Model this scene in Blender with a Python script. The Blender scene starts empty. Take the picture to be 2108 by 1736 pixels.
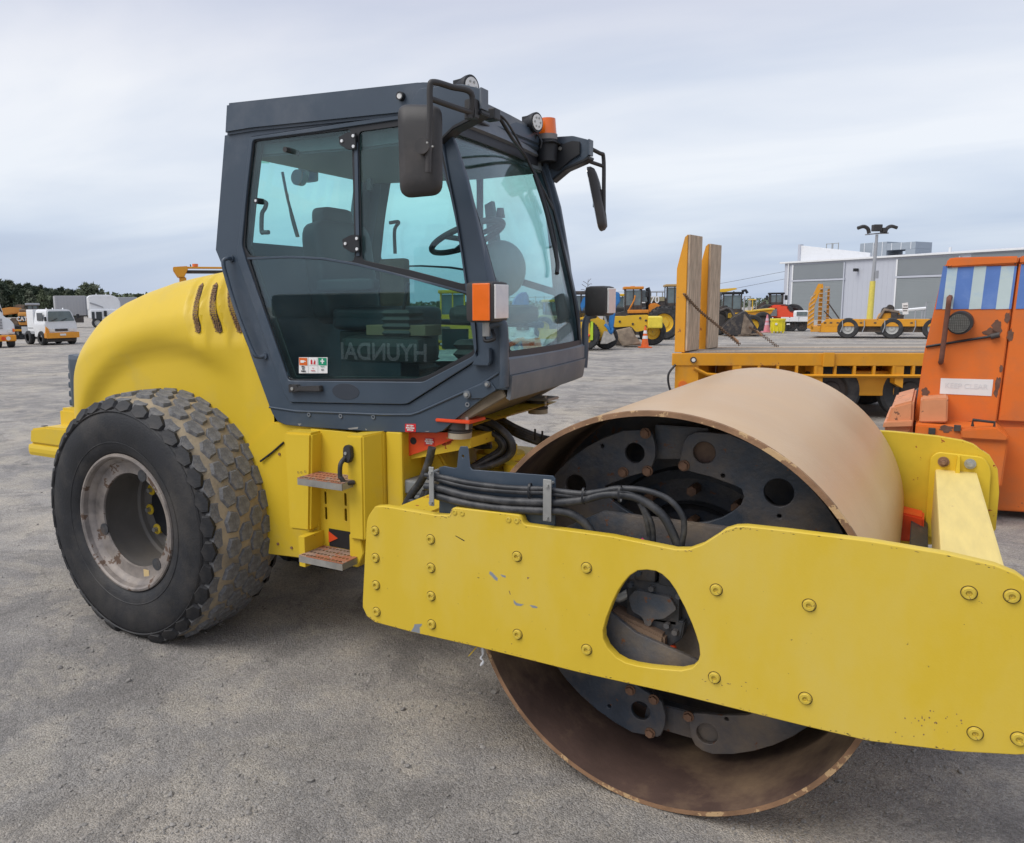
import bpy, bmesh, math, random
from mathutils import Vector, Matrix, noise
import numpy as np
random.seed(7)
R = math.radians
S = bpy.context.scene
COL = S.collection

# ------------------------------------------------------------------ camera
CX, CY, CZ = 0.792, -3.765, 1.904
YAW, PIT, ROLL, FPX = 0.533, 0.143, -0.0099, 1612.0
PX0, PY0 = 947.1, 859.4                       # principal point, in a 2108 x 1736 picture
fw = Vector((-math.sin(YAW)*math.cos(PIT), math.cos(YAW)*math.cos(PIT), -math.sin(PIT)))
rt = Vector((math.cos(YAW), math.sin(YAW), 0)); up = rt.cross(fw)
r2 = rt*math.cos(ROLL) + up*math.sin(ROLL); u2 = -rt*math.sin(ROLL) + up*math.cos(ROLL)
cam = bpy.data.cameras.new('camera'); co = bpy.data.objects.new('camera', cam); COL.objects.link(co)
M3 = Matrix((r2, u2, -fw)).transposed()
co.matrix_world = Matrix.Translation((CX, CY, CZ)) @ M3.to_4x4()
cam.sensor_fit = 'HORIZONTAL'; cam.sensor_width = 36; cam.lens = 36*FPX/2108
cam.shift_x = (1054-PX0)/2108; cam.shift_y = -(868-PY0)/2108
cam.clip_end = 6000; cam.clip_start = .05
S.camera = co

# ------------------------------------------------------------------ world, sun, exposure
SUN_EL, SUN_AZ = R(50), R(-150)                # azimuth measured from +Y towards +X
W = bpy.data.worlds.new('World'); S.world = W; W.use_nodes = True
nt = W.node_tree; N = nt.nodes; L = nt.links
for n in list(N): N.remove(n)
def nd(t, **k):
    n = N.new(t)
    for a, b in k.items():
        if a == 'inp':
            for i, v in b.items(): n.inputs[i].default_value = v
        else: setattr(n, a, b)
    return n
out = nd('ShaderNodeOutputWorld'); bg = nd('ShaderNodeBackground'); bg.inputs[1].default_value = .1
sky = nd('ShaderNodeTexSky'); sky.sky_type = 'NISHITA'; sky.sun_disc = False
sky.sun_elevation = SUN_EL; sky.sun_rotation = SUN_AZ; sky.air_density = 1.2; sky.dust_density = 2
tc = nd('ShaderNodeTexCoord'); sep = nd('ShaderNodeSeparateXYZ'); L.new(tc.outputs['Generated'], sep.inputs[0])
def mth(op, a, b=None, c=None):
    n = nd('ShaderNodeMath', operation=op)
    for i, v in enumerate((a, b, c)):
        if v is None: continue
        if isinstance(v, (int, float)): n.inputs[i].default_value = v
        else: L.new(v, n.inputs[i])
    return n.outputs[0]
zc = mth('MAXIMUM', sep.outputs[2], 0.0); dz = mth('ADD', zc, .16)
cx = mth('DIVIDE', sep.outputs[0], dz); cy = mth('DIVIDE', sep.outputs[1], dz)
cmb = nd('ShaderNodeCombineXYZ'); L.new(cx, cmb.inputs[0]); L.new(cy, cmb.inputs[1])
n1 = nd('ShaderNodeTexNoise'); n1.inputs['Scale'].default_value = 1.25; n1.inputs['Detail'].default_value = 7; n1.inputs['Roughness'].default_value = .5
n1.inputs['Distortion'].default_value = .4
rotm = nd('ShaderNodeMapping'); rotm.inputs['Rotation'].default_value = (0, 0, -YAW); rotm.inputs['Scale'].default_value = (.5, .95, 1); rotm.inputs['Location'].default_value = (3.1, 1.7, 0)
L.new(cmb.outputs[0], rotm.inputs[0]); L.new(rotm.outputs[0], n1.inputs['Vector'])
cr = nd('ShaderNodeValToRGB'); L.new(n1.outputs[0], cr.inputs[0])
e = cr.color_ramp.elements; e[0].position = .32; e[0].color = (4.6, 5.05, 6.05, 1); e[1].position = .64; e[1].color = (6.25, 6.4, 6.9, 1)
# elevation tint: blue-grey low down, pale above it, lavender grey higher
el = nd('ShaderNodeValToRGB'); L.new(sep.outputs[2], el.inputs[0])
e = el.color_ramp.elements; e[0].position = 0; e[0].color = (.68, .76, .87, 1); e[1].position = 1; e[1].color = (1.2, 1.2, 1.22, 1)
for p, c in ((.05, (.74, .82, .91, 1)), (.13, (.98, 1.0, 1.0, 1)), (.24, (1.04, 1.03, 1.0, 1)), (.38, (.76, .76, .82, 1)), (.5, (.62, .63, .71, 1)), (.75, (1.05, 1.05, 1.08, 1))):
    k = el.color_ramp.elements.new(p); k.color = c
mx = nd('ShaderNodeMixRGB', blend_type='MULTIPLY'); mx.inputs[0].default_value = 1
L.new(cr.outputs[0], mx.inputs[1]); L.new(el.outputs[0], mx.inputs[2])
# low bank of grey cloud
n2 = nd('ShaderNodeTexNoise'); n2.inputs['Scale'].default_value = 2.2; n2.inputs['Detail'].default_value = 4
mp2 = nd('ShaderNodeMapping'); mp2.inputs['Scale'].default_value = (1, 1, 9); L.new(tc.outputs['Generated'], mp2.inputs[0]); L.new(mp2.outputs[0], n2.inputs['Vector'])
lowf = mth('MULTIPLY', mth('SUBTRACT', 1.0, mth('MINIMUM', mth('DIVIDE', zc, .15), 1.0)), mth('MULTIPLY', mth('MAXIMUM', mth('SUBTRACT', n2.outputs[0], .42), 0.0), 3.2))
lowf = mth('MINIMUM', lowf, .5)
# bank of blue-grey cloud standing over the left horizon, with a ragged top
lf = mth('ADD', mth('MULTIPLY', sep.outputs[0], -math.cos(YAW+.25)), mth('MULTIPLY', sep.outputs[1], -math.sin(YAW+.25)))
lmask = mth('MINIMUM', mth('MAXIMUM', mth('MULTIPLY', mth('SUBTRACT', lf, -.02), 4.0), 0.0), 1.0)
topz = mth('ADD', .092, mth('MULTIPLY', mth('SUBTRACT', n2.outputs[0], .5), .06))
edge = mth('MINIMUM', mth('MAXIMUM', mth('MULTIPLY', mth('SUBTRACT', topz, zc), 60.0), 0.0), 1.0)
lowf = mth('MAXIMUM', lowf, mth('MULTIPLY', mth('MULTIPLY', lmask, edge), .62))
m3_ = nd('ShaderNodeMixRGB'); L.new(lowf, m3_.inputs[0]); L.new(mx.outputs[0], m3_.inputs[1]); m3_.inputs[2].default_value = (3.6, 4.15, 5.3, 1)
m2 = nd('ShaderNodeMixRGB'); m2.inputs[0].default_value = .88; L.new(sky.outputs[0], m2.inputs[1]); L.new(m3_.outputs[0], m2.inputs[2])
L.new(m2.outputs[0], bg.inputs[0]); L.new(bg.outputs[0], out.inputs[0])

sl = bpy.data.lights.new('sun', 'SUN'); sl.energy = 1.5; sl.angle = R(38); sl.color = (1, .96, .9)
so = bpy.data.objects.new('sun', sl); COL.objects.link(so)
sd = Vector((math.sin(SUN_AZ)*math.cos(SUN_EL), math.cos(SUN_AZ)*math.cos(SUN_EL), math.sin(SUN_EL)))
so.rotation_euler = sd.to_track_quat('Z', 'Y').to_euler(); so.location = (0, 0, 30)
S.view_settings.view_transform = 'Standard'; S.view_settings.look = 'None'
S.view_settings.exposure = 0.54; S.view_settings.gamma = 1
try: S.view_settings.use_curve_mapping = False
except Exception: pass
S.render.engine = 'CYCLES'; S.cycles.max_bounces = 8; S.cycles.transparent_max_bounces = 24

# ------------------------------------------------------------------ measuring helpers
def A(px, py, axis, val):
    """point on the plane coordinate[axis]=val whose bearing from the viewpoint was measured as (px,py)"""
    d = r2*((px-PX0)/FPX) - u2*((py-PY0)/FPX) + fw
    c = (CX, CY, CZ); t = (val-c[axis])/d[axis]
    return Vector((CX, CY, CZ)) + d*t
def Zm(ox, oy, s): return lambda x, y: ((ox+x/s)/1.7277, (oy+y/s)/1.7277)
z1 = Zm(700, 250, 2.48); z2 = Zm(1350, 250, 2.342); z3 = Zm(750, 850, 2.108); z4 = Zm(1500, 850, 2.315)
z5 = Zm(1800, 1300, 2.108); z6 = Zm(2600, 1300, 2.023); z7 = Zm(1250, 1750, 1.5615); z8 = Zm(2000, 1950, 1.2838)
za = Zm(1350, 1350, 2.893); zs = Zm(950, 1400, 2.48); zh = Zm(50, 850, 2.1705); zt = Zm(100, 1350, 1.7358)
def XZ(pts, y): return [(lambda v: (v.x, v.z))(A(p[0], p[1], 1, y)) for p in pts]

# ------------------------------------------------------------------ materials
MATS = {}
def mat(name, col, rough=.5, metal=0, var=.12, vscale=6, bump=0, bscale=60, wear=None, wcol=(.12, .05, .03), wscale=14, dust=0, dcol=(.34, .27, .18), dscale=3, spec=.5, streak=None, emit=0, coat=0):
    if name in MATS: return MATS[name]
    m = bpy.data.materials.new(name); m.use_nodes = True; MATS[name] = m
    t = m.node_tree; n = t.nodes; l = t.links; b = n['Principled BSDF']
    b.inputs['Roughness'].default_value = rough; b.inputs['Metallic'].default_value = metal
    b.inputs['Specular IOR Level'].default_value = spec
    if coat: b.inputs['Coat Weight'].default_value = coat; b.inputs['Coat Roughness'].default_value = .15
    tcn = n.new('ShaderNodeTexCoord'); vec = tcn.outputs['Object']
    if streak:
        mp = n.new('ShaderNodeMapping'); mp.inputs['Scale'].default_value = streak; l.new(vec, mp.inputs[0]); vec2 = mp.outputs[0]
    else: vec2 = vec
    nz = n.new('ShaderNodeTexNoise'); nz.inputs['Scale'].default_value = vscale; nz.inputs['Detail'].default_value = 6; nz.inputs['Roughness'].default_value = .6
    l.new(vec2, nz.inputs['Vector'])
    mr = n.new('ShaderNodeMapRange'); mr.inputs[1].default_value = .25; mr.inputs[2].default_value = .75
    mr.inputs[3].default_value = 1-var; mr.inputs[4].default_value = 1+var; l.new(nz.outputs[0], mr.inputs[0])
    mu = n.new('ShaderNodeVectorMath'); mu.operation = 'SCALE'; mu.inputs[0].default_value = col[:3]; l.new(mr.outputs[0], mu.inputs['Scale'])
    c = mu.outputs[0]
    if dust:
        n4 = n.new('ShaderNodeTexNoise'); n4.inputs['Scale'].default_value = dscale; n4.inputs['Detail'].default_value = 8; n4.inputs['Roughness'].default_value = .65; l.new(vec2, n4.inputs['Vector'])
        q = n.new('ShaderNodeMapRange'); q.inputs[1].default_value = .57-.22*dust; q.inputs[2].default_value = .76-.12*dust; q.inputs[4].default_value = min(1, .25+.75*dust); l.new(n4.outputs[0], q.inputs[0])
        x = n.new('ShaderNodeMixRGB'); l.new(q.outputs[0], x.inputs[0]); l.new(c, x.inputs[1]); x.inputs[2].default_value = (*dcol, 1); c = x.outputs[0]
    if wear is not None:
        n3 = n.new('ShaderNodeTexNoise'); n3.inputs['Scale'].default_value = wscale; n3.inputs['Detail'].default_value = 5; n3.inputs['Roughness'].default_value = .7; l.new(vec, n3.inputs['Vector'])
        q = n.new('ShaderNodeMapRange'); q.inputs[1].default_value = wear; q.inputs[2].default_value = wear+.012; l.new(n3.outputs[0], q.inputs[0])
        x = n.new('ShaderNodeMixRGB'); l.new(q.outputs[0], x.inputs[0]); l.new(c, x.inputs[1]); x.inputs[2].default_value = (*wcol, 1); c = x.outputs[0]
    l.new(c, b.inputs['Base Color'])
    rr = n.new('ShaderNodeMapRange'); rr.inputs[3].default_value = max(.03, rough-.1); rr.inputs[4].default_value = min(1, rough+.12); l.new(nz.outputs[0], rr.inputs[0]); l.new(rr.outputs[0], b.inputs['Roughness'])
    if bump:
        nb = n.new('ShaderNodeTexNoise'); nb.inputs['Scale'].default_value = bscale; nb.inputs['Detail'].default_value = 4; l.new(vec, nb.inputs['Vector'])
        bp = n.new('ShaderNodeBump'); bp.inputs['Strength'].default_value = min(1, bump); bp.inputs['Distance'].default_value = .004; l.new(nb.outputs[0], bp.inputs['Height']); l.new(bp.outputs[0], b.inputs['Normal'])
    if emit:
        b.inputs['Emission Color'].default_value = (*col[:3], 1); b.inputs['Emission Strength'].default_value = emit
    return m
YEL = mat('yellow_paint', (.67, .465, .03), .42, var=.05, vscale=2, wear=.725, wcol=(.10, .055, .03), wscale=22, dust=.12, dcol=(.50, .40, .14), spec=.4)
YELP = mat('yellow_plate_paint', (.65, .455, .035), .5, var=.09, vscale=1.1, wear=.700, wcol=(.15, .09, .04), wscale=34, dust=.42, dcol=(.60, .47, .13), dscale=1.1, streak=(1.6, 1, .7), bump=.08, bscale=180, spec=.35)
YELD = mat('faded_yellow_paint', (.74, .58, .20), .55, var=.1, vscale=3, wear=.68, wcol=(.42, .25, .12), wscale=30, streak=(8, 1, 1), spec=.35)
YELR = mat('worn_yellow_paint', (.62, .43, .03), .5, var=.12, vscale=4, wear=.60, wcol=(.30, .05, .02), wscale=9, dust=.2, dcol=(.12, .07, .04), spec=.35)
RED = mat('orange_red_paint', (.70, .075, .02), .4, var=.08, wear=.66, wcol=(.5, .3, .03), wscale=8, spec=.4)
SLATE = mat('slate_paint', (.046, .066, .092), .38, var=.12, vscale=3, dust=.18, dcol=(.16, .17, .19), dscale=2.2, wear=.74, wcol=(.3, .3, .31), wscale=30, spec=.5)
SLATED = mat('dusty_slate_paint', (.12, .14, .165), .55, var=.12, vscale=3, dust=.5, dcol=(.24, .24, .24), dscale=2.5)
BLK = mat('black_rubber_seal', (.012, .013, .016), .5, var=.2)
BLKP = mat('black_plastic', (.035, .033, .033), .55, var=.25, vscale=4, dust=.25, dcol=(.12, .1, .09), bump=.1, bscale=200)
HOSE = mat('hose_rubber', (.022, .024, .028), .5, var=.35, vscale=14, dust=.45, dcol=(.15, .145, .14), dscale=9, bump=.2, bscale=120)
RUB = mat('tyre_rubber', (.014, .015, .018), .62, var=.4, vscale=7, dust=.5, dcol=(.075, .066, .056), dscale=3.2, bump=.5, bscale=90)
TREAD = mat('dirty_tread_rubber', (.22, .185, .135), .9, var=.3, vscale=9, dust=.8, dcol=(.42, .33, .21), dscale=4, bump=.8, bscale=60)
LUG = mat('tread_lug_rubber', (.150, .150, .152), .92, var=.5, vscale=40, dust=.15, dcol=(.25, .22, .18), dscale=20, bump=1, bscale=120)
RIM = mat('worn_rim_steel', (.23, .205, .19), .55, metal=.25, var=.45, vscale=9, wear=.60, wcol=(.13, .085, .06), wscale=9, dust=.6, dcol=(.34, .29, .24), dscale=5, bump=.3)
RIMD = mat('dull_rim_steel', (.17, .16, .15), .65, metal=.1, var=.25, vscale=4, dust=.35, dcol=(.22, .19, .15), dscale=3)
DRUM = mat('drum_steel', (.55, .35, .17), .36, metal=.08, var=.07, vscale=1.6, streak=(1, 1.25, 1), wear=.735, wcol=(.13, .07, .04), wscale=55, dust=.6, dcol=(.63, .435, .235), dscale=1.0, bump=.2, bscale=70)
DRUMI = mat('rusty_inner_steel', (.105, .062, .048), .8, var=.4, vscale=3, dust=.55, dcol=(.40, .28, .15), dscale=1.5, bump=.6, bscale=30)
DRUME = mat('rusty_rim_edge', (.25, .14, .075), .75, var=.4, vscale=10, wear=.55, wcol=(.5, .33, .17), wscale=8, bump=.5, bscale=50)
DISC = mat('dark_blue_steel', (.055, .068, .088), .42, var=.3, vscale=5, dust=.75, dcol=(.24, .18, .12), dscale=2.6, wear=.64, wcol=(.16, .07, .035), wscale=16, bump=.5, bscale=70)
DRK = mat('dark_cast_steel', (.045, .048, .053), .5, var=.4, vscale=20, dust=.3, dcol=(.16, .12, .09), dscale=9, bump=.5)
ZINC = mat('galvanised_steel', (.38, .38, .36), .45, metal=.5, var=.2, vscale=12, dust=.2, dcol=(.2, .17, .14))
RUSTB = mat('rusty_bolt_steel', (.22, .12, .07), .7, var=.4, vscale=30, bump=.4)
CHIP = mat('bare_primer', (.24, .26, .28), .5, var=.1)
ORG = mat('orange_lens', (.80, .15, .01), .2, var=.06, vscale=20, coat=.5)
LENS = mat('clear_lens', (.72, .71, .68), .15, var=.06, vscale=30, coat=.6)
WHT = mat('white_paint', (.74, .75, .76), .4, var=.05, dust=.1, dcol=(.4, .38, .34))
GREYB = mat('seat_vinyl', (.025, .032, .042), .6, var=.2)
PAPER = mat('white_label', (.75, .74, .72), .6, var=.04)
REDL = mat('red_label', (.55, .015, .02), .5, var=.08)
GRNL = mat('green_label', (.0, .26, .13), .5, var=.05)
ORL = mat('orange_label', (.65, .12, .01), .5, var=.05)
def glass(name, tint, rough=.0, refl=1.0, dust=.04):
    m = bpy.data.materials.new(name); m.use_nodes = True; t = m.node_tree; n = t.nodes; l = t.links
    n.remove(n['Principled BSDF']); o = n['Material Output']
    tr = n.new('ShaderNodeBsdfTransparent'); tr.inputs[0].default_value = (*[c**.5 for c in tint], 1)
    gl = n.new('ShaderNodeBsdfGlossy'); gl.inputs[0].default_value = (.9, .95, 1, 1); gl.inputs['Roughness'].default_value = rough
    fr = n.new('ShaderNodeFresnel'); ge = n.new('ShaderNodeNewGeometry'); io = n.new('ShaderNodeMapRange'); io.inputs[3].default_value = 1.45; io.inputs[4].default_value = 1/1.45
    l.new(ge.outputs['Backfacing'], io.inputs[0]); l.new(io.outputs[0], fr.inputs[0])
    mm = n.new('ShaderNodeMath'); mm.operation = 'MULTIPLY'; mm.inputs[1].default_value = refl; l.new(fr.outputs[0], mm.inputs[0])
    mi = n.new('ShaderNodeMixShader'); l.new(mm.outputs[0], mi.inputs[0]); l.new(tr.outputs[0], mi.inputs[1]); l.new(gl.outputs[0], mi.inputs[2])
    df = n.new('ShaderNodeBsdfDiffuse'); df.inputs[0].default_value = (.55, .6, .6, 1)
    nz = n.new('ShaderNodeTexNoise'); nz.inputs['Scale'].default_value = 3; nz.inputs['Detail'].default_value = 7
    tcn = n.new('ShaderNodeTexCoord'); l.new(tcn.outputs['Object'], nz.inputs['Vector'])
    q = n.new('ShaderNodeMapRange'); q.inputs[1].default_value = .4; q.inputs[2].default_value = .8; q.inputs[3].default_value = .004; q.inputs[4].default_value = dust; l.new(nz.outputs[0], q.inputs[0])
    m2_ = n.new('ShaderNodeMixShader'); l.new(q.outputs[0], m2_.inputs[0]); l.new(mi.outputs[0], m2_.inputs[1]); l.new(df.outputs[0], m2_.inputs[2])
    l.new(m2_.outputs[0], o.inputs[0]); return m
GLS = glass('tinted_cab_glass', (.66, .93, .91))
GLD = glass('door_glass', (.50, .76, .74), refl=1.7, dust=.03)  # same glass as the other panes, tint darkened in place of dark reflections
GLSW = glass('windscreen_glass', (.70, .93, .88), dust=.16)
GDK = mat('dark_vehicle_glass', (.02, .028, .033), .12, var=.3, vscale=2, coat=.5)
GLT = mat('pale_vehicle_glass', (.13, .17, .18), .12, var=.3, vscale=2, coat=.5)
MIR = mat('mirror_glass', (.7, .72, .75), .08, metal=1, var=.03)

# ------------------------------------------------------------------ mesh helpers
def link(name, me, m, parent=None, smooth=False, ang=35):
    o = bpy.data.objects.new(name, me); COL.objects.link(o)
    if m is not None and not me.materials: me.materials.append(m)
    if smooth:
        me.polygons.foreach_set('use_smooth', [True]*len(me.polygons))
        try: me.set_sharp_from_angle(angle=R(ang))
        except Exception: pass
    if parent is not None: o.parent = parent
    return o
def from_bm(name, bm, m, parent=None, smooth=False, ang=35):
    me = bpy.data.meshes.new(name); bm.normal_update(); bm.to_mesh(me); bm.free()
    return link(name, me, m, parent, smooth, ang)
def empty(name, loc=(0, 0, 0), rot=0, parent=None):
    o = bpy.data.objects.new(name, None); COL.objects.link(o); o.location = loc; o.rotation_euler = (0, 0, rot); o.empty_display_size = .2
    if parent: o.parent = parent
    return o
def tag(o, label=None, cat=None, group=None, kind=None):
    if label: o['label'] = label
    if cat: o['category'] = cat
    if group: o['group'] = group
    if kind: o['kind'] = kind
    return o
def thing(name, label, cat, loc=(0, 0, 0), rot=0, group=None): return tag(empty(name, loc, rot), label, cat, group)
def bm_box(bm, x0, x1, y0, y1, z0, z1, bev=0, mx=None):
    r = bmesh.ops.create_cube(bm, size=1)
    vs = r['verts']
    for v in vs: v.co = Vector(((x0+x1)/2+v.co.x*(x1-x0), (y0+y1)/2+v.co.y*(y1-y0), (z0+z1)/2+v.co.z*(z1-z0)))
    if bev:
        es = set(e for v in vs for e in v.link_edges)
        rr = bmesh.ops.bevel(bm, geom=list(es), offset=bev, segments=2, affect='EDGES', profile=.6)
        vs = list(set(v for f in rr['faces'] for v in f.verts)|set(v for v in vs if v.is_valid))
    if mx is not None:
        for v in vs: v.co = mx @ v.co
    return vs
def box(name, x0, x1, y0, y1, z0, z1, m, parent=None, bev=0.006, mx=None):
    bm = bmesh.new(); bm_box(bm, x0, x1, y0, y1, z0, z1, bev, mx)
    return from_bm(name, bm, m, parent)
def bm_cyl(bm, p0, p1, ra, rb=None, seg=20, caps=True):
    p0 = Vector(p0); p1 = Vector(p1); d = p1-p0
    r = bmesh.ops.create_cone(bm, cap_ends=caps, segments=seg, radius1=ra, radius2=ra if rb is None else rb, depth=d.length)
    mx = Matrix.Translation((p0+p1)/2) @ d.to_track_quat('Z', 'Y').to_matrix().to_4x4()
    for v in r['verts']: v.co = mx @ v.co
    return r['verts']
def cyl(name, p0, p1, ra, m, parent=None, rb=None, seg=24):
    bm = bmesh.new(); bm_cyl(bm, p0, p1, ra, rb, seg); return from_bm(name, bm, m, parent, True)
def smooth_path(pts, n=8):
    P = [Vector(p) for p in pts]
    if len(P) < 3 or n <= 1: return P
    Q = [P[0]*2-P[1]]+P+[P[-1]*2-P[-2]]; o = []
    for i in range(1, len(Q)-2):
        for k in range(n):
            t = k/n; a, b, c, d = Q[i-1:i+3]
            o.append(.5*((2*b)+(c-a)*t+(2*a-5*b+4*c-d)*t*t+(3*b-a-3*c+d)*t**3))
    o.append(P[-1]); return o
def bm_tube(bm, pts, r, seg=10, n=8, cap=True):
    P = smooth_path(pts, n); k = len(P); rings = []; nrm = None
    for i, p in enumerate(P):
        t = (P[min(i+1, k-1)]-P[max(i-1, 0)]).normalized()
        if nrm is None: nrm = t.orthogonal().normalized()
        nrm = (nrm-t*nrm.dot(t))
        nrm = nrm.normalized() if nrm.length > 1e-6 else t.orthogonal().normalized()
        b = t.cross(nrm); rad = r(i/(k-1)) if callable(r) else r
        rings.append([bm.verts.new(p+nrm*math.cos(2*math.pi*j/seg)*rad+b*math.sin(2*math.pi*j/seg)*rad) for j in range(seg)])
    for a, b in zip(rings, rings[1:]):
        for j in range(seg): bm.faces.new((a[j], a[(j+1) % seg], b[(j+1) % seg], b[j]))
    if cap: bm.faces.new(rings[0][::-1]); bm.faces.new(rings[-1])
def tube(name, pts, r, m, parent=None, seg=10, n=8):
    bm = bmesh.new(); bm_tube(bm, pts, r, seg, n); return from_bm(name, bm, m, parent, True, 60)
def bm_lathe(bm, prof, c=(0, 0, 0), seg=64, closed=False, a0=0, a1=2*math.pi, fn=None):
    """prof: (radius, along-Y) pairs turned about the Y axis through c"""
    full = abs(a1-a0-2*math.pi) < 1e-6; n = seg if full else seg+1; rings = []
    for r, y in prof:
        ring = []
        for j in range(n):
            a = a0+(a1-a0)*j/seg; v = Vector((c[0]+r*math.sin(a), c[1]+y, c[2]+r*math.cos(a)))
            if fn: v = fn(v)
            ring.append(bm.verts.new(v))
        rings.append(ring)
    pr = list(zip(rings, rings[1:]))+([(rings[-1], rings[0])] if closed else [])
    for a, b in pr:
        for j in range(seg): k = (j+1) % n; bm.faces.new((a[j], b[j], b[k], a[k]))
    return rings
def lathe(name, prof, c, m, parent=None, seg=64, closed=False, ang=35, fn=None):
    bm = bmesh.new(); bm_lathe(bm, prof, c, seg, closed, fn=fn); bmesh.ops.recalc_face_normals(bm, faces=bm.faces)
    return from_bm(name, bm, m, parent, True, ang)
def fillet(P, r, n=5):
    """round the corners of a closed polygon; r is one radius or a dict index->radius"""
    o = []; k = len(P)
    for i in range(k):
        rr = r.get(i, 0) if isinstance(r, dict) else r
        a, b, c = Vector(P[i-1]), Vector(P[i]), Vector(P[(i+1) % k])
        u, v = a-b, c-b
        if rr <= 0 or u.length < 1e-6 or v.length < 1e-6: o.append(tuple(b)); continue
        q = min(rr, .45*u.length, .45*v.length); u.normalize(); v.normalize()
        for j in range(n+1):
            t = j/n; o.append(tuple((b+u*q)*(1-t)**2+b*2*t*(1-t)+(b+v*q)*t*t))
    return o
def plate_mesh(outline, holes, thick, bevel):
    cu = bpy.data.curves.new('c', 'CURVE'); cu.dimensions = '2D'; cu.fill_mode = 'BOTH'
    cu.extrude = max(0.0005, thick/2-bevel); cu.bevel_depth = bevel; cu.bevel_resolution = 1; cu.offset = -bevel
    for poly in [outline]+list(holes):
        sp = cu.splines.new('POLY'); sp.points.add(len(poly)-1); sp.use_cyclic_u = True
        for i, p in enumerate(poly): sp.points[i].co = (p[0], p[1], 0, 1)
    ob = bpy.data.objects.new('c', cu); COL.objects.link(ob)
    dg = bpy.context.evaluated_depsgraph_get(); me = bpy.data.meshes.new_from_object(ob.evaluated_get(dg))
    bpy.data.objects.remove(ob); bpy.data.curves.remove(cu); return me
def plate(name, outline, y, thick, m, parent=None, holes=(), bevel=.002, mx=None):
    """upright plate in the XZ plane: outline (x,z), outer face at y, thickness towards +y"""
    me = plate_mesh(outline, holes, thick, bevel); me.name = name
    T = Matrix.Translation((0, y+thick/2, 0)) @ Matrix.Rotation(math.pi/2, 4, 'X')
    if mx is not None: T = mx @ T
    me.transform(T); me.materials.clear()
    return link(name, me, m, parent)
def prism(name, pts, y0, y1, m, parent=None, bev=0):
    bm = bmesh.new(); a = [bm.verts.new((p[0], y0, p[1])) for p in pts]; b = [bm.verts.new((p[0], y1, p[1])) for p in pts]
    k = len(pts); bm.faces.new(a); bm.faces.new(b[::-1])
    for i in range(k): bm.faces.new((a[i], b[i], b[(i+1) % k], a[(i+1) % k]))
    bmesh.ops.recalc_face_normals(bm, faces=bm.faces)
    if bev: bmesh.ops.bevel(bm, geom=bm.edges[:], offset=bev, segments=2, affect='EDGES')
    return from_bm(name, bm, m, parent)
def quadpoly(name, P, m, parent=None, thick=.004):
    """flat polygon through 3-D points given a little thickness"""
    P = [Vector(p) for p in P]; n = (P[1]-P[0]).cross(P[2]-P[0]).normalized()*thick
    bm = bmesh.new(); a = [bm.verts.new(p) for p in P]; b = [bm.verts.new(p+n) for p in P]; k = len(P)
    bm.faces.new(a[::-1]); bm.faces.new(b)
    for i in range(k): bm.faces.new((a[i], a[(i+1) % k], b[(i+1) % k], b[i]))
    bmesh.ops.recalc_face_normals(bm, faces=bm.faces); return from_bm(name, bm, m, parent)
def copy(o, parent=None):
    c = o.copy(); COL.objects.link(c); c.parent = parent
    for ch in list(o.children): copy(ch, c)
    return c
def text(name, s, size, loc, m, parent=None, rot=(math.pi/2, 0, 0), align='CENTER', sx=1, bold=0):
    cu = bpy.data.curves.new('t', 'FONT'); cu.body = s; cu.size = size; cu.align_x = align; cu.align_y = 'CENTER'; cu.extrude = .0006; cu.offset = bold
    ob = bpy.data.objects.new('t', cu); COL.objects.link(ob); dg = bpy.context.evaluated_depsgraph_get()
    me = bpy.data.meshes.new_from_object(ob.evaluated_get(dg)); bpy.data.objects.remove(ob); me.materials.clear()
    from mathutils import Euler
    me.transform(Matrix.Translation(loc) @ Euler(rot).to_matrix().to_4x4() @ Matrix.Diagonal((sx, 1, 1, 1)))
    me.name = name; return link(name, me, m, parent)
def circle(cx, cz, r, n=28): return [(cx+r*math.cos(2*math.pi*i/n), cz+r*math.sin(2*math.pi*i/n)) for i in range(n)]

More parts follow.
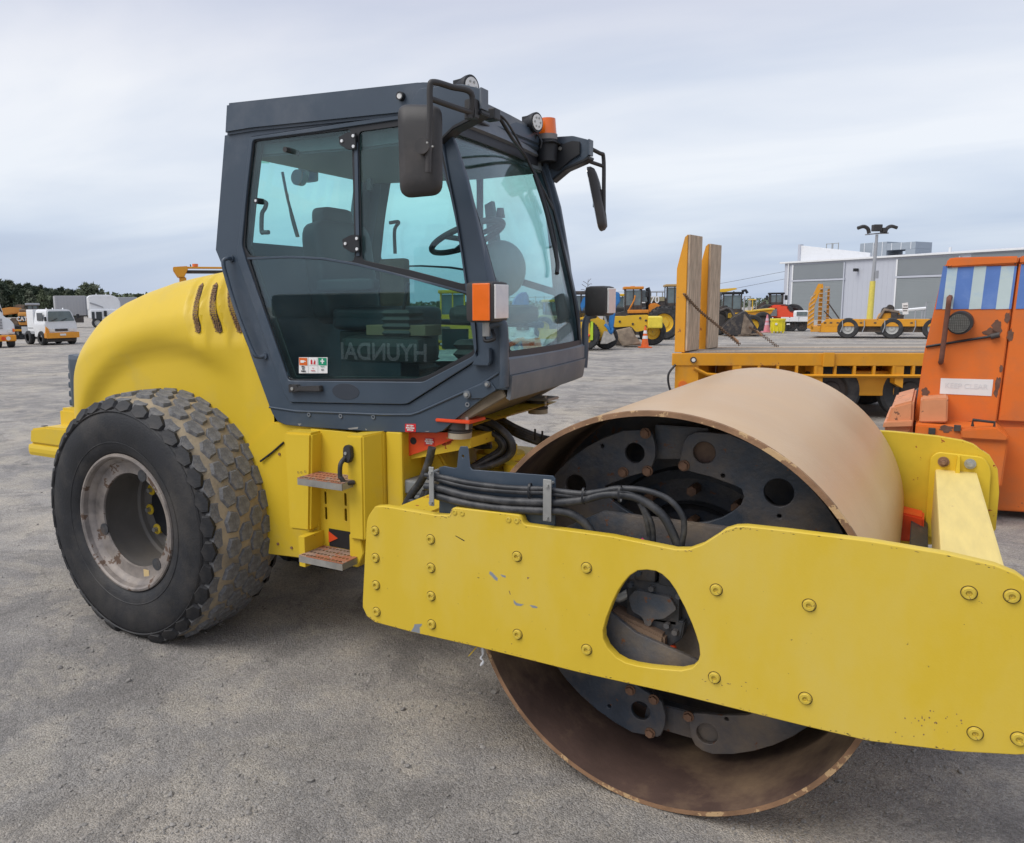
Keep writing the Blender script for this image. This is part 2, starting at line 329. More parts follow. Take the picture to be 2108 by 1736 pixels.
# ================================================================== SETTING: the yard
def ground_mat():
    m = bpy.data.materials.new('gravel_and_asphalt'); m.use_nodes = True; t = m.node_tree; n = t.nodes; l = t.links; b = n['Principled BSDF']
    b.inputs['Roughness'].default_value = .88; b.inputs['Specular IOR Level'].default_value = .25
    tcn = n.new('ShaderNodeTexCoord'); v = tcn.outputs['Object']
    def noise_(s, d=6, r=.6, vec=v, dist=0):
        x = n.new('ShaderNodeTexNoise'); x.inputs['Scale'].default_value = s; x.inputs['Detail'].default_value = d; x.inputs['Roughness'].default_value = r; x.inputs['Distortion'].default_value = dist; l.new(vec, x.inputs['Vector']); return x.outputs[0]
    def rng(x, a, b_, c=0, d=1):
        q = n.new('ShaderNodeMapRange'); q.inputs[1].default_value = a; q.inputs[2].default_value = b_; q.inputs[3].default_value = c; q.inputs[4].default_value = d; l.new(x, q.inputs[0]); return q.outputs[0]
    def mixc(f, a, b_, bt='MIX'):
        x = n.new('ShaderNodeMixRGB'); x.blend_type = bt
        for i, s in enumerate((f, a, b_)):
            if isinstance(s, (int, float)): x.inputs[i].default_value = s
            elif isinstance(s, tuple): x.inputs[i].default_value = (*s, 1)
            else: l.new(s, x.inputs[i])
        return x.outputs[0]
    # wheel-swept dusty streaks, patchy dark asphalt under the dust
    mp = n.new('ShaderNodeMapping'); mp.inputs['Rotation'].default_value = (0, 0, R(-12)); mp.inputs['Scale'].default_value = (.32, 1.5, 1); l.new(v, mp.inputs[0])
    streak = noise_(.55, 8, .62, mp.outputs[0], .6)
    patch = noise_(.42, 7, .6, v, .9)
    fine = noise_(2.6, 8, .72)
    worn = noise_(.95, 9, .68, v, 1.6); spot = noise_(1.9, 3, .5, v, .3)
    base = mixc(rng(streak, .36, .66), (.195, .193, .195), (.31, .30, .29))
    base = mixc(rng(patch, .50, .64, 0, .62), base, (.38, .35, .30))
    base = mixc(rng(patch, .44, .32, 0, .75), base, (.17, .168, .17))
    base = mixc(rng(fine, .50, .70, 0, .6), base, (.42, .385, .335))
    base = mixc(rng(fine, .5, .3, 0, .5), base, (.16, .15, .145))
    base = mixc(rng(worn, .535, .62, 0, .38), base, (.37, .345, .30)); base = mixc(rng(worn, .455, .40, 0, .55), base, (.15, .148, .148)); base = mixc(rng(spot, .70, .73, 0, .6), base, (.10, .098, .095))
    cw = n.new('ShaderNodeTexVoronoi'); cw.feature = 'DISTANCE_TO_EDGE'; cw.inputs['Scale'].default_value = .33
    wob = n.new('ShaderNodeTexNoise'); wob.inputs['Scale'].default_value = 1.4; wob.inputs['Detail'].default_value = 6; l.new(v, wob.inputs['Vector'])
    wv = n.new('ShaderNodeMixRGB'); wv.inputs[0].default_value = .35; l.new(v, wv.inputs[1]); l.new(wob.outputs['Color'], wv.inputs[2]); l.new(wv.outputs[0], cw.inputs['Vector'])
    ck = n.new('ShaderNodeMath'); ck.operation = 'MULTIPLY'; l.new(rng(cw.outputs['Distance'], .0020, .0008, 0, .22), ck.inputs[0]); l.new(rng(worn, .44, .56, 0, 1), ck.inputs[1])
    base = mixc(ck.outputs[0], base, (.07, .068, .066))
    # stone grain
    vo = n.new('ShaderNodeTexVoronoi'); vo.inputs['Scale'].default_value = 130; vo.inputs['Randomness'].default_value = 1; l.new(v, vo.inputs['Vector'])
    hs = n.new('ShaderNodeSeparateColor'); l.new(vo.outputs['Color'], hs.inputs[0])
    grain = rng(hs.outputs[0], 0, 1, .74, 1.26); g2 = noise_(240, 3, .7)
    grain2 = rng(g2, .3, .7, .80, 1.2)
    sc = n.new('ShaderNodeVectorMath'); sc.operation = 'SCALE'; l.new(base, sc.inputs[0]); l.new(grain, sc.inputs['Scale'])
    sc2 = n.new('ShaderNodeVectorMath'); sc2.operation = 'SCALE'; l.new(sc.outputs[0], sc2.inputs[0]); l.new(grain2, sc2.inputs['Scale'])
    wm = mixc(1.0, sc2.outputs[0], (1.33, 1.28, 1.20), 'MULTIPLY'); l.new(wm, b.inputs['Base Color'])
    bp = n.new('ShaderNodeBump'); bp.inputs['Strength'].default_value = .9; bp.inputs['Distance'].default_value = .008
    ad = n.new('ShaderNodeMath'); ad.operation = 'SUBTRACT'; l.new(g2, ad.inputs[0]); l.new(vo.outputs['Distance'], ad.inputs[1])
    l.new(ad.outputs[0], bp.inputs['Height']); l.new(bp.outputs[0], b.inputs['Normal'])
    return m
GM = ground_mat()
bm = bmesh.new(); bmesh.ops.create_grid(bm, x_segments=4, y_segments=4, size=1500)
tag(from_bm('ground', bm, GM), kind='structure')
# loose stones on the yard close to the camera
def stones():
    rnd = random.Random(3); ico = bmesh.new(); bmesh.ops.create_icosphere(ico, subdivisions=1, radius=1)
    V = [v.co.copy() for v in ico.verts]; F = [[v.index for v in f.verts] for f in ico.faces]; ico.free()
    vs = []; fs = []
    for i in range(24000):
        if i % 3:
            D = 1.4+3.6*rnd.random()**1.5; s = (rnd.random()*1.6-.7)*D*.8
        else: D = 1.5+7*rnd.random(); s = (rnd.random()-.5)*D*1.7
        x = CX - math.sin(YAW)*D + math.cos(YAW)*s; y = CY + math.cos(YAW)*D + math.sin(YAW)*s
        k = .5+1.2*noise.noise(Vector((x*1.3, y*1.3, 0)))
        if rnd.random() > .25+k: continue
        r = .0028+.0055*rnd.random()**3 + (.008 if rnd.random() < .012 else 0)
        rr = Matrix.Rotation(rnd.random()*6.28, 3, 'Z') @ Matrix.Rotation(rnd.random()*.8, 3, 'X'); q = (r*(.8+.6*rnd.random()), r*(.7+.5*rnd.random()), r*(.45+.3*rnd.random()))
        b0 = len(vs)
        for c in V:
            w = rr @ Vector((c.x*q[0]*(1+.25*(rnd.random()-.5)), c.y*q[1], c.z*q[2])); vs.append((x+w.x, y+w.y, w.z+r*.25))
        fs += [[b0+j for j in f] for f in F]
    me = bpy.data.meshes.new('gravel'); me.from_pydata(vs, [], fs); return me
STN = mat('grey_stone', (.25, .235, .215), .85, var=.5, vscale=28)
tag(link('gravel', stones(), STN), 'loose grey stones scattered over the yard surface', kind='stuff')

# ================================================================== THE ROAD ROLLER
RO = thing('road_roller', 'large yellow single drum road roller with slate grey cab, filling the foreground', 'road roller')
# ---- drum
dc = (0, 0, .762)
drum = lathe('drum', [(.762, -1.038), (.762, 1.038)], dc, DRUM, RO, 128)
rimE = lathe('drum_rim', [(.742, -1.041), (.7600, -1.041), (.7622, -1.037), (.7624, -1.030)], dc, DRUME, drum, 128)
lathe('inner_wall', [(.742, -1.041), (.742, 1.0)], dc, DRUMI, drum, 96)
lathe('drum_head', [(.05, -.42), (.735, -.42)], dc, DISC, drum, 64)
bm = bmesh.new(); bm_lathe(bm, [(.30, -.5), (.30, -.44), (.26, -.43), (.26, -.40)], dc, 48); bm_lathe(bm, [(.03, -.56), (.16, -.56), (.17, -.5), (.17, -.42)], dc, 32)
bm_lathe(bm, [(.40, -.455), (.44, -.455), (.45, -.42)], dc, 48)
from_bm('drum_hub', bm, DRK, drum, True)
bmb = bmesh.new(); bm_cyl(bmb, (0, -.53, 0), (0, -.44, 0), .022, seg=6); HBM = bpy.data.meshes.new('hub_bolt'); bmb.to_mesh(HBM); bmb.free()
for i in range(12):
    a = i*math.pi/6
    for rr_ in (.22, .36):
        o = link('hub_bolt', HBM, RUSTB, drum); o.location = (rr_*math.cos(a), 0, .762+rr_*math.sin(a))
# slotted support disc with ears, at y=-.75
YD = -.75
top = XZ([z5(*p) for p in [(1030, 480), (1065, 486), (1092, 510), (1120, 600), (1118, 690), (1085, 780), (1040, 803), (930, 832), (840, 868), (740, 902), (745, 950), (790, 1010), (870, 1070), (950, 1120), (1080, 1172), (1240, 1192), (1400, 1188), (1520, 1172), (1620, 1140), (1700, 1095), (1760, 1045), (1782, 985), (1765, 930), (1720, 905), (1680, 890), (1530, 835), (1400, 803), (1325, 778), (1300, 755), (1303, 690), (1325, 580), (1360, 525), (1420, 500), (1500, 500)]], YD)
bot = [(x+.07, 1.524-z) for x, z in top][::-1]
def arc(p, q, r, n=22, cw=True):
    a0 = math.atan2(p[0], p[1]-.762); a1 = math.atan2(q[0], q[1]-.762)
    if cw and a1 < a0: a1 += 2*math.pi
    return [(r*math.sin(a0+(a1-a0)*i/n), .762+r*math.cos(a0+(a1-a0)*i/n)) for i in range(1, n)]
disc_outline = top + arc(top[-1], bot[0], .676) + bot + arc(bot[-1], top[0], .672)
def hp(px, py, r): v = A(*z5(px, py), 1, YD); return v.x, v.z, r
HS = [hp(962, 657, .040), hp(520, 900, .046), hp(1485, 655, .042), hp(2045, 955, .052), hp(720, 605, .008), hp(1625, 828, .008), hp(2048, 1132, .008), hp(1998, 745, .008)]
HS = [h for h in HS if math.hypot(h[0], h[1]-.762)+h[2] < .655]
holes = [circle(*h) for h in HS] + [circle(h[0]+.05, 1.524-h[1], h[2]) for h in HS if math.hypot(h[0]+.05, .762-h[1])+h[2] < .655]
plate('drum_disc', disc_outline, YD, .024, DISC, drum, holes=holes, bevel=.003)
plate('disc_cover', circle(HS[2][0], HS[2][1], .052), YD+.026, .004, DRUMI, drum)
plate('disc_cover', circle(HS[2][0]+.05, 1.524-HS[2][1], .052), YD+.027, .004, DISC, drum)
prism('disc_link', [(-.11, 1.42), (.10, 1.42), (.10, 1.30), (-.11, 1.28)], YD+.05, YD+.10, DISC, drum, .004)
prism('disc_link', [(-.13, .13), (.22, .12), (.22, .24), (-.11, .24)], YD+.05, YD+.10, DISC, drum, .004)
bmb = bmesh.new(); bm_cyl(bmb, (0, 0, 0), (0, -.018, 0), .017, seg=6); bm_cyl(bmb, (0, 0, 0), (0, -.006, 0), .022, seg=16)
mesh_hex = bpy.data.meshes.new('disc_bolt'); bmb.to_mesh(mesh_hex); bmb.free()
for px, py in ((1047, 508), (880, 800), (1335, 750), (1062, 790)):
    v = A(*z5(px, py), 1, YD)
    for q in (0, 1):
        o = link('disc_bolt', mesh_hex, RUSTB, drum); o.location = (v.x+.05*q, YD-.001, v.z if not q else 1.524-v.z)

# ---- drum frame side plates
P = [z7(62, 600), z7(85, 145), z7(130, 82), z7(180, 80), z7(460, 127), z7(545, 133), z7(556, 86), z7(940, 130), z7(955, 182), z7(1440, 247), z7(1800, 320), z7(1872, 320), z7(1950, 292), z7(2040, 235), z5(1640, 1232), z5(1720, 1209), z5(1800, 1207), z6(200, 1168), z6(400, 1190), z6(1000, 1265), z6(1560, 1360), z6(1900, 1440), z6(2050, 1500)]
pl_top = XZ(P, -1.17)
pl_end = [(1.135, 1.09), (1.175, 1.02), (1.19, .90), (1.19, .70), (1.16, .635), (1.10, .612)]
Pb = [z8(1800, 930), z8(1400, 882), z8(1100, 812), z8(500, 663), z7(1270, 1005), z7(700, 862), z7(330, 778), z7(130, 724), z7(85, 690), z7(62, 640)]
pl_bot = XZ(Pb, -1.17)
plo = pl_top+pl_end+pl_bot
plo = fillet(plo, {1: .03, 4: 0, 5: .02, 6: .02, 7: .02, 8: .03}, 4)
hol = XZ([z7(*p) for p in [(1640, 433), (1590, 437), (1545, 465), (1510, 505), (1480, 550), (1450, 612), (1415, 700), (1396, 770), (1398, 815), (1420, 865), (1470, 920), (1520, 948), (1580, 965), (1660, 978), (1740, 986), (1830, 993), (1890, 980), (1925, 945), (1936, 905), (1930, 850), (1912, 790), (1890, 730), (1850, 640), (1800, 545), (1765, 495), (1725, 458), (1690, 440)]], -1.17)[::-1]
SP = plate('side_plate', plo, -1.17, .04, YELP, RO, holes=[hol], bevel=.003)
far_o = [(x, z) for x, z in plo]
plate('side_plate', far_o, 1.13, .04, YELR, RO, holes=[hol], bevel=.003)
# socket-head bolts
def bolt_mesh(r, h):
    bm = bmesh.new(); bm_lathe(bm, [(r*1.05, 0), (r*1.05, -.002), (r, -.003), (r, -h*.8), (r*.9, -h), (r*.5, -h), (r*.42, -h*.4)], (0, 0, 0), 24)
    k = 6; ring = [bm.verts.new((r*.45*math.sin(i*math.pi/3), -h*.35, r*.45*math.cos(i*math.pi/3))) for i in range(6)]; bm.faces.new(ring)
    bmesh.ops.recalc_face_normals(bm, faces=bm.faces); me = bpy.data.meshes.new('bolt'); bm.to_mesh(me); bm.free()
    me.polygons.foreach_set('use_smooth', [True]*len(me.polygons)); me.set_sharp_from_angle(angle=R(35)); return me
BM1 = bolt_mesh(.0175, .010); BM2 = bolt_mesh(.011, .003)
BOLTY = mat('yellow_bolt_paint', (.60, .44, .05), .5, var=.2, vscale=60, wear=.60, wcol=(.16, .10, .05), wscale=70)
RING = mat('dark_bolt_gap', (.05, .035, .02), .8)
def put_bolt(pt, me, big=True):
    v = A(*pt, 1, -1.17); o = link('bolt', me, BOLTY, SP); o.location = (v.x, -1.1702, v.z); o.rotation_euler = (0, random.random()*3, 0)
    if big:
        g = link('bolt_washer', WASH, RING, o); g.location = (0, 0, 0)
bm = bmesh.new(); bm_lathe(bm, [(.0195, -.0006), (.0215, -.0008), (.0215, 0)], (0, 0, 0), 24); WASH = bpy.data.meshes.new('bolt_washer'); bm.to_mesh(WASH); bm.free()
for p in [(132, 215), (134, 366), (137, 517), (140, 665), (440, 263), (442, 421), (443, 578), (446, 735), (920, 358), (923, 790), (1306, 421), (1307, 875), (2026, 543), (2016, 1030)]: put_bolt(z7(*p), BM1)
for p in [(1127, 260), (1110, 685), (1857, 204), (2053, 219), (1885, 845), (2085, 870)]: put_bolt(z8(*p), BM1)
for p in [(573, 113), (614, 118), (872, 154), (917, 160)]: put_bolt(z7(*p), BM2, False)
# paint chips on the plate (bare primer), scratch
def chip(pts, m=CHIP, f=z7):
    P = [A(*f(*p), 1, -1.1708) for p in pts]; quadpoly('paint_chip', [(v.x, -1.1703, v.z) for v in P], m, SP, .0004)
chip([(768, 440), (782, 448), (795, 462), (812, 480), (810, 495), (795, 488), (778, 468), (764, 455)]); chip([(826, 458), (856, 466), (856, 476), (838, 473)])
chip([(900, 598), (915, 615), (935, 622), (957, 624), (940, 634), (912, 630), (902, 618)]); chip([(988, 628), (1018, 632), (1034, 640), (1030, 646), (1005, 644)])
chip([(350, 735), (392, 733), (388, 745), (378, 752), (380, 786), (330, 775), (345, 752)]); chip([(574, 244), (580, 243), (628, 270), (626, 275)], BLK)
chip([(873, 548), (878, 550), (884, 570), (880, 571)], RUSTB); chip([(975, 472), (988, 476), (978, 487)], RUSTB)
rndc = random.Random(5)
for i in range(95):
    if i < 60: px, py = rndc.gauss(1760, 170), rndc.gauss(1065, 42)
    else: px, py = rndc.uniform(700, 2000), rndc.uniform(420, 800)
    if 1380 < px < 1950 and 420 < py < 1010: continue
    v = A(*z7(px, py), 1, -1.17)
    if v.z < .615+.0*v.x: continue
    w, h = rndc.uniform(.001, .006), rndc.uniform(.0008, .0025); a = rndc.uniform(-.9, .5)
    q = [(-w, -h*.4), (0, -h), (w, h*.2), (w*.3, h)]
    if i >= 60: q = [(x*.5, z_*.6) for x, z_ in q]
    quadpoly('paint_chip', [(v.x+x*math.cos(a)-z_*math.sin(a), -1.1703, v.z+x*math.sin(a)+z_*math.cos(a)) for x, z_ in q], RUSTB, SP, .0003)
for i in range(26):
    px, py = rndc.uniform(1500, 1830), rndc.uniform(740, 860)
    v = A(*z8(px, py), 1, -1.17); w = rndc.uniform(.001, .0025)
    quadpoly('paint_chip', [(v.x-w, -1.1703, v.z), (v.x, -1.1703, v.z-w*1.8), (v.x+w, -1.1703, v.z), (v.x, -1.1703, v.z+w)], RUSTB, SP, .0003)

ne = len(pl_top)
for i in range(150):
    k = rndc.randrange(3, ne-1) if i < 80 else ne+len(pl_end)+rndc.randrange(0, len(pl_bot)-2)
    src = pl_top+pl_end+pl_bot; a = Vector(src[k]); b = Vector(src[k+1]); t_ = rndc.random(); p = a.lerp(b, t_); d = (b-a).normalized(); n_ = Vector((d.y, -d.x))
    p = p+n_*rndc.uniform(.004, .010)*(1 if True else 0); w = rndc.uniform(.001, .006)**1; h = rndc.uniform(.0008, .0022)
    if d.length < .5: continue
    quadpoly('paint_chip', [(p.x-d.x*w, -1.1703, p.y-d.y*w), (p.x-n_.x*h, -1.1703, p.y-n_.y*h), (p.x+d.x*w, -1.1703, p.y+d.y*w), (p.x+n_.x*h*.6, -1.1703, p.y+n_.y*h*.6)], RUSTB if i % 3 else BLK, SP, .0003)

# ---- front cross beam
BX0, BX1 = .895, 1.085
cb = box('front_beam', BX0, BX1, -1.128, 1.118, .70, 1.0, YELD, RO, .012)
FP = [(.87, 1.125), (.90, 1.04), (.895, .60), (1.12, .60), (1.15, .98), (1.10, 1.07), (1.06, 1.10)]
plate('beam_flange', fillet([(.868, .62), (.868, 1.06), (.90, 1.095), (1.11, 1.085), (1.145, 1.02), (1.15, .62)], .03), 1.10, .028, YEL, cb, bevel=.004)
prism('beam_gusset', [(.985, 1.0), (.99, 1.085), (1.0, 1.085), (1.005, 1.0)], 1.04, 1.10, YEL, cb)
for x, m_ in ((.93, RUSTB), (1.05, ZINC)):
    bm = bmesh.new(); bm_cyl(bm, (x, 1.10, 1.045), (x, 1.09, 1.045), .027, seg=24); bm_cyl(bm, (x, 1.09, 1.045), (x, 1.072, 1.045), .017, seg=6); bm_cyl(bm, (x, 1.075, 1.045), (x, 1.055, 1.045), .010, seg=12)
    from_bm('beam_bolt', bm, m_, cb, True)
prism('scraper_bar', [(.80, .74), (.88, .70), (.88, .62), (.80, .66)], -1.12, 1.12, DRK, RO, .004)
prism('motor_mount', [(.62, .80), (.86, .76), (.86, .62), (.66, .62)], .95, 1.12, RED, RO, .01)
# ---- hydraulic motor seen through the plate opening
mt = empty('drum_motor', parent=RO)
mc = A(*z7(1680, 620), 1, -1.0)
bm = bmesh.new(); bm_box(bm, mc.x-.10, mc.x+.10, -1.02, -.86, mc.z-.07, mc.z+.09, .012); bm_cyl(bm, (mc.x+.02, -.98, mc.z+.01), (mc.x+.02, -.78, mc.z+.01), .13, seg=28)
from_bm('motor_housing', bm, DRK, mt, True)
prism('motor_cover', fillet([(mc.x-.085, mc.z+.02), (mc.x-.06, mc.z+.055), (mc.x+.07, mc.z+.05), (mc.x+.095, mc.z+.01), (mc.x+.05, mc.z-.035), (mc.x+.01, mc.z-.045), (mc.x, mc.z-.075), (mc.x-.02, mc.z-.075), (mc.x-.03, mc.z-.045), (mc.x-.07, mc.z-.03)], .012), -1.04, -1.02, DISC, mt, 0)
prism('motor_port_block', [(mc.x-.02, mc.z-.05), (mc.x+.12, mc.z-.04), (mc.x+.11, mc.z-.11), (mc.x+.05, mc.z-.17), (mc.x+.0, mc.z-.15), (mc.x-.04, mc.z-.10)], -1.02, -.95, DRK, mt, .005)
bm = bmesh.new(); bm_box(bm, mc.x-.07, mc.x+.01, -1.03, -.95, mc.z+.09, mc.z+.15, .008); bm_box(bm, mc.x+.02, mc.x+.09, -1.02, -.95, mc.z+.08, mc.z+.17, .008)
from_bm('motor_valve', bm, DRK, mt)
bm = bmesh.new()
for dx, dz_ in ((-.05, .12), (.05, .13), (.06, -.06), (.03, -.12), (.09, -.08), (-.08, 0.07), (.0, .07), (.10, .06)):
    bm_cyl(bm, (mc.x+dx, -1.02, mc.z+dz_), (mc.x+dx, -1.045, mc.z+dz_), .011, seg=6)
from_bm('motor_bolts', bm, DISC, mt)
tube('motor_elbow', [(mc.x-.10, -1.0, mc.z+.02), (mc.x-.14, -1.01, mc.z+.0), (mc.x-.17, -1.0, mc.z+.05), (mc.x-.175, -.98, mc.z+.12)], .017, ZINC, mt)
cyl('red_plug', (mc.x+.075, -1.03, mc.z-.155), (mc.x+.075, -1.0, mc.z-.155), .014, RED, mt)
prism('motor_bracket_plate', [(-.42, .62), (-.42, 1.0), (-.24, 1.10), (.34, 1.10), (.36, .70), (.20, .55)], -.93, -.90, DISC, RO, .004)
plate('inner_ledge_plate', [(-.30, .60), (-.30, .85), (-.05, .70), (.28, .62), (.28, .56)], -1.08, .02, DISC, RO)
prism('rubber_mount', [(-.16, .62), (.05, .62), (.05, .70), (-.16, .76)], -1.06, -.97, DRUMI, RO, .01)

# ---- hose bracket and hoses
YB = -1.122
bo = XZ([za(*p) for p in [(612, 1372), (612, 905), (660, 893), (765, 912), (795, 905), (815, 720), (830, 690), (895, 690), (908, 715), (925, 900), (950, 930), (1780, 992), (1806, 1020), (1806, 1530), (1490, 1500)]]+[za(1400, 1600), za(700, 1500)], YB)
plate('hose_bracket', bo, YB, .008, SLATE, RO, bevel=.0015, holes=[circle(*XZ([za(857, 792)], YB)[0], .006, 12)])
def clamp(x0, y0, x1, y1, nm='hose_clamp'):
    a = A(*za(x0, y0), 1, -1.17); b = A(*za(x1, y1), 1, -1.17)
    c = box(nm, a.x, b.x, -1.176, -1.170, b.z, a.z, ZINC, RO, .002)
    for z_ in (a.z-.022, b.z+.014): cyl('clamp_bolt', ((a.x+b.x)/2-.0, -1.176, z_), ((a.x+b.x)/2, -1.186, z_), .008, ZINC, c, seg=6)
    cyl('clamp_spacer', ((a.x+b.x)/2, -1.17, a.z-.022), ((a.x+b.x)/2, YB, a.z-.022), .006, ZINC, c, seg=8)
clamp(512, 896, 566, 1302); clamp(1688, 1022, 1770, 1463)
def ph(f, pts, ys):
    k = len(pts)-1
    return [A(*f(*p), 1, ys[0]+(ys[1]-ys[0])*i/max(1, k)) for i, p in enumerate(pts)]
yh_ = -1.147
H1 = ph(za, [(470, 985), (640, 1005), (900, 1060), (1240, 1105), (1500, 1122), (1690, 1125)], (yh_, yh_))+ph(z5, [(345, 935), (560, 960), (700, 945), (850, 922), (1050, 938), (1220, 1005), (1318, 1120), (1335, 1230), (1318, 1345), (1310, 1500)], (yh_, -1.09))
H2 = ph(za, [(500, 1010), (620, 1035), (900, 1105), (1300, 1150), (1690, 1165)], (yh_, yh_))+ph(z5, [(345, 965), (560, 975), (850, 945), (980, 985), (1050, 1100), (1095, 1200), (1105, 1320), (1105, 1450)], (yh_, -1.08))
H3 = ph(za, [(470, 1100), (600, 1115), (900, 1195), (1300, 1250), (1690, 1262)], (yh_, yh_))+ph(z5, [(345, 1030), (560, 1010), (720, 970), (850, 968), (1000, 1000), (1160, 1110), (1245, 1250), (1300, 1400), (1320, 1500)], (yh_, -1.09))
H4 = ph(za, [(560, 1180), (620, 1205), (950, 1285), (1300, 1330), (1690, 1350)], (yh_, yh_))+ph(z5, [(345, 1090), (430, 1097), (520, 1130), (600, 1195), (660, 1290), (690, 1400)], (yh_, -1.09))
H5 = ph(z5, [(1000, 1030), (1040, 1120), (1065, 1220), (1078, 1330), (1080, 1450)], (-1.12, -1.08))
for h, r in ((H1, .0105), (H2, .0095), (H3, .0155), (H4, .0165), (H5, .009)): tube('hydraulic_hose', h, r, HOSE, RO, 12, 6)
for f, x, y, w in ((za, 1545, 1150, 10), (z5, 580, 980, 10), (z5, 852, 965, 9)):
    v = A(*f(x, y), 1, -1.15)
    lathe('cable_tie', [(.030, -.004), (.030, .004)], (0, 0, 0), BLK, RO, 20).matrix_basis = Matrix.Translation((v.x, -1.147, v.z)) @ Matrix.Rotation(math.pi/2, 4, 'Z') @ Matrix.Diagonal((.55, 1, 1.05, 1))
quadpoly('pink_tag', [A(*z5(*p), 1, -1.1) for p in ((1005, 1310), (1020, 1292), (1045, 1318), (1020, 1320))], mat('pink_tape', (.7, .05, .2), .6), RO, .002)
# tape strips hanging below the plate
v = A(*z7(725, 872), 1, -1.10)
tube('white_tape', [v+Vector((0, 0, .02)), v+Vector((.004, 0, -.02)), v+Vector((-.006, 0, -.04)), v+Vector((.006, 0, -.052)), v+Vector((-.008, 0, -.075))], lambda t: .003+.003*math.sin(t*9)**2, WHT, RO, 6, 5)
a = A(*z7(688, 865), 1, -1.10); b = A(*z7(645, 915), 1, -1.10)
quadpoly('yellow_cable_label', [a, a+Vector((.010, 0, .006)), b+Vector((.010, 0, .006)), b], YEL, RO, .002)

# ---- articulation joint area
yk = empty('articulation_joint', parent=RO)
prism('front_yoke_wall', [(-1.16, .55), (-1.16, 1.02), (-1.08, 1.06), (-.94, 1.04), (-.90, .60)], -1.12, 1.12, YELR, yk, .012)
prism('yoke_upper_plate', [(-1.32, 1.02), (-1.32, 1.06), (-.80, 1.055), (-.80, 1.015)], -.42, .42, YELR, yk, .008)
bm = bmesh.new(); bm_cyl(bm, (-1.12, -.1, .50), (-1.12, -.1, 1.12), .13, seg=28); bm_cyl(bm, (-1.12, -.1, 1.12), (-1.12, -.1, 1.16), .09, seg=24); bm_cyl(bm, (-.93, -.2, 1.05), (-.93, -.2, 1.10), .11, seg=24)
from_bm('pivot_pin', bm, YELR, yk, True)
for i in range(6):
    a = i*1.05; cyl('pivot_bolt', (-1.12+.07*math.cos(a), -.1+.07*math.sin(a), 1.16), (-1.12+.07*math.cos(a), -.1+.07*math.sin(a), 1.18), .014, RUSTB, yk, seg=6)
prism('rear_frame_nose', [(-1.62, .50), (-1.62, 1.16), (-1.34, 1.16), (-1.20, .98), (-1.20, .60), (-1.34, .5)], -.40, .40, YELR, yk, .012)
rc = [A(*za(*p), 1, -.56) for p in [(228, 548), (740, 545), (905, 522), (905, 552), (700, 640), (470, 728), (262, 802), (232, 860), (250, 1010), (248, 1100), (222, 1100)]]
prism('cab_mount_frame', [(v.x, v.z) for v in rc], -.56, -.545, RED, RO)
prism('cab_mount_web', [(-1.45, 1.12), (-1.45, 1.26), (-1.05, 1.27), (-1.05, 1.22)], -.545, -.30, YELR, RO)
v0 = A(*za(347, 632), 1, -.561)
cyl('frame_hole', (v0.x, -.5625, v0.z), (v0.x, -.56, v0.z), .018, BLK, RO)
# cab mounts (flange, rubber cone, washer)
def cab_mount(c, m1, far=False):
    g = empty('cab_mount', parent=RO)
    prism('mount_flange', [(c.x-.09, c.z+.0), (c.x-.09, c.z+.016), (c.x+.10, c.z+.016), (c.x+.10, c.z)], c.y-.08, c.y+.08, m1, g, .004)
    bm = bmesh.new()
    for r, a, b in ((.062, -.002, -.035), (.055, -.035, -.042), (.060, -.044, -.052), (.056, -.054, -.080)): bm_cyl(bm, (c.x, c.y, c.z+a), (c.x, c.y, c.z+b), r, seg=24)
    from_bm('mount_rubber', bm, BLKP, g, True); cyl('mount_washer', (c.x, c.y, c.z-.055), (c.x, c.y, c.z-.082), .058, mat('dusty_washer', (.35, .31, .24), .7, dust=.4), g)
    cyl('mount_bolt', (c.x+.07, c.y-.05, c.z+.03), (c.x+.07, c.y-.05, c.z-.03), .008, ZINC, g, seg=6)
cm = A(*za(825, 425), 1, -.55); cab_mount(Vector((cm.x, -.55, cm.z)), RED)
cm2 = A(*za(1630, 205), 1, .40); cab_mount(Vector((cm2.x, .40, cm2.z)), ZINC, True)
# steering hose bundles
for i in range(5):
    o_ = i*.028; yy = -.32+.05*(i % 3)
    pts = [A(*za(780-i*6, 500), 1, yy+.1), A(*za(950, 440-i*4+i*13), 1, yy), A(*za(1130-i*12, 440+i*26), 1, yy), A(*za(1300-i*26, 560+i*12), 1, yy), A(*za(1368-i*30, 680), 1, yy), A(*za(1330-i*32, 790-i*10), 1, yy), A(*za(1150-i*20, 880-i*14), 1, yy-.04), A(*za(950, 930-i*8), 1, yy-.12), A(*za(800, 960), 1, yy-.25)]
    tube('steering_hose', pts, .019 if i < 2 else .014, HOSE, yk, 10, 6)
for i in range(4):
    pts = [A(*za(1050, 350+i*18), 1, .1), A(*za(1230, 400+i*22), 1, .1+.03*i), A(*za(1420, 500+i*24), 1, .12), A(*za(1650, 590+i*22), 1, .15), A(*za(1900, 640+i*20), 1, .15)]
    tube('drum_supply_hose', pts, .016, HOSE, yk, 10, 6)
for x, y in ((1600, 510), (1675, 530), (1040, 440)):
    v = A(*za(x, y), 1, .09); cyl('cable_tie', v, v+Vector((0, 0, -.06)), .006, BLK, yk, seg=8)
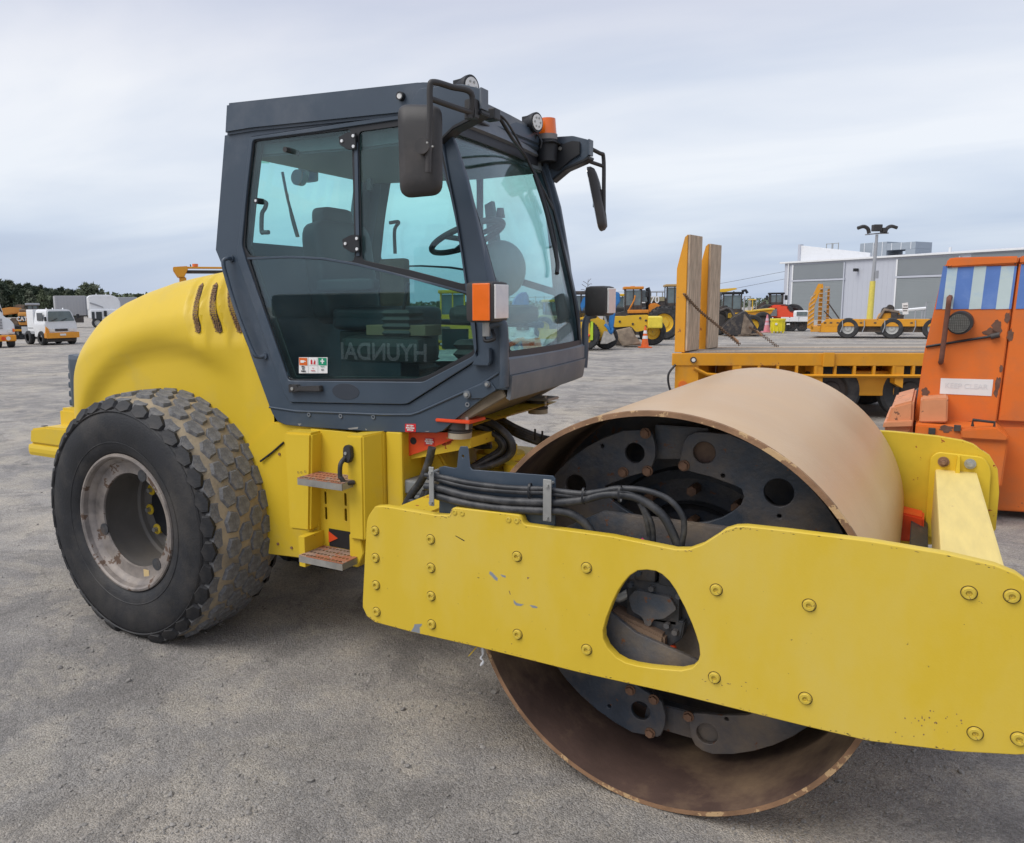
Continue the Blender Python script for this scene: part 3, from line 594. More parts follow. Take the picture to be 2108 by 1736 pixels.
for pts, r in (([(540, 700), (505, 850), (430, 1040), (330, 1180), (265, 1300)], .020), ([(470, 1150), (430, 1230), (360, 1310), (300, 1330)], .016), ([(300, 1240), (420, 1290), (520, 1340), (640, 1350)], .02), ([(440, 1040), (500, 980), (560, 960), (640, 985)], .012), ([(250, 1290), (350, 1300), (450, 1250), (520, 1120)], .015), ([(1085, 560), (1060, 640), (980, 690)], .008), ([(700, 600), (860, 640), (1000, 690), (1150, 690)], .012)):
    tube('loose_hose', [A(*za(*p), 1, -.66 if pts[0][0] < 600 else -.2) for p in pts], r, HOSE, yk, 10, 6)
vb = A(*za(380, 1130), 1, -.60)
bm = bmesh.new(); bm_box(bm, vb.x-.09, vb.x+.08, -.60, -.45, vb.z-.03, vb.z+.04, .01); bm_box(bm, vb.x-.04, vb.x+.06, -.60, -.50, vb.z-.10, vb.z-.03, .008)
bm_cyl(bm, (vb.x+.05, -.62, vb.z-.08), (vb.x+.05, -.52, vb.z-.08), .04, seg=8)
from_bm('steering_valve', bm, mat('grey_valve_paint', (.20, .21, .21), .5, var=.3, dust=.3), yk)
for x, y, r in ((320, 955, .022), (1120, 600, .045), (1130, 650, .06), (430, 935, .016)):
    v = A(*za(x, y), 1, -.42 if x < 500 else 0.0); cyl('joint_bolt', v, v+Vector((0, -.03, 0)) if x < 500 else v+Vector((0, 0, .03)), r, YELR, yk, seg=6 if x < 500 else 24)
v = A(*za(300, 870), 1, -.44); prism('side_bracket', [(v.x-.06, v.z-.08), (v.x-.06, v.z+.07), (v.x+.05, v.z+.10), (v.x+.09, v.z-.04)], -.44, -.40, YELR, yk, .004)
box('far_joint_block', -1.02, -.86, .1, .5, .95, 1.12, YELR, yk, .01)

# ================================================================== rear wheels
WX, WZ, WR = -3.07, .690, .700
def squash(v, side):
    # weight of the machine flattens the tread against the ground and bulges the walls
    if v.z < .02:
        v.z = .001 + max(0, v.z+.1)*.02
    return v
def make_wheel(side):
    """side -1 = the wheel nearest the viewpoint; outer face looks towards side*Y"""
    w = empty('rear_wheel', (WX-.005, side*.735, WZ-.004), parent=RO); w.scale = (1.028, 1.0, 1.028)
    s = side
    T = [(.382, .235), (.40, .262), (.44, .278), (.52, .290), (.60, .288), (.640, .270), (.668, .242), (.692, .19), (.705, .10), (.708, 0), (.705, -.10), (.692, -.19), (.668, -.242), (.640, -.270), (.60, -.288), (.50, -.285), (.40, -.262), (.382, -.235)]
    fz = lambda v: Vector((v.x, v.y, max(v.z, -(WZ-.006)/1.028)))
    ty = lathe('tyre', [(r, s*y) for r, y in T], (0, 0, 0), RUB, w, 112, ang=60, fn=fz)
    # tread base band in a dirtier rubber, a hair above the carcass
    tb = lathe('tread_base', [(r+.0015, s*y) for r, y in T[6:13]], (0, 0, 0), TREAD, w, 112, ang=60, fn=fz)
    # sidewall rings and raised lettering band
    bm = bmesh.new(); bm_lathe(bm, [(.455, s*.281), (.458, s*.284), (.462, s*.283)], (0, 0, 0), 96); bm_lathe(bm, [(.625, s*.281), (.630, s*.286), (.636, s*.277)], (0, 0, 0), 96)
    from_bm('sidewall_ring', bm, RUB, w, True)
    # hexagonal tread blocks
    def hexme(a, b, h, nm, m, seed):
        rnd = random.Random(seed); bm = bmesh.new(); lo = []; hi = []
        for k in range(6):
            an = k*math.pi/3+math.pi/6; q = 1+.26*(rnd.random()-.5)
            lo.append(bm.verts.new((a*1.22*math.cos(an)*q, b*1.22*math.sin(an)*q, -.012))); hi.append(bm.verts.new((a*math.cos(an)*q, b*math.sin(an)*q, h*(.92+.1*rnd.random()))))
        c = bm.verts.new((0, 0, h*.98))
        for k in range(6):
            j = (k+1) % 6; bm.faces.new((lo[k], lo[j], hi[j], hi[k])); bm.faces.new((hi[k], hi[j], c))
        me = bpy.data.meshes.new(nm); bm.to_mesh(me); bm.free(); me.materials.append(m); return me
    HX = [hexme(.052, .044, .015, 'tread_lug', LUG, q) for q in range(4)]
    SH = [hexme(.058, .036, .006, 'shoulder_lug', RUB, q+9) for q in range(3)]
    NA = 32; rows = [-.205, -.123, -.041, .041, .123, .205]
    rnd = random.Random(11)
    for ri, ry in enumerate(rows):
        for k in range(NA):
            a = 2*math.pi*(k+(.5 if ri % 2 else 0))/NA
            rr_ = .708-.25*ry*ry-.32*max(0, abs(ry)-.14)
            z_ = rr_*math.cos(a)
            if z_ < -.645: continue
            o = link('tread_lug', HX[rnd.randrange(4)], None, w)
            tilt = math.atan2(.28*abs(ry)+.35*max(0, abs(ry)-.15), 1)*(-1 if ry > 0 else 1)
            o.matrix_basis = Matrix.Translation((rr_*math.sin(a), ry, z_)) @ Matrix.Rotation(a, 4, 'Y') @ Matrix.Rotation(tilt, 4, 'X') @ Matrix.Rotation(rnd.gauss(0, .16), 4, 'Z')
    for q in (-1, 1):
        for k in range(NA):
            a = 2*math.pi*(k+(.0 if q > 0 else .5))/NA; rr_ = .664
            if rr_*math.cos(a) < -.64: continue
            o = link('shoulder_lug', SH[k % 3], None, w)
            o.matrix_basis = Matrix.Translation((rr_*math.sin(a), q*.262, rr_*math.cos(a))) @ Matrix.Rotation(a, 4, 'Y') @ Matrix.Rotation(-q*1.02, 4, 'X')
    # rim: rolled flange, drop-centre well, deep dished disc with the centre opening
    rm = lathe('rim', [(.386, s*.245), (.392, s*.258), (.388, s*.268), (.377, s*.270), (.368, s*.262), (.362, s*.235), (.345, s*.225), (.335, s*.205), (.315, s*.20), (.272, s*.198), (.268, s*.188)], (0, 0, 0), RIM, w, 96)
    lathe('wheel_well', [(.268, s*.190), (.300, s*.12), (.302, s*-.06), (.285, s*-.07), (.285, s*-.10), (.05, s*-.10)], (0, 0, 0), RIMD, rm, 72, ang=25)
    # notches in the lip: dark discs stand in for their shaded hollows
    for an in (.35, 2.5, 4.4):
        bm = bmesh.new(); bm_cyl(bm, (.285*math.sin(an), s*.203, .285*math.cos(an)), (.285*math.sin(an), s*.196, .285*math.cos(an)), .034, seg=20); from_bm('rim_notch_shade', bm, DRK, rm)
    hub = cyl('hub_plate', (0, s*-.098, 0), (0, s*-.075, 0), .19, BLK, rm)
    for k in range(10):
        a = k*math.pi/5+.2; g = cyl('wheel_nut', (.205*math.sin(a), s*-.10, .205*math.cos(a)), (.205*math.sin(a), s*-.045, .205*math.cos(a)), .014, ZINC, rm, seg=6)
        cyl('nut_boss', (.205*math.sin(a), s*-.10, .205*math.cos(a)), (.205*math.sin(a), s*-.07, .205*math.cos(a)), .032, YEL, rm)
    quadpoly('wheel_label', [(.10, s*.200, -.335), (.10, s*.200, -.275), (.055, s*.200, -.275), (.055, s*.200, -.335)], mat('cream_label', (.6, .45, .22), .7), rm, -.002 if s > 0 else .002)
    return w
make_wheel(-1); make_wheel(1)
box('axle', WX-.10, WX+.10, -.42, .42, WZ-.12, WZ+.12, YELR, RO, .02)

# ================================================================== rear frame, steps
prism('rear_chassis', [(-3.9, .95), (-3.9, 1.05), (-3.55, 1.2), (-1.45, 1.26), (-1.45, .60), (-1.9, .50), (-2.35, .48), (-2.6, .6), (-3.5, .75)], -.44, .44, YEL, RO, .01)
prism('side_skirt', [(-2.28, 1.27), (-1.44, 1.25), (-1.44, .78), (-1.56, .60), (-1.9, .53), (-2.38, .50), (-2.52, .7), (-2.5, 1.1)], -.60, -.44, YEL, RO, .004)
prism('side_skirt', [(-2.28, 1.27), (-1.44, 1.25), (-1.44, .78), (-1.56, .60), (-1.9, .53), (-2.38, .50), (-2.52, .7), (-2.5, 1.1)], .44, .60, YEL, RO, .004)
# battery box column left of the steps
def shell(name, outline, y0, m=YEL, bev=.012): return prism(name, outline, y0, -.60, m, RO, bev)
bl = XZ([(583, 889), (640, 892), (637, 1095), (594, 1090)], -.73)
sb = prism('side_locker', bl, -.73, -.60, YEL, RO, .012)
for x, y in ((275, 695), (302, 695), (336, 688)):
    v = A(*zs(x, y), 1, -.731); lathe('locker_scratch', [(.004, 0), (.006, -.001)], (v.x, v.y, v.z), RUSTB, sb, 8)
# recessed step back panel with slots
v_ = XZ([zs(350, 320), zs(690, 340), zs(730, 1290), zs(370, 1290)], -.64)
def slot(cx, cz, w=.010, h=.055): return fillet([(cx-w, cz-h), (cx+w, cz-h), (cx+w, cz+h), (cx-w, cz+h)], w)[::-1]
sl_ = []
for x, y in ((518, 920), (695, 935), (524, 1055), (698, 1070)):
    c = A(*zs(x, y), 1, -.64); sl_.append(slot(c.x, c.z, .0075, .034))
sp_ = plate('step_back_panel', [(-1.965, .62), (-1.965, 1.262), (-1.66, 1.262), (-1.66, .62)], -.645, .01, YEL, RO, holes=sl_)
prism('step_side_plate', XZ([zs(355, 850), zs(440, 850), zs(470, 1380), zs(375, 1360)], -.66), -.66, -.64, YEL, RO)
# door locker on the right of the steps, with bevelled face
dl = empty('battery_locker', parent=RO)
bm = bmesh.new()
q0 = [A(*zs(690, 370), 1, -.74), A(*zs(838, 375), 1, -.74), A(*zs(855, 1300), 1, -.74), A(*zs(728, 1285), 1, -.74)]
q1 = [Vector((q0[1].x, -.74, q0[1].z)), Vector((-1.50, -.64, q0[1].z+.012)), Vector((-1.50, -.64, q0[2].z+.02)), Vector((q0[2].x, -.74, q0[2].z))]
V = [bm.verts.new(p) for p in (q0[0], q0[1], q1[1], (q0[0].x, -.60, q0[0].z), (-1.50, -.60, q0[1].z+.012))]
V2 = [bm.verts.new(p) for p in (q0[3], q0[2], q1[2], (q0[3].x, -.60, q0[3].z), (-1.50, -.60, q0[2].z+.02))]
bm.faces.new((V[0], V[1], V2[1], V2[0])); bm.faces.new((V[1], V[2], V2[2], V2[1])); bm.faces.new((V[2], V[4], V2[4], V2[2])); bm.faces.new((V[3], V[0], V2[0], V2[3])); bm.faces.new((V[0], V[3], V[4], V[2], V[1])); bm.faces.new((V2[0], V2[1], V2[2], V2[4], V2[3]))
bmesh.ops.recalc_face_normals(bm, faces=bm.faces); bmesh.ops.bevel(bm, geom=bm.edges[:], offset=.008, segments=2, affect='EDGES')
from_bm('locker_door', bm, YEL, dl)
hv = A(*zs(722, 520), 1, -.742); hb_ = A(*zs(740, 780), 1, -.742)
prism('latch_housing', fillet([(hv.x-.022, hv.z-.045), (hv.x-.018, hv.z+.025), (hv.x-.002, hv.z+.042), (hv.x+.028, hv.z+.035), (hv.x+.032, hv.z-.02), (hv.x+.015, hv.z-.05)], .01), -.768, -.741, BLKP, dl, .003)
tube('grab_handle', [(hv.x-.008, -.755, hv.z-.02), (hv.x-.008, -.80, hv.z-.05), (hv.x-.012, -.802, hv.z-.11), (hb_.x-.014, -.80, hb_.z+.03), (hb_.x, -.785, hb_.z+.004), (hb_.x+.022, -.745, hb_.z)], .012, BLKP, dl, 10, 6)
cyl('key_lock', (hv.x+.0, -.768, hv.z), (hv.x+.0, -.773, hv.z), .008, ZINC, dl)
box('front_locker', -1.498, -1.40, -.62, -.44, .72, 1.285, YEL, RO, .012)
# perforated treads
def tread(nm, pL, pR, y, depth, m):
    L_ = A(*pL, 1, y); R_ = A(*pR, 1, y); z = (L_.z+R_.z)/2; g = empty(nm, parent=RO)
    x0, x1 = L_.x, R_.x; hs = []
    rnd = random.Random(2)
    for i in range(11):
        for j in range(4):
            hx = x0+.018+(x1-x0-.036)*(i+(.25 if j % 2 else -.0))/10.5; hy = .024+(depth-.045)*j/3
            if hx > x1-.014: continue
            hs.append([(hx+.0085*math.cos(t*math.pi/4), hy+.011*math.sin(t*math.pi/4)) for t in range(8)][::-1])
    me = plate_mesh([(x0, 0), (x1, 0), (x1, depth), (x0, depth)], hs, .004, .0008); me.materials.clear()
    me.transform(Matrix.Translation((0, y, z+.034))); link('tread_plate', me, mat('rusty_tread', (.30, .20, .15), .75, var=.4, vscale=9, wear=.5, wcol=(.33, .13, .07), wscale=7), g)
    box('tread_front_edge', x0, x1, y, y+.006, z-.002, z+.032, mat('dirty_grey_edge', (.24, .23, .21), .7, var=.3, vscale=14, dust=.5), g, .001)
    box('tread_side', x0, x0+.006, y+.006, y+depth, z, z+.032, ZINC, g, 0); box('tread_side', x1-.006, x1, y+.006, y+depth, z, z+.032, ZINC, g, 0)
    bm = bmesh.new()
    for i in range(18):
        bm_box(bm, x0+.012+(x1-x0-.03)*i/17, x0+.018+(x1-x0-.03)*i/17, y+.0062, y+.010, z+.033, z+.0405)
    from_bm('tread_teeth', bm, RUSTB, g)
    return g
tread('upper_step', zs(268, 808), zs(660, 850), -.83, .17, None)
tread('lower_step', zs(282, 1490), zs(665, 1555), -.84, .19, None)
prism('step_hanger', [(-1.94, .56), (-1.94, .72), (-1.90, .72), (-1.90, .56)], -.80, -.60, YEL, RO)
prism('step_hanger', [(-1.67, .58), (-1.67, .75), (-1.60, .75), (-1.58, .66), (-1.62, .58)], -.72, -.60, YEL, RO, .004)
prism('step_recess_shade', [(-1.86, .64), (-1.86, .735), (-1.68, .735), (-1.68, .64)], -.652, -.647, BLK, RO)  # black sheet laid on the panel for the shade of a recess
prism('recess_bracket', [(-1.86, .66), (-1.86, .72), (-1.80, .69)], -.656, -.652, RED, RO)

# ================================================================== engine hood
HWH = .615
HOODP = [(-1.95, 2.13), (-2.35, 2.145), (-2.60, 2.135), (-2.80, 2.115), (-3.0, 2.092), (-3.22, 2.062), (-3.45, 2.012), (-3.65, 1.955), (-3.82, 1.885), (-3.98, 1.79), (-4.10, 1.66), (-4.17, 1.53), (-4.205, 1.38), (-4.22, 1.2), (-4.22, 1.10)]
def hood_top(x):
    if x > -1.95: return 2.13
    for (a, b), (c, d) in zip(HOODP, HOODP[1:]):
        if c <= x <= a: t = (x-a)/(c-a); return b+(d-b)*t
    return HOODP[-1][1]
def hull_off(x, z):
    """half width of the hood wall at (x, z), arch swelling included"""
    tail = max(0, (-3.75-x)/.48); w = HWH*(1-.30*min(1, tail)**2.6); fs = min(1, max(0, (x+2.80)/.32)); fs = fs*fs*(3-2*fs); w -= .028*fs
    d = math.hypot(x-WX, z-WZ); q = (d-.985)/.06
    return w, (1-fs)*.055/(1+math.exp(-q*3.2))*math.exp(-max(0, d-1.04)**2/.11)
def hood():
    top = hood_top
    hw = HWH
    bm = bmesh.new(); rings = []; NS = 230; M = 64
    zb = 1.02
    for i in range(NS+1):
        u = i/NS
        x = -2.22-(2.0)*(1-(1-u)**1.25)          # denser towards the tail
        h = max(top(x), zb+.02); ring = []
        w = hull_off(x, 1)[0]
        rc = min(.26, (h-zb)*.5)
        for j in range(M+1):
            # walk from near-side bottom, up the wall, round the shoulder, to the middle, and down the far side
            s_ = j/M; sgn = -1 if s_ <= .5 else 1; t = (s_ if s_ <= .5 else 1-s_)*2
            if t < .5: y = w; z = zb+(h-rc-zb)*(t/.5); 
            elif t < .8: a = (t-.5)/.3*math.pi/2; y = w-rc*(1-math.cos(a)); z = h-rc+rc*math.sin(a)
            else: y = (w-rc)*(1-(t-.8)/.2); z = h+.012*(1-(y/w)**2)
            # wheel-arch swelling
            if t < .62:
                sw = hull_off(x, z)[1]
                y += sw*(1 if t < .5 else 1-(t-.5)/.12)
            # slot recesses
            for (xa, xb, sh) in SLOTS:
                if 1.72 < z < 2.15 and y > .33:
                    f = (z-1.75)/.29; xm = xa+(xb-xa)*f; dd = abs(x-xm)
                    if dd < .055:
                        q = .030*(1-(dd/.055)**4)*(lambda k: k*k*(3-2*k))(min(1, (z-1.72)/.06)); an_ = 0 if t < .5 else (t-.5)/.3*math.pi/2
                        q *= max(0, 1-(an_/1.25)**3); y -= q*math.cos(an_); z -= q*math.sin(an_)
            ring.append(bm.verts.new((min(x, -2.28-max(0, z-1.33)*.40), sgn*y, z)))
        rings.append(ring)
    for a, b in zip(rings, rings[1:]):
        for j in range(M): bm.faces.new((a[j], a[j+1], b[j+1], b[j]))
    bm.faces.new(rings[-1])
    bmesh.ops.recalc_face_normals(bm, faces=bm.faces)
    return from_bm('hood', bm, YEL, RO, True, 40)
sv = [(A(*zh(x_, 345), 1, -.555), A(*zh(x_+50, 735), 1, -.63)) for x_ in (1400, 1520, 1640)]
SLOTS = [(b.x, a.x, 0) for a, b in sv]
HD = hood()
from mathutils.bvhtree import BVHTree
_b = bmesh.new(); _b.from_mesh(HD.data); BVH = BVHTree.FromBMesh(_b); _b.free()
GRL = mat('perforated_grille', (.035, .022, .014), .6, var=.5, vscale=4, wear=.5, wcol=(.10, .055, .03), wscale=60)
for (xa, xb, _) in SLOTS:
    # black sheet painting the shade inside the vent, perforated sheet in front
    n = 20; outl = []
    xm_ = lambda z: xa+(xb-xa)*((z-1.75)/.29)
    for k in range(n+1):
        f = k/n; z = 1.755+.29*f; outl.append((xm_(z)+.022*max(0, 1-(2*f-1)**8)**.5, z))
    L2 = [(2*xm_(z)-x+.002, z) for x, z in outl][::-1]
    o2 = outl+L2; hs = []
    for r_ in range(23):
        z = 1.768+r_*.0117
        for c_ in range(4):
            x = xm_(z)-.0165+c_*.0105+(.005 if r_ % 2 else 0)
            if abs(x-xm_(z)) < .018: hs.append([(x+.0040*math.cos(t*math.pi/3), z+.0046*math.sin(t*math.pi/3)) for t in range(6)][::-1])
    gp = plate('vent_grille', o2, 0, .002, mat('brown_mesh', (.20, .11, .05), .7, var=.4, vscale=30), HD, holes=hs, bevel=.0004)
    pk = prism('vent_shade', o2, 0, .003, BLK, HD)
    for ob, ofs in ((gp, .009), (pk, .003)):
        bm = bmesh.new(); bm.from_mesh(ob.data)
        if ob is pk:
            bmesh.ops.delete(bm, geom=[v for v in bm.verts if v.co.y > .001], context='VERTS'); bmesh.ops.triangulate(bm, faces=bm.faces[:])
            bmesh.ops.subdivide_edges(bm, edges=bm.edges[:], cuts=2)
        for v in bm.verts:
            h = BVH.ray_cast(Vector((v.co.x, -2, v.co.z)), Vector((0, 1, 0)))
            v.co.y += (h[0].y if h[0] is not None else -.5)-ofs
        bm.to_mesh(ob.data); bm.free()
# rear grille pad on the tail
bm = bmesh.new()
for i in range(6):
    z = 1.24+i*.062
    bm_box(bm, -4.290+.006*i-.012*(i-2)*(i-3)*-.1, -4.20, -.50, .50, z-.005, z+.042, .014)
bm_box(bm, -4.25, -4.10, -.51, .51, 1.22, 1.59, .03)
from_bm('tail_grille', bm, SLATE, HD)
# tail and counterweight
tube('panel_gap', [A(536, 950, 1, -.612), A(560, 932, 1, -.606), A(584, 911, 1, -.604)], .006, BLK, RO, 6, 2)
for px, py in ((575, 935), (572, 1120), (600, 1128)): q_ = A(px, py, 1, -.603); cyl('skirt_bolt', (q_.x, -.60, q_.z), (q_.x, -.606, q_.z), .008, RUSTB, RO, seg=10)
prism('tail_panel', [(-4.30, .92), (-4.29, 1.23), (-3.80, 1.23), (-3.72, .92)], -.575, .575, YEL, RO, .02)
cw = A(65, 915, 1, -.80)
bmc = bmesh.new(); bm_box(bmc, -4.42, -3.90, -.74, .74, .915, 1.0, .03)
from_bm('counterweight', bmc, YEL, RO)
prism('bumper_block', [(-4.40, 1.0), (-4.38, 1.10), (-4.20, 1.125), (-3.98, 1.13), (-3.93, 1.0)], -.73, -.40, YEL, RO, .012)
prism('bumper_block', [(-4.40, 1.0), (-4.38, 1.10), (-4.20, 1.125), (-3.98, 1.13), (-3.93, 1.0)], .40, .73, YEL, RO, .012)
for dy in (-.70, -.5): box('block_slot', -4.30, -4.27, dy, dy+.03, 1.118, 1.122, BLK, RO, 0)

# ================================================================== cab
CB = empty('cab', parent=RO); YC = -.62
def sidepart(nm, pts, y, th, m, fil=None, holes=(), bev=.003, par=None, both=True):
    o = XZ(pts, YC); o = fillet(o, fil) if fil else o
    hh = [XZ(h, YC)[::-1] if not isinstance(h, tuple) else fillet(XZ(h[0], YC), h[1])[::-1] for h in holes]
    a = plate(nm, o, y, th, m, par or CB, hh, bev)
    if both: plate(nm, o, -y-th, th, m, par or CB, hh, bev)
    return a
# door opening and door outlines, rear-top corner first
door_o = [z1(478, 590), z1(1000, 512), z1(1790, 393), z2(300, 345), z2(505, 420), z2(545, 640), z2(580, 860), z2(620, 1080), z2(660, 1300), z2(700, 1560), z4(400, 560), z4(430, 760), z4(448, 905), z3(2010, 905), z3(1925, 960), z3(1485, 1238), z3(1440, 1243), z3(600, 1228), z3(560, 1170), z3(400, 720), z3(205, 150), z3(205, 60), z1(372, 1540), z1(420, 1100)]
bodyo = [z1(245, 575), z1(165, 1585), z3(75, 180), z3(300, 880), z3(440, 1262), z3(460, 1310), z3(500, 1370), z3(560, 1395), z3(700, 1410), z3(1200, 1445), z3(1690, 1455), z3(1740, 1440), z3(1850, 1340), z4(600, 1243), z4(700, 1232), z4(690, 1100), z4(640, 740), z4(600, 560), z4(548, 380), z2(850, 1470), z2(790, 1200), z2(720, 900), z2(600, 545), z2(500, 300), z1(1900, 260)]
def inset(pts, k):
    c = [sum(p[0] for p in pts)/len(pts), sum(p[1] for p in pts)/len(pts)]
    return [(c[0]+(p[0]-c[0])*k, c[1]+(p[1]-c[1])*k) for p in pts]
sidepart('side_panel', bodyo, YC, .03, SLATE, holes=[(door_o, .01)], fil=None)
g_ul = [z1(512, 628), z1(1355, 522), z1(1372, 700), z1(1395, 1640), z1(1380, 1688), z1(900, 1650), z1(470, 1640), z1(425, 1555), z1(455, 1100)]
g_ur = [z1(1432, 545), z1(1780, 495), z2(300, 440), z2(470, 510), z2(560, 900), z2(630, 1230), z2(690, 1560), z3(1905, 300), z3(1910, 335), z3(1880, 335), z3(1500, 235), z3(1140, 160), z3(1132, 60), z1(1440, 900)]
g_lo = [z3(290, 150), z3(600, 145), z3(850, 160), z3(1110, 205), z3(1500, 300), z3(1910, 415), z3(1930, 450), z3(1975, 820), z3(1960, 845), z3(1640, 1020), z3(1540, 1050), z3(610, 1052), z3(580, 1035), z3(420, 560)]
door_frame_hole = [z1(505, 618), z1(1000, 555), z1(1785, 440), z2(300, 395), z2(490, 462), z2(560, 800), z2(640, 1180), z2(695, 1520), z3(1925, 350), z3(1985, 640), z3(1998, 835), z3(1970, 880), z3(1600, 1072), z3(590, 1062), z3(270, 150), z1(408, 1545), z1(455, 1050)]
dr = sidepart('door_frame', inset(door_o, .996), YC-.012, .03, SLATE, holes=[(door_frame_hole, .02)], fil=.012)
sidepart('door_seal', inset(door_o, 1.012), YC+.030, .012, BLK, holes=[inset(door_frame_hole, .97)])
# black border round the panes
sidepart('door_glass_border', inset(door_frame_hole, 1.006), YC-.003, .010, BLK, holes=[(g_ul, .015), (g_ur, .02), (g_lo, .02)], bev=.001)
def pane(nm, pts, y, m, k=1.01):
    o = fillet(XZ(inset(pts, k), YC), .02); a = plate(nm, o, y, .004, m, CB, bevel=0)
    plate(nm, o, -y-.004, .004, m, CB, bevel=0)
    return a
pane('window_pane', g_ul, YC+.004, GLS); pane('window_pane', g_ur, YC+.004, GLS); pane('door_pane', g_lo, YC+.004, GLD)
# division bars proud of the glass
def bar(nm, pts, y, th, m): return sidepart(nm, pts, y, th, m, bev=.001, both=True)
bar('window_bar', [z1(1398, 640), z1(1425, 640), z1(1445, 1640), z1(1415, 1640)], YC-.010, .008, SLATE)
bar('sill_bar', [z3(280, 140), z3(600, 128), z3(850, 140), z3(1100, 182), z3(1500, 285), z3(1925, 395), z3(1925, 410), z3(1500, 300), z3(1100, 200), z3(850, 156), z3(600, 143), z3(285, 155)], YC-.010, .008, SLATE)
# hinges
def hinge(zf, x, y):
    pts = [(x-95, y-35), (x-20, y-75), (x+55, y-75), (x+60, y+75), (x-10, y+80), (x-85, y+35)]
    v = [A(*zf(*p), 1, YC-.014) for p in pts]; h = prism('window_hinge', fillet([(q.x, q.z) for q in v], .006), YC-.022, YC-.012, BLK, CB, .002)
    for dx, dy in ((-70, 0), (30, -45), (32, 48)):
        c = A(*zf(x+dx, y+dy), 1, YC-.022); cyl('hinge_screw', (c.x, YC-.022, c.z), (c.x, YC-.028, c.z), .0075, WHT, h, seg=14)
hinge(z1, 1352, 625); hinge(z1, 1383, 1530)
# pane latches, knob
c = A(*z1(545, 1155), 1, YC); cyl('latch_knob', (c.x, YC-.02, c.z), (c.x, YC+.03, c.z), .016, BLK, CB); cyl('knob_cap', (c.x, YC-.024, c.z), (c.x, YC-.020, c.z), .007, WHT, CB)
tube('window_latch', [A(*z1(*p), 1, YC+.03) for p in ((555, 1155), (610, 1170), (600, 1220), (575, 1270), (572, 1420), (590, 1430), (635, 1430))], .012, BLKP, CB, 8, 5)
c = A(*z1(800, 705), 1, YC-.01); tube('window_stay_knob', [(c.x, YC-.03, c.z), (c.x+.0, YC+.005, c.z), (c.x+.02, YC+.05, c.z-.01)], .014, BLKP, CB)
c = A(*z1(1533, 1015), 1, YC+.05); box('coat_hook', c.x-.014, c.x+.014, YC+.03, YC+.05, c.z-.03, c.z+.03, BLK, CB, .006)
c = A(*z2(152, 1270), 1, .58); tube('far_latch', [(c.x-.05, .56, c.z), (c.x+.02, .56, c.z), (c.x-.02, .57, c.z-.05), (c.x-.02, .57, c.z-.2)], .012, BLKP, CB)
# stickers in the upper pane and on the door glass
def sticker(nm, zf, x0, y0, x1, y1, m, y=YC-.0045, par=CB):
    a = A(*zf(x0, y0), 1, y); b = A(*zf(x1, y0), 1, y); c = A(*zf(x1, y1), 1, y); d = A(*zf(x0, y1), 1, y)
    return quadpoly(nm, [(a.x, y, a.z), (d.x, y, d.z), (c.x, y, c.z), (b.x, y, b.z)], m, par, -.0006), a, c
PGR = mat('pale_green_label', (.30, .52, .46), .6)
sticker('glass_sticker', z1, 563, 672, 638, 822, PGR, .575); sticker('glass_sticker', z1, 640, 658, 778, 750, PGR, .575)
sticker('glass_sticker', z3, 1733, 675, 1932, 825, mat('teal_label', (.10, .25, .26), .6), .575)
for x0, x1, m1, lines, tc_ in ((660, 729, ORL, ('SPILL', 'KIT', 'INSIDE'), 'K'), (731, 802, PAPER, ('Fire', 'extinguisher'), 'R'), (804, 874, GRNL, ('First aid', 'KIT'), 'G')):
    o, a, c = sticker('safety_sticker', z3, x0, 888, x1, 1008, PAPER, YC-.0035)
    w_ = (c.x-a.x); h_ = a.z-c.z; yy = YC-.0052; mid = (a.x+c.x)/2
    quadpoly('sticker_field', [(a.x+.002, yy, a.z-.002), (a.x+.002, yy, a.z-h_*.5), (c.x-.002, yy, a.z-h_*.5), (c.x-.002, yy, a.z-.002)], m1, o, -.0003)
    if tc_ == 'K':
        prism('oil_can', [(mid-.018, a.z-h_*.34), (mid-.018, a.z-h_*.18), (mid+.004, a.z-h_*.18), (mid+.02, a.z-h_*.24), (mid+.018, a.z-h_*.28), (mid+.006, a.z-h_*.26), (mid+.006, a.z-h_*.34)], yy-.001, yy-.0004, PAPER, o)
        for k, s_ in enumerate(lines): text('sticker_text', s_, .0105, (mid, yy-.001, a.z-h_*(.60+.14*k)), BLK, o, bold=.0003)
    elif tc_ == 'R':
        prism('extinguisher_mark', [(mid-.014, a.z-h_*.44), (mid-.014, a.z-h_*.20), (mid-.008, a.z-h_*.12), (mid-.002, a.z-h_*.20), (mid-.002, a.z-h_*.44)], yy-.001, yy-.0004, REDL, o)
        prism('flame_mark', [(mid+.004, a.z-h_*.44), (mid+.012, a.z-h_*.12), (mid+.016, a.z-h_*.28), (mid+.02, a.z-h_*.18), (mid+.018, a.z-h_*.44)], yy-.001, yy-.0004, REDL, o)
        for k, s_ in enumerate(lines): text('sticker_text', s_, .0075, (mid, yy-.001, a.z-h_*(.68+.16*k)), REDL, o, sx=.8)
    else:
        prism('cross_mark', [(mid-.004, a.z-h_*.08), (mid+.004, a.z-h_*.08), (mid+.004, a.z-h_*.40), (mid-.004, a.z-h_*.40)], yy-.001, yy-.0004, PAPER, o)
        prism('cross_mark', [(mid-.013, a.z-h_*.20), (mid+.013, a.z-h_*.20), (mid+.013, a.z-h_*.28), (mid-.013, a.z-h_*.28)], yy-.0012, yy-.0004, PAPER, o)
        text('sticker_text', lines[0], .0088, (mid, yy-.001, a.z-h_*.58), GRNL, o, sx=.9); text('sticker_text', lines[1], .012, (mid, yy-.001, a.z-h_*.80), BLK, o)
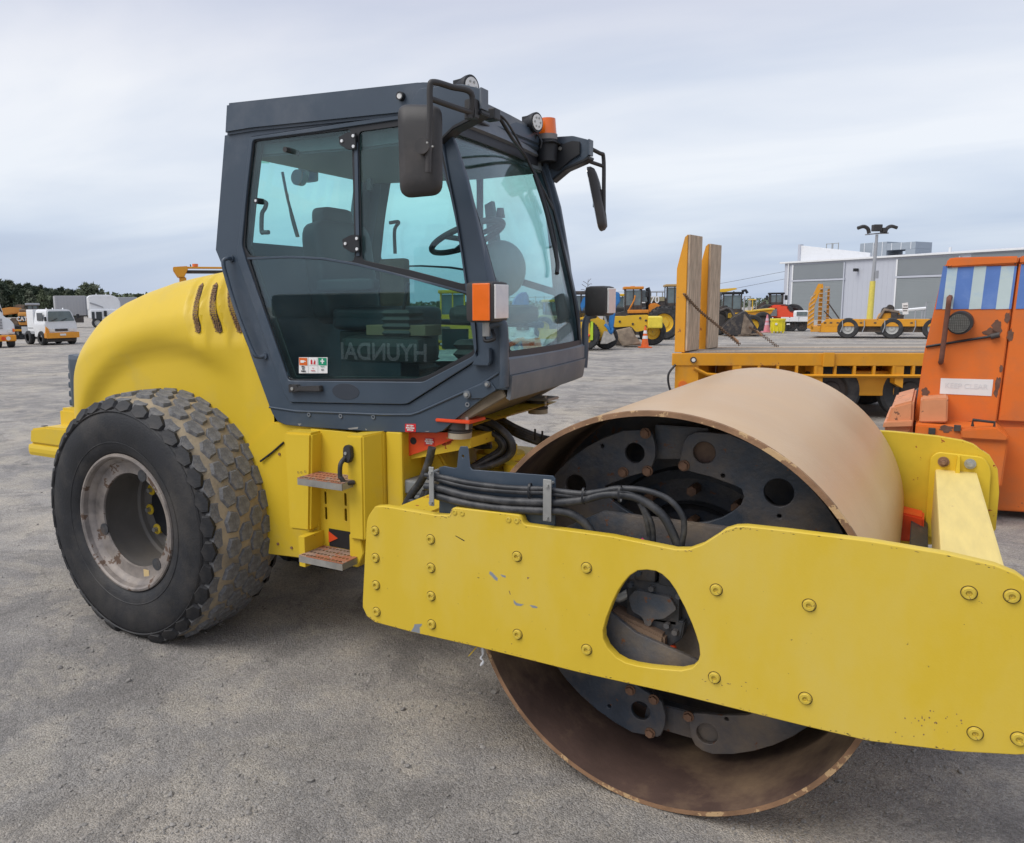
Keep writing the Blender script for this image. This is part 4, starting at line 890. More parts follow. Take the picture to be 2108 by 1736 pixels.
# door handle, oval pocket, grab rail
c0 = A(*z3(605, 1118), 1, YC-.013); c1 = A(*z3(840, 1118), 1, YC-.013)
hp_ = prism('door_handle', fillet([(c0.x, c0.z-.022), (c0.x+.0, c0.z+.02), (c0.x+.06, c0.z+.022), (c0.x+.066, c0.z+.012), (c1.x, c1.z+.014), (c1.x+.004, c1.z-.016), (c1.x-.02, c1.z-.018), (c0.x+.07, c0.z-.012), (c0.x+.04, c0.z-.02)], .006), YC-.040, YC-.011, BLKP, CB, .004)
cyl('lock_barrel', (c0.x+.03, YC-.041, c0.z), (c0.x+.03, YC-.045, c0.z), .009, ZINC, hp_)
ov = A(*z3(1010, 1145), 1, YC-.013)
plate('oval_recess_shade', [(ov.x+.088*math.cos(t*math.pi/16), ov.z+.042*math.sin(t*math.pi/16)-.0) for t in range(32)], YC-.0135, .003, mat('shaded_slate', (.030, .038, .052), .5), CB, bevel=.0005)  # flat oval, shade of the recess put into a darker slate
gr = [A(*z3(*p), 1, YC-q) for p, q in (((158, 148), 0), ((120, 146), .04), ((93, 175), .055), ((120, 300), .055), ((200, 560), .055), ((310, 840), .055), ((350, 885), .04), ((408, 878), 0))]
tube('grab_rail', [Vector((p.x, YC-(.0 if i in (0, 7) else (.035 if i in (1, 6) else .055)), p.z)) for i, p in enumerate(gr)], .0115, SLATE, CB, 10, 6)
for i in (0, 7): cyl('rail_foot', (gr[i].x, YC, gr[i].z), (gr[i].x, YC-.012, gr[i].z), .02, SLATE, CB)
# lower skirt band: moulded step line with bolts and scuffs
sk = [z3(440, 1262), z3(640, 1292), z3(1300, 1318), z3(1500, 1318), z3(1560, 1300), z3(2030, 1090), z4(640, 1100)]
tube('skirt_ridge', [Vector((p.x, YC-.001, p.z)) for p in [A(*q, 1, YC) for q in sk]], .006, SLATE, CB, 8, 1)
for zf, x, y in ((z3, 738, 1318), (z3, 975, 1328), (z3, 1220, 1335), (za, 907, 258), (z4, 1, 1)):
    if x == 1: continue
    v = A(*zf(x, y), 1, YC); lathe('skirt_bolt', [(.012, -.001), (.012, -.005), (.006, -.005), (.005, .0)], (v.x, YC, v.z), SLATED, CB, 16)
tp = XZ([za(880, 110), za(1105, 25), za(1140, 30), za(1200, 110), za(1060, 195), za(930, 200), za(875, 170)], YC-.012)
tpl = plate('corner_patch', fillet(tp, .01), YC-.010, .010, SLATE, CB)
for x, y, r in ((905, 153, .018), (1115, 48, .014)):
    v = A(*za(x, y), 1, YC-.010); cyl('patch_bolt', (v.x, YC-.010, v.z), (v.x, YC-.020, v.z), r, SLATED, tpl, seg=18); cyl('patch_bolt_head', (v.x, YC-.020, v.z), (v.x, YC-.026, v.z), r*.55, ZINC, tpl, seg=6)
for pts in ([(1025, 1420), (1105, 1410), (1100, 1425), (1040, 1430)], [(650, 1385), (678, 1385), (664, 1402)], [(1155, 1422), (1170, 1428), (1164, 1436)], [(1600, 1443), (1640, 1440), (1625, 1448)]):
    v = [A(*z3(*p), 1, YC-.0005) for p in pts]; quadpoly('scuff', [(q.x, YC-.0006, q.z) for q in v], ZINC, CB, .0004)
def bat_label(zf, x0, y0, x1, y1, y):
    o, a, c = sticker('warning_label', zf, x0, y0, x1, y1, REDL, y); h_ = a.z-c.z
    for k, s_ in enumerate(('BATTERY', 'ISOLATION', 'SWITCH')): text('label_text', s_, .0105, ((a.x+c.x)/2, y-.0022, a.z-h_*(.2+.3*k)), PAPER, o, sx=.92, bold=.0004)
bat_label(za, 262, 457, 373, 542, YC-.0012); bat_label(za, 463, 602, 562, 677, -.5622)
# hinge bracket at the foot of the A pillar
v = XZ([z4(420, 1040), z4(450, 985), z4(520, 905), z4(570, 898), z4(575, 1010), z4(560, 1045)], YC-.02); prism('door_hinge_bracket', v, YC-.035, YC-.004, SLATE, CB, .004)

# roof
def RX(p, zf=None): return A(*(zf(*p) if zf else p), 1, -.64)
rz = [(-2.475, 2.975), (-2.50, 2.815), (-2.30, 2.815), (-1.20, 2.765), (-1.17, 2.80), (-1.185, 2.895), (-1.25, 2.905)]
rf = prism('roof', rz, -.645, .645, SLATE, CB, .014)
prism('roof_underside', [(-2.44, 2.78), (-2.44, 2.83), (-1.22, 2.785), (-1.22, 2.74)], -.605, .605, BLK, CB, .004)
# gussets reaching forward to the mirror arms
gs = [(-1.30, 2.80), (-1.24, 2.872), (-1.02, 2.86), (-.925, 2.828), (-.918, 2.745), (-.96, 2.715), (-1.06, 2.69), (-1.14, 2.63), (-1.20, 2.62)]
for y in (-.655, .615):
    gso = plate('mirror_gusset', fillet(gs, .012), y, .04, SLATE, CB)
    prism('gusset_lip', [(-1.15, 2.612), (-1.15, 2.628), (-1.06, 2.688), (-.95, 2.722), (-.915, 2.738), (-.915, 2.722), (-.95, 2.705), (-1.06, 2.672)], y-.01, y+.07, BLK, gso, .003)
    box('gusset_end', -.925, -.915, y-.008, y+.055, 2.742, 2.83, SLATED if y < 0 else SLATE, gso, .002)
# front face: header, windscreen, sill, lower panel; all spanning between the side planes
def SKX(y, z): return -.125*((y+.6)/1.2)*max(.2, 1-.62*(z-1.5)/1.3)
FRONT = []
def frontquad(nm, a, b, m, th=.02, y0=-.59, y1=.59, bow=.0, n=10):
    """panel whose profile runs through the (x,z) points given, bowed forward in the middle"""
    bm = bmesh.new(); rows = []
    prof = a
    for x, z in prof:
        rows.append([bm.verts.new((x+b*(1-((y0+(y1-y0)*j/n)/y1)**2), y0+(y1-y0)*j/n, z)) for j in range(n+1)])
    for p, q in zip(rows, rows[1:]):
        for j in range(n): bm.faces.new((p[j], p[j+1], q[j+1], q[j]))
    bmesh.ops.recalc_face_normals(bm, faces=bm.faces)
    bmesh.ops.solidify(bm, geom=bm.faces[:], thickness=th)
    o = from_bm(nm, bm, m, CB, True); FRONT.append(o); return o
ws = [(-.845, 1.685), (-.865, 1.80), (-.895, 1.93), (-.94, 2.08), (-.99, 2.24), (-1.05, 2.42), (-1.105, 2.57), (-1.16, 2.70)]
frontquad('windscreen', ws, .02, GLSW, .005, -.575, .575)
frontquad('windscreen_top_band', [(-1.153, 2.69), (-1.175, 2.78)], .02, BLK, .01)
frontquad('windscreen_sill', [(-.842, 1.69), (-.838, 1.655)], .02, BLK, .012)
frontquad('front_header', [(-1.165, 2.74), (-1.20, 2.80), (-1.20, 2.90)], .03, SLATED, .02, -.62, .62)
frontquad('front_sill_panel', [(-.838, 1.672), (-.815, 1.655), (-.812, 1.585)], .015, SLATED, .02, -.60, .62)
frontquad('front_lower_panel', [(-.818, 1.583), (-.825, 1.49), (-.83, 1.478)], .015, SLATED, .02, -.60, .60)
# A pillars
def pillar(y0, y1, dx=0):
    prof = [(x+.012+dx, z) for x, z in ws]; prof[0] = (-.822+dx, 1.52)
    bm = bmesh.new(); rows = []
    for x, z in prof: rows.append([bm.verts.new(p) for p in ((x-.075, y0, z), (x, y0, z), (x+.012, (y0+y1)/2, z), (x+.008, y1, z), (x-.05, y1, z))])
    for p, q in zip(rows, rows[1:]):
        for j in range(5): bm.faces.new((p[j], p[(j+1) % 5], q[(j+1) % 5], q[j]))
    bm.faces.new(rows[0]); bm.faces.new(rows[-1]); bmesh.ops.recalc_face_normals(bm, faces=bm.faces)
    o = from_bm('windscreen_pillar', bm, SLATE, CB, True, 30); FRONT.append(o); return o
pillar(-.618, -.555); pillar(.618, .555)
def seal(y0):
    FRONT.append(tube('windscreen_seal', [(x+.012, y0, z) for x, z in ws], .010, BLK, CB, 6, 3))
seal(-.560); seal(.560)
# floor pan sloping up to the front, seen from below
cfl = prism('cab_floor', [(-2.20, 1.30), (-1.10, 1.33), (-.83, 1.485), (-.85, 1.52), (-1.2, 1.42), (-2.25, 1.40)], -.60, .60, mat('dusty_underside', (.17, .14, .10), .85, var=.35, vscale=3), CB, .004)
prism('cab_base_frame', [(-2.15, 1.27), (-1.15, 1.29), (-1.05, 1.33), (-2.2, 1.33)], -.5, .5, YELR, CB, .004)
# rear wall with window
bm = bmesh.new()
def rbox(nm, prof, y0, y1, m): return prism(nm, prof, y0, y1, m, CB, .003)
rbox('rear_wall', [(-2.615, 2.26), (-2.26, 1.33), (-2.22, 1.34), (-2.57, 2.27)], -.59, .59, SLATE)
rbox('rear_post', [(-2.615, 2.26), (-2.50, 2.82), (-2.42, 2.82), (-2.53, 2.26)], -.59, -.50, SLATE); rbox('rear_post', [(-2.615, 2.26), (-2.50, 2.82), (-2.42, 2.82), (-2.53, 2.26)], .50, .59, SLATE)
rbox('rear_pane', [(-2.585, 2.27), (-2.49, 2.76), (-2.486, 2.76), (-2.581, 2.27)], -.50, .50, GLS)
rbox('rear_top_rail', [(-2.50, 2.74), (-2.48, 2.82), (-2.42, 2.82), (-2.44, 2.74)], -.50, .50, SLATE)
tube('rear_wiper', [A(*z1(*p), 1, .1) for p in ((755, 900), (800, 1130), (850, 1310), (895, 1470))], .009, BLK, CB, 6, 3)
tube('rear_wiper_arm', [A(*z1(*p), 1, .12) for p in ((800, 1090), (830, 1290), (880, 1470))], .006, BLK, CB, 6, 3)
# header lining and blinds seen through the glass
prism('roof_lining', [(-2.42, 2.70), (-2.42, 2.79), (-1.20, 2.74), (-1.18, 2.66), (-1.6, 2.66)], -.57, .57, mat('grey_headliner', (.10, .12, .13), .8), CB, .01)
c = A(*z1(985, 930), 1, .35); box('console_box', c.x-.05, c.x+.05, .30, .40, c.z-.04, c.z+.16, GREYB, CB, .02); c = A(*z1(918, 952), 1, .29); cyl('cab_speaker', (c.x, .25, c.z), (c.x, .30, c.z), .05, GREYB, CB)
# ---- seat
se = empty('seat', parent=CB)
seat = [A(*z1(790, 1560), 1, .05), A(*z1(1060, 1560), 1, .05)]
def cushion(nm, x0, x1, y0, y1, z0, z1_, m, bev, tilt=0, pv=None):
    mx_ = None
    if tilt: mx_ = Matrix.Translation(pv) @ Matrix.Rotation(tilt, 4, 'Y') @ Matrix.Translation(-Vector(pv))
    bm = bmesh.new(); bm_box(bm, x0, x1, y0, y1, z0, z1_, 0, mx_); bmesh.ops.subdivide_edges(bm, edges=bm.edges[:], cuts=2, use_grid_fill=True)
    o = from_bm(nm, bm, m, se, True, 180); s = o.modifiers.new('s', 'SUBSURF'); s.levels = 2; s.render_levels = 2; return o
cushion('seat_backrest', -2.28, -2.12, -.26, .26, 1.80, 2.40, GREYB, 0, R(-8), (-2.2, 0, 1.8))
cushion('seat_headrest', -2.36, -2.24, -.14, .14, 2.28, 2.48, GREYB, 0)
cushion('seat_cushion', -2.16, -1.66, -.26, .26, 1.76, 1.90, GREYB, 0); cushion('armrest', -2.15, -1.75, -.36, -.28, 1.98, 2.05, GREYB, 0)
box('seat_base', -2.10, -1.70, -.22, .22, 1.66, 1.76, BLKP, se, .01)
bm = bmesh.new(); bm2 = []
for k in range(7): bm_lathe(bm, [(.10, 0)], (0, 0, 0), 8) if 0 else None
def bellows(nm, cx, cy, z0, z1_, w, d, n, m):
    bm = bmesh.new(); rings = []
    for k in range(2*n+1):
        z = z0+(z1_-z0)*k/(2*n); s = 1 if k % 2 else .84
        rings.append([bm.verts.new(p) for p in ((cx-w*s, cy-d*s, z), (cx+w*s, cy-d*s, z), (cx+w*s, cy+d*s, z), (cx-w*s, cy+d*s, z))])
    for a, b in zip(rings, rings[1:]):
        for j in range(4): bm.faces.new((a[j], a[(j+1) % 4], b[(j+1) % 4], b[j]))
    bm.faces.new(rings[-1]); return from_bm(nm, bm, m, se)
bellows('seat_bellows', -1.88, 0, 1.42, 1.66, .20, .20, 5, BLKP)
bellows('lever_boot', -1.60, -.30, 1.74, 1.88, .09, .07, 4, BLKP)
bellows('column_bellows', -1.22, -.10, 1.42, 1.72, .12, .12, 6, BLKP)
box('side_console', -1.95, -1.42, -.42, -.20, 1.60, 1.74, BLKP, CB, .05); box('dash_console', -1.34, -1.06, -.28, .28, 1.80, 1.90, BLKP, CB, .045)
box('console_pedestal', -1.95, -1.55, -.40, -.22, 1.40, 1.62, GREYB, CB, .01)
box('interior_carton', -1.80, -1.42, -.36, -.20, 1.745, 1.80, mat('cardboard', (.25, .17, .10), .85), CB, .004)
tube('control_lever', [(-1.60, -.30, 1.86), (-1.57, -.30, 1.98), (-1.56, -.30, 2.02)], .010, BLK, CB); cyl('far_grab_bar', (-2.0, .5, 1.80), (-1.15, .5, 1.78), .018, SLATE, CB)
# instrument pod and steering wheel
pc = A(1030, 555, 1, .05)
bm = bmesh.new(); bmesh.ops.create_uvsphere(bm, u_segments=28, v_segments=18, radius=1)
for v in bm.verts: v.co = Vector((pc.x+v.co.x*.135, .05+v.co.y*.15, pc.z+v.co.z*.155))
from_bm('instrument_pod', bm, mat('grey_pod', (.16, .19, .20), .5, var=.06), CB, True, 180)
swc = A(962, 488, 1, -.08)
bm = bmesh.new(); tl = Matrix.Translation(swc) @ Matrix.Rotation(R(-22), 4, 'Y')
ringp = [tl @ Vector((.20*math.cos(t*math.pi/14), .20*math.sin(t*math.pi/14), 0)) for t in range(29)]
bm_tube(bm, ringp, .016, 10, 2, False)
for k in range(3): a = k*2.09+.4; bm_tube(bm, [tl @ Vector((0, 0, -.02)), tl @ Vector((.19*math.cos(a), .19*math.sin(a), 0))], .014, 8, 1)
bm_tube(bm, [tl @ Vector((0, 0, 0)), tl @ Vector((.06, 0, -.32))], .03, 10, 1)
kp = tl @ Vector((.14, .13, 0)); bm_cyl(bm, kp, kp+Vector((0, 0, .05)), .010, seg=10); bm_cyl(bm, kp+Vector((0, 0, .05)), kp+Vector((0, 0, .10)), .026, .018, 16)
from_bm('steering_wheel', bm, BLK, CB, True, 60)
prism('roof_blind', [(-1.55, 2.50), (-1.50, 2.52), (-1.42, 2.04), (-1.50, 2.04)], .52, .56, mat('blind_fabric', (.10, .14, .15), .8), CB)
# worn document pouch and paper hanging inside
v = A(*z3(1400, 330), 1, .1); box('document_pouch', v.x-.10, v.x+.08, .05, .12, v.z-.14, v.z+.14, mat('brown_pouch', (.12, .09, .06), .8, var=.5), CB, .02)
for o in FRONT:
    for v in o.data.vertices: v.co.x += SKX(v.co.y, v.co.z)
for o in [c for c in CB.children if c.type == 'MESH' and c.name.split('.')[0] in ('side_panel', 'door_frame', 'door_seal', 'door_glass_border', 'window_pane', 'door_pane', 'window_bar', 'sill_bar', 'cab_floor')]:
    for v in o.data.vertices:
        if v.co.y > .3 and v.co.x > -1.6: v.co.x += SKX(v.co.y, v.co.z)*min(1, (v.co.x+1.6)/.5)
# exterior lights on posts
def tubepost(nm, pts, r=.021): return tube(nm, pts, r, SLATE, CB, 12, 6)
def headlight(c, y, near):
    g = empty('headlight', parent=CB)
    x0, x1 = c.x-.075, c.x+.095; w = .085
    if near:
        bm = bmesh.new(); bm_box(bm, c.x-.085, c.x+.055, y-.075, y+.075, c.z-.088, c.z+.088, .022); from_bm('lamp_housing', bm, BLKP, g, True, 50)
        box('headlamp_lens', c.x+.050, c.x+.060, y-.062, y+.062, c.z-.072, c.z+.075, LENS, g, .004)
        box('indicator_lens', c.x-.045, c.x+.040, y-.082, y-.073, c.z-.080, c.z+.080, ORG, g, .004); box('side_marker', c.x-.090, c.x-.083, y-.05, y-.02, c.z-.03, c.z+.02, ORG, g, .002)
        cyl('lamp_foot', (c.x-.02, y, c.z-.088), (c.x-.02, y, c.z-.15), .018, ZINC, g)
    else:
        bm = bmesh.new(); bm_box(bm, c.x-.085, c.x+.055, y-.085, y+.085, c.z-.088, c.z+.088, .03); from_bm('lamp_housing', bm, BLKP, g, True, 50)
        box('headlamp_lens', c.x+.050, c.x+.062, y-.062, y+.062, c.z-.072, c.z+.075, LENS, g, .004)
    return g
ln = A(1005, 622, 1, -.70); headlight(Vector((ln.x+.01, 0, ln.z)), -.70, True)
lf = A(1240, 620, 1, .72); headlight(Vector((lf.x, 0, lf.z)), .72, False)
p1 = A(*z4(540, 715), 1, -.69); p2 = A(*z4(640, 690), 1, -.67); p3 = A(*z4(672, 740), 1, -.66); p4 = A(*z4(678, 1000), 1, -.655); p5 = A(*z4(678, 1215), 1, -.65)
tubepost('light_post', [p1, p2, p3, p4, p5])
q1 = A(*z4(1430, 625), 1, .70); q2 = A(*z4(1370, 645), 1, .67); q3 = A(*z4(1345, 720), 1, .66); q4 = A(*z4(1345, 900), 1, .65); q5 = A(*z4(1335, 1060), 1, .64)
tubepost('light_post', [q1, q2, q3, q4, q5])
tube('lamp_cable', [(ln.x-.02, -.70, ln.z-.14), (ln.x-.01, -.71, ln.z-.17), (ln.x+.03, -.70, ln.z-.16), (p1.x+.02, -.68, p1.z-.02)], .008, BLK, CB)
# mirrors
def mirror(c, y, rotz, tilt, w, h, back_near):
    g = empty('mirror', parent=CB); g.location = (c.x, y, c.z); g.rotation_euler = (0, tilt, rotz)
    o = fillet([(-w*.96, -h), (w*.98, -h*.97), (w, h*.9), (-w, h)], .05)
    bm = bmesh.new(); rows = []
    for yy, k in ((.0, 1), (-.022, .985), (-.040, .90), (-.048, .6)): rows.append([bm.verts.new((p[0]*k, yy, p[1]*k)) for p in o])
    for a, b in zip(rows, rows[1:]):
        for j in range(len(o)): bm.faces.new((a[j], a[(j+1) % len(o)], b[(j+1) % len(o)], b[j]))
    bm.faces.new(rows[0]); bm.faces.new(rows[-1]); bmesh.ops.recalc_face_normals(bm, faces=bm.faces)
    from_bm('mirror_shell', bm, BLKP, g, True, 50)
    plate('mirror_face', [(p[0]*.93, p[1]*.95) for p in o], .001, .003, MIR, g, bevel=.0005)
    return g
mcn = (A(867, 310, 1, -.84)); mg = mirror(mcn, -.84, R(12), 0, .098, .196, True)
# near arm: bent tubes from the gusset round to the mirror clamp
an = [z2(760, 375), z2(762, 190), z2(600, 140), z2(455, 100), z2(420, 140), z2(420, 350), z2(410, 600), z2(405, 850)]
ys = (-.70, -.72, -.80, -.90, -.915, -.91, -.905, -.90)
NA_ = [A(*p, 1, y) for p, y in zip(an, ys)]
tube('mirror_arm', NA_, .013, BLKP, CB, 10, 5); tube('mirror_arm', [A(*z2(765, 355), 1, -.70), A(*z2(600, 300), 1, -.80), A(*z2(430, 240), 1, -.905)], .012, BLKP, CB, 10, 4)
tube('gusset_pivot', [A(*z2(745, 405), 1, -.70), A(*z2(745, 345), 1, -.70)], .020, BLKP, CB, 10, 1)
prism('pivot_plate', [(A(*z2(715, 400), 1, -.69).x, 2.70), (A(*z2(800, 400), 1, -.69).x, 2.70), (A(*z2(800, 400), 1, -.69).x, 2.78), (A(*z2(715, 400), 1, -.69).x, 2.78)], -.70, -.655, BLKP, CB, .004)
kc = A(*z2(385, 640), 1, -.90); cyl('mirror_clamp', (kc.x, -.93, kc.z), (kc.x-.02, -.86, kc.z), .032, BLKP, CB); 
kk = A(*z2(415, 625), 1, -.935)
for dx, dz_ in ((-.012, .012), (.014, -.006)): cyl('clamp_screw', (kk.x+dx, -.93, kk.z+dz_), (kk.x+dx, -.935, kk.z+dz_), .004, ZINC, CB)
# far arm and mirror
af = [z2(1600, 585), z2(1650, 605), z2(1830, 690), z2(1865, 730), z2(1868, 1000), z2(1868, 1220)]
tube('mirror_arm', [A(*p, 1, y) for p, y in zip(af, (.66, .70, .86, .90, .90, .90))], .012, BLKP, CB, 10, 5)
tube('mirror_arm', [A(*z2(1610, 715), 1, .68), A(*z2(1640, 725), 1, .70), A(*z2(1862, 800), 1, .90)], .011, BLKP, CB, 10, 4)
mf = A(*z2(1790, 1080), 1, .90)
g = mirror(mf, .90, R(100), 0, .10, .195, False); g.rotation_euler = (R(-12), 0, R(104))
prism('mirror_bracket', [(mf.x+.0, mf.z-.05), (mf.x+.0, mf.z+.06), (mf.x+.055, mf.z+.055), (mf.x+.055, mf.z-.02)], .87, .91, BLKP, CB, .004)
v = A(*z2(1560, 650), 1, .64); prism('far_arm_bracket', [(-1.16, 2.69), (-1.16, 2.80), (-1.02, 2.83), (-.97, 2.82), (-.97, 2.75), (-1.03, 2.72), (-1.10, 2.67)], .60, .612, BLK, CB, .003)
for x, y in ((1375, 675), (1448, 662), (1505, 652)):
    v = A(*z2(x, y), 1, .598); cyl('bracket_bolt', (v.x, .600, v.z), (v.x, .592, v.z), .011, ZINC, CB, seg=6)
# work lamps, beacon
def worklamp(c, y, rz=0):
    g = empty('work_lamp', (c.x, y, c.z), rz, CB)
    bm = bmesh.new(); bm_cyl(bm, (-.045, 0, 0), (.012, 0, 0), .042, .054, 28); bm_cyl(bm, (.012, 0, 0), (.028, 0, 0), .054, .054, 28)
    for i in range(6): bm_box(bm, -.05, .0, -.04+.014*i, -.034+.014*i, -.035, .035)
    from_bm('lamp_body', bm, BLK, g, True); cyl('lamp_lens', (.028, 0, 0), (.032, 0, 0), .043, LENS, g)
    bm = bmesh.new()
    for i in range(6): bm_cyl(bm, (.032, .026*math.cos(i*1.047), .026*math.sin(i*1.047)), (.035, .026*math.cos(i*1.047), .026*math.sin(i*1.047)), .006, seg=8)
    from_bm('lamp_diodes', bm, ZINC, g); box('lamp_bracket', -.03, .0, -.03, .03, -.085, -.055, BLK, g, .004)
w1 = A(*z2(728, 150), 1, -.50); worklamp(w1, -.50, R(-12)); w2 = A(*z2(1280, 440), 1, .42); worklamp(w2, .42, R(-12))
tube('lamp_wire', [A(*z2(*p), 1, -.5) for p in ((690, 200), (650, 210), (640, 180), (600, 190), (560, 170))], .005, BLK, CB, 6, 4)
tube('lamp_wire', [A(*z2(*p), 1, .45) for p in ((1240, 560), (1290, 580), (1310, 540), (1350, 590), (1340, 650))], .005, BLK, CB, 6, 4)
rl = A(*z2(213, 232), 1, -.62); cyl('small_roof_lamp', (rl.x-.02, -.60, rl.z), (rl.x+.0, -.665, rl.z), .013, LENS, CB); lathe('lamp_rim', [(.0135, -.668), (.019, -.668), (.020, -.64)], (rl.x, 0, rl.z), BLK, CB, 20)
bc = A(*z2(1395, 540), 1, .55)
g = empty('beacon', parent=CB); cyl('beacon_dome', (bc.x, .55, bc.z), (bc.x, .55, bc.z+.088), .056, ORG, g, rb=.048); cyl('beacon_base', (bc.x, .55, bc.z-.03), (bc.x, .55, bc.z), .060, mat('grey_plastic', (.2, .18, .17), .6), g); cyl('beacon_stand', (bc.x, .55, bc.z-.15), (bc.x, .55, bc.z-.03), .055, BLK, g, rb=.062)
box('beacon_shelf', bc.x-.09, bc.x+.07, .48, .62, bc.z-.055, bc.z-.045, BLK, g, .003)
# windscreen wiper running from the header down to the sill
def onws(px, py):
    # point on the sloping screen: iterate plane x for the height found
    x = -1.0
    for _ in range(8):
        v = A(px, py, 0, x); z = min(max(v.z, 1.68), 2.72)
        for (a, b), (c, d) in zip(ws, ws[1:]):
            if b <= z <= d: x = a+(c-a)*(z-b)/(d-b)+.03+SKX(v.y, z)
    return A(px, py, 0, x+.02)
W1 = [onws(*z2(*p)) for p in ((935, 365), (1000, 400), (1100, 560), (1220, 730), (1340, 960), (1440, 1150))]
tube('wiper_arm', W1, .009, BLK, CB, 8, 5)
tube('wiper_arm', [onws(*z2(*p)) for p in ((960, 350), (1060, 430), (1180, 640), (1280, 850), (1400, 1080), (1440, 1160))], .006, BLK, CB, 8, 5)
tube('wiper_blade', [onws(*z2(*p)) for p in ((1290, 870), (1380, 1150), (1440, 1400), (1480, 1600))]+[onws(*z4(1112, 285))], .012, BLK, CB, 8, 5)
tube('wiper_blade', [onws(*z2(*p)) for p in ((1300, 860), (1400, 1140), (1465, 1400))]+[onws(*z4(1120, 200))], .006, BLK, CB, 8, 5)
box('wiper_motor', W1[0].x-.03, W1[0].x+.03, W1[0].y-.03, W1[0].y+.03, W1[0].z-.03, W1[0].z+.02, BLK, CB, .006)
tube('header_conduit', [A(*z2(*p), 1, -.3+.9*i/3) for i, p in enumerate(((820, 420), (960, 500), (1090, 560), (1240, 610)))], .010, BLK, CB)

# ================================================================== THE YARD BEYOND
# bearings measured across the picture (px) and distances in metres give each thing its place on the ground
RT = Vector((math.cos(YAW), math.sin(YAW), 0)); FD = Vector((-math.sin(YAW), math.cos(YAW), 0))
def at(px, D): s_ = (px-PX0)/FPX*D; return Vector((CX, CY, 0)) + RT*s_ + FD*D
def hz(px): return 636.9-.01*px
def H(px, py, D): return CZ-(py-hz(px))*D/FPX/1.005
def LX(px, px0, D): return (px-px0)/FPX*D
TYR = mat('vehicle_tyre', (.030, .031, .033), .8, var=.3, vscale=6, dust=.4, dcol=(.12, .11, .10), dscale=4)
YV = mat('machine_yellow', (.70, .43, .025), .45, var=.06, dust=.2, dcol=(.35, .27, .12)); YV2 = mat('trailer_orange_yellow', (.66, .29, .012), .5, var=.1, vscale=2, wear=.66, wcol=(.25, .08, .03), wscale=6, dust=.2, dcol=(.35, .22, .09))
BLU = mat('blue_paint', (.02, .16, .42), .45, var=.1, dust=.1); ORP = mat('orange_machine_paint', (.70, .155, .016), .5, var=.08, vscale=2, wear=.665, wcol=(.15, .06, .04), wscale=4, dust=.5, dcol=(.48, .15, .05))
ORR = mat('red_loader_paint', (.72, .07, .025), .45, var=.06); DKM = mat('dark_machine_steel', (.045, .04, .038), .6, var=.3, vscale=4, dust=.4, dcol=(.14, .10, .075))
BRN = mat('muddy_steel', (.16, .12, .09), .8, var=.4, vscale=3, dust=.5, dcol=(.33, .27, .20)); GRYP = mat('grey_panel_paint', (.33, .34, .36), .5, var=.04)
ORC = mat('loader_orange_paint', (.62, .22, .02), .5, var=.1); WOOD = mat('weathered_wood', (.52, .40, .28), .85, var=.3, vscale=3, streak=(6, 6, .7), dust=.55, dcol=(.16, .12, .09), dscale=5, bump=.5)
DECKW = mat('grey_deck_timber', (.30, .275, .245), .85, var=.3, vscale=2.5, streak=(.4, 8, 8), dust=.4, dcol=(.18, .15, .12))
DECKL = mat('pale_deck_timber', (.48, .44, .38), .85, var=.2, vscale=2.5, streak=(.4, 8, 8), dust=.3, dcol=(.25, .22, .18))
HUBM = mat('pale_wheel_hub', (.42, .42, .40), .5, var=.15)
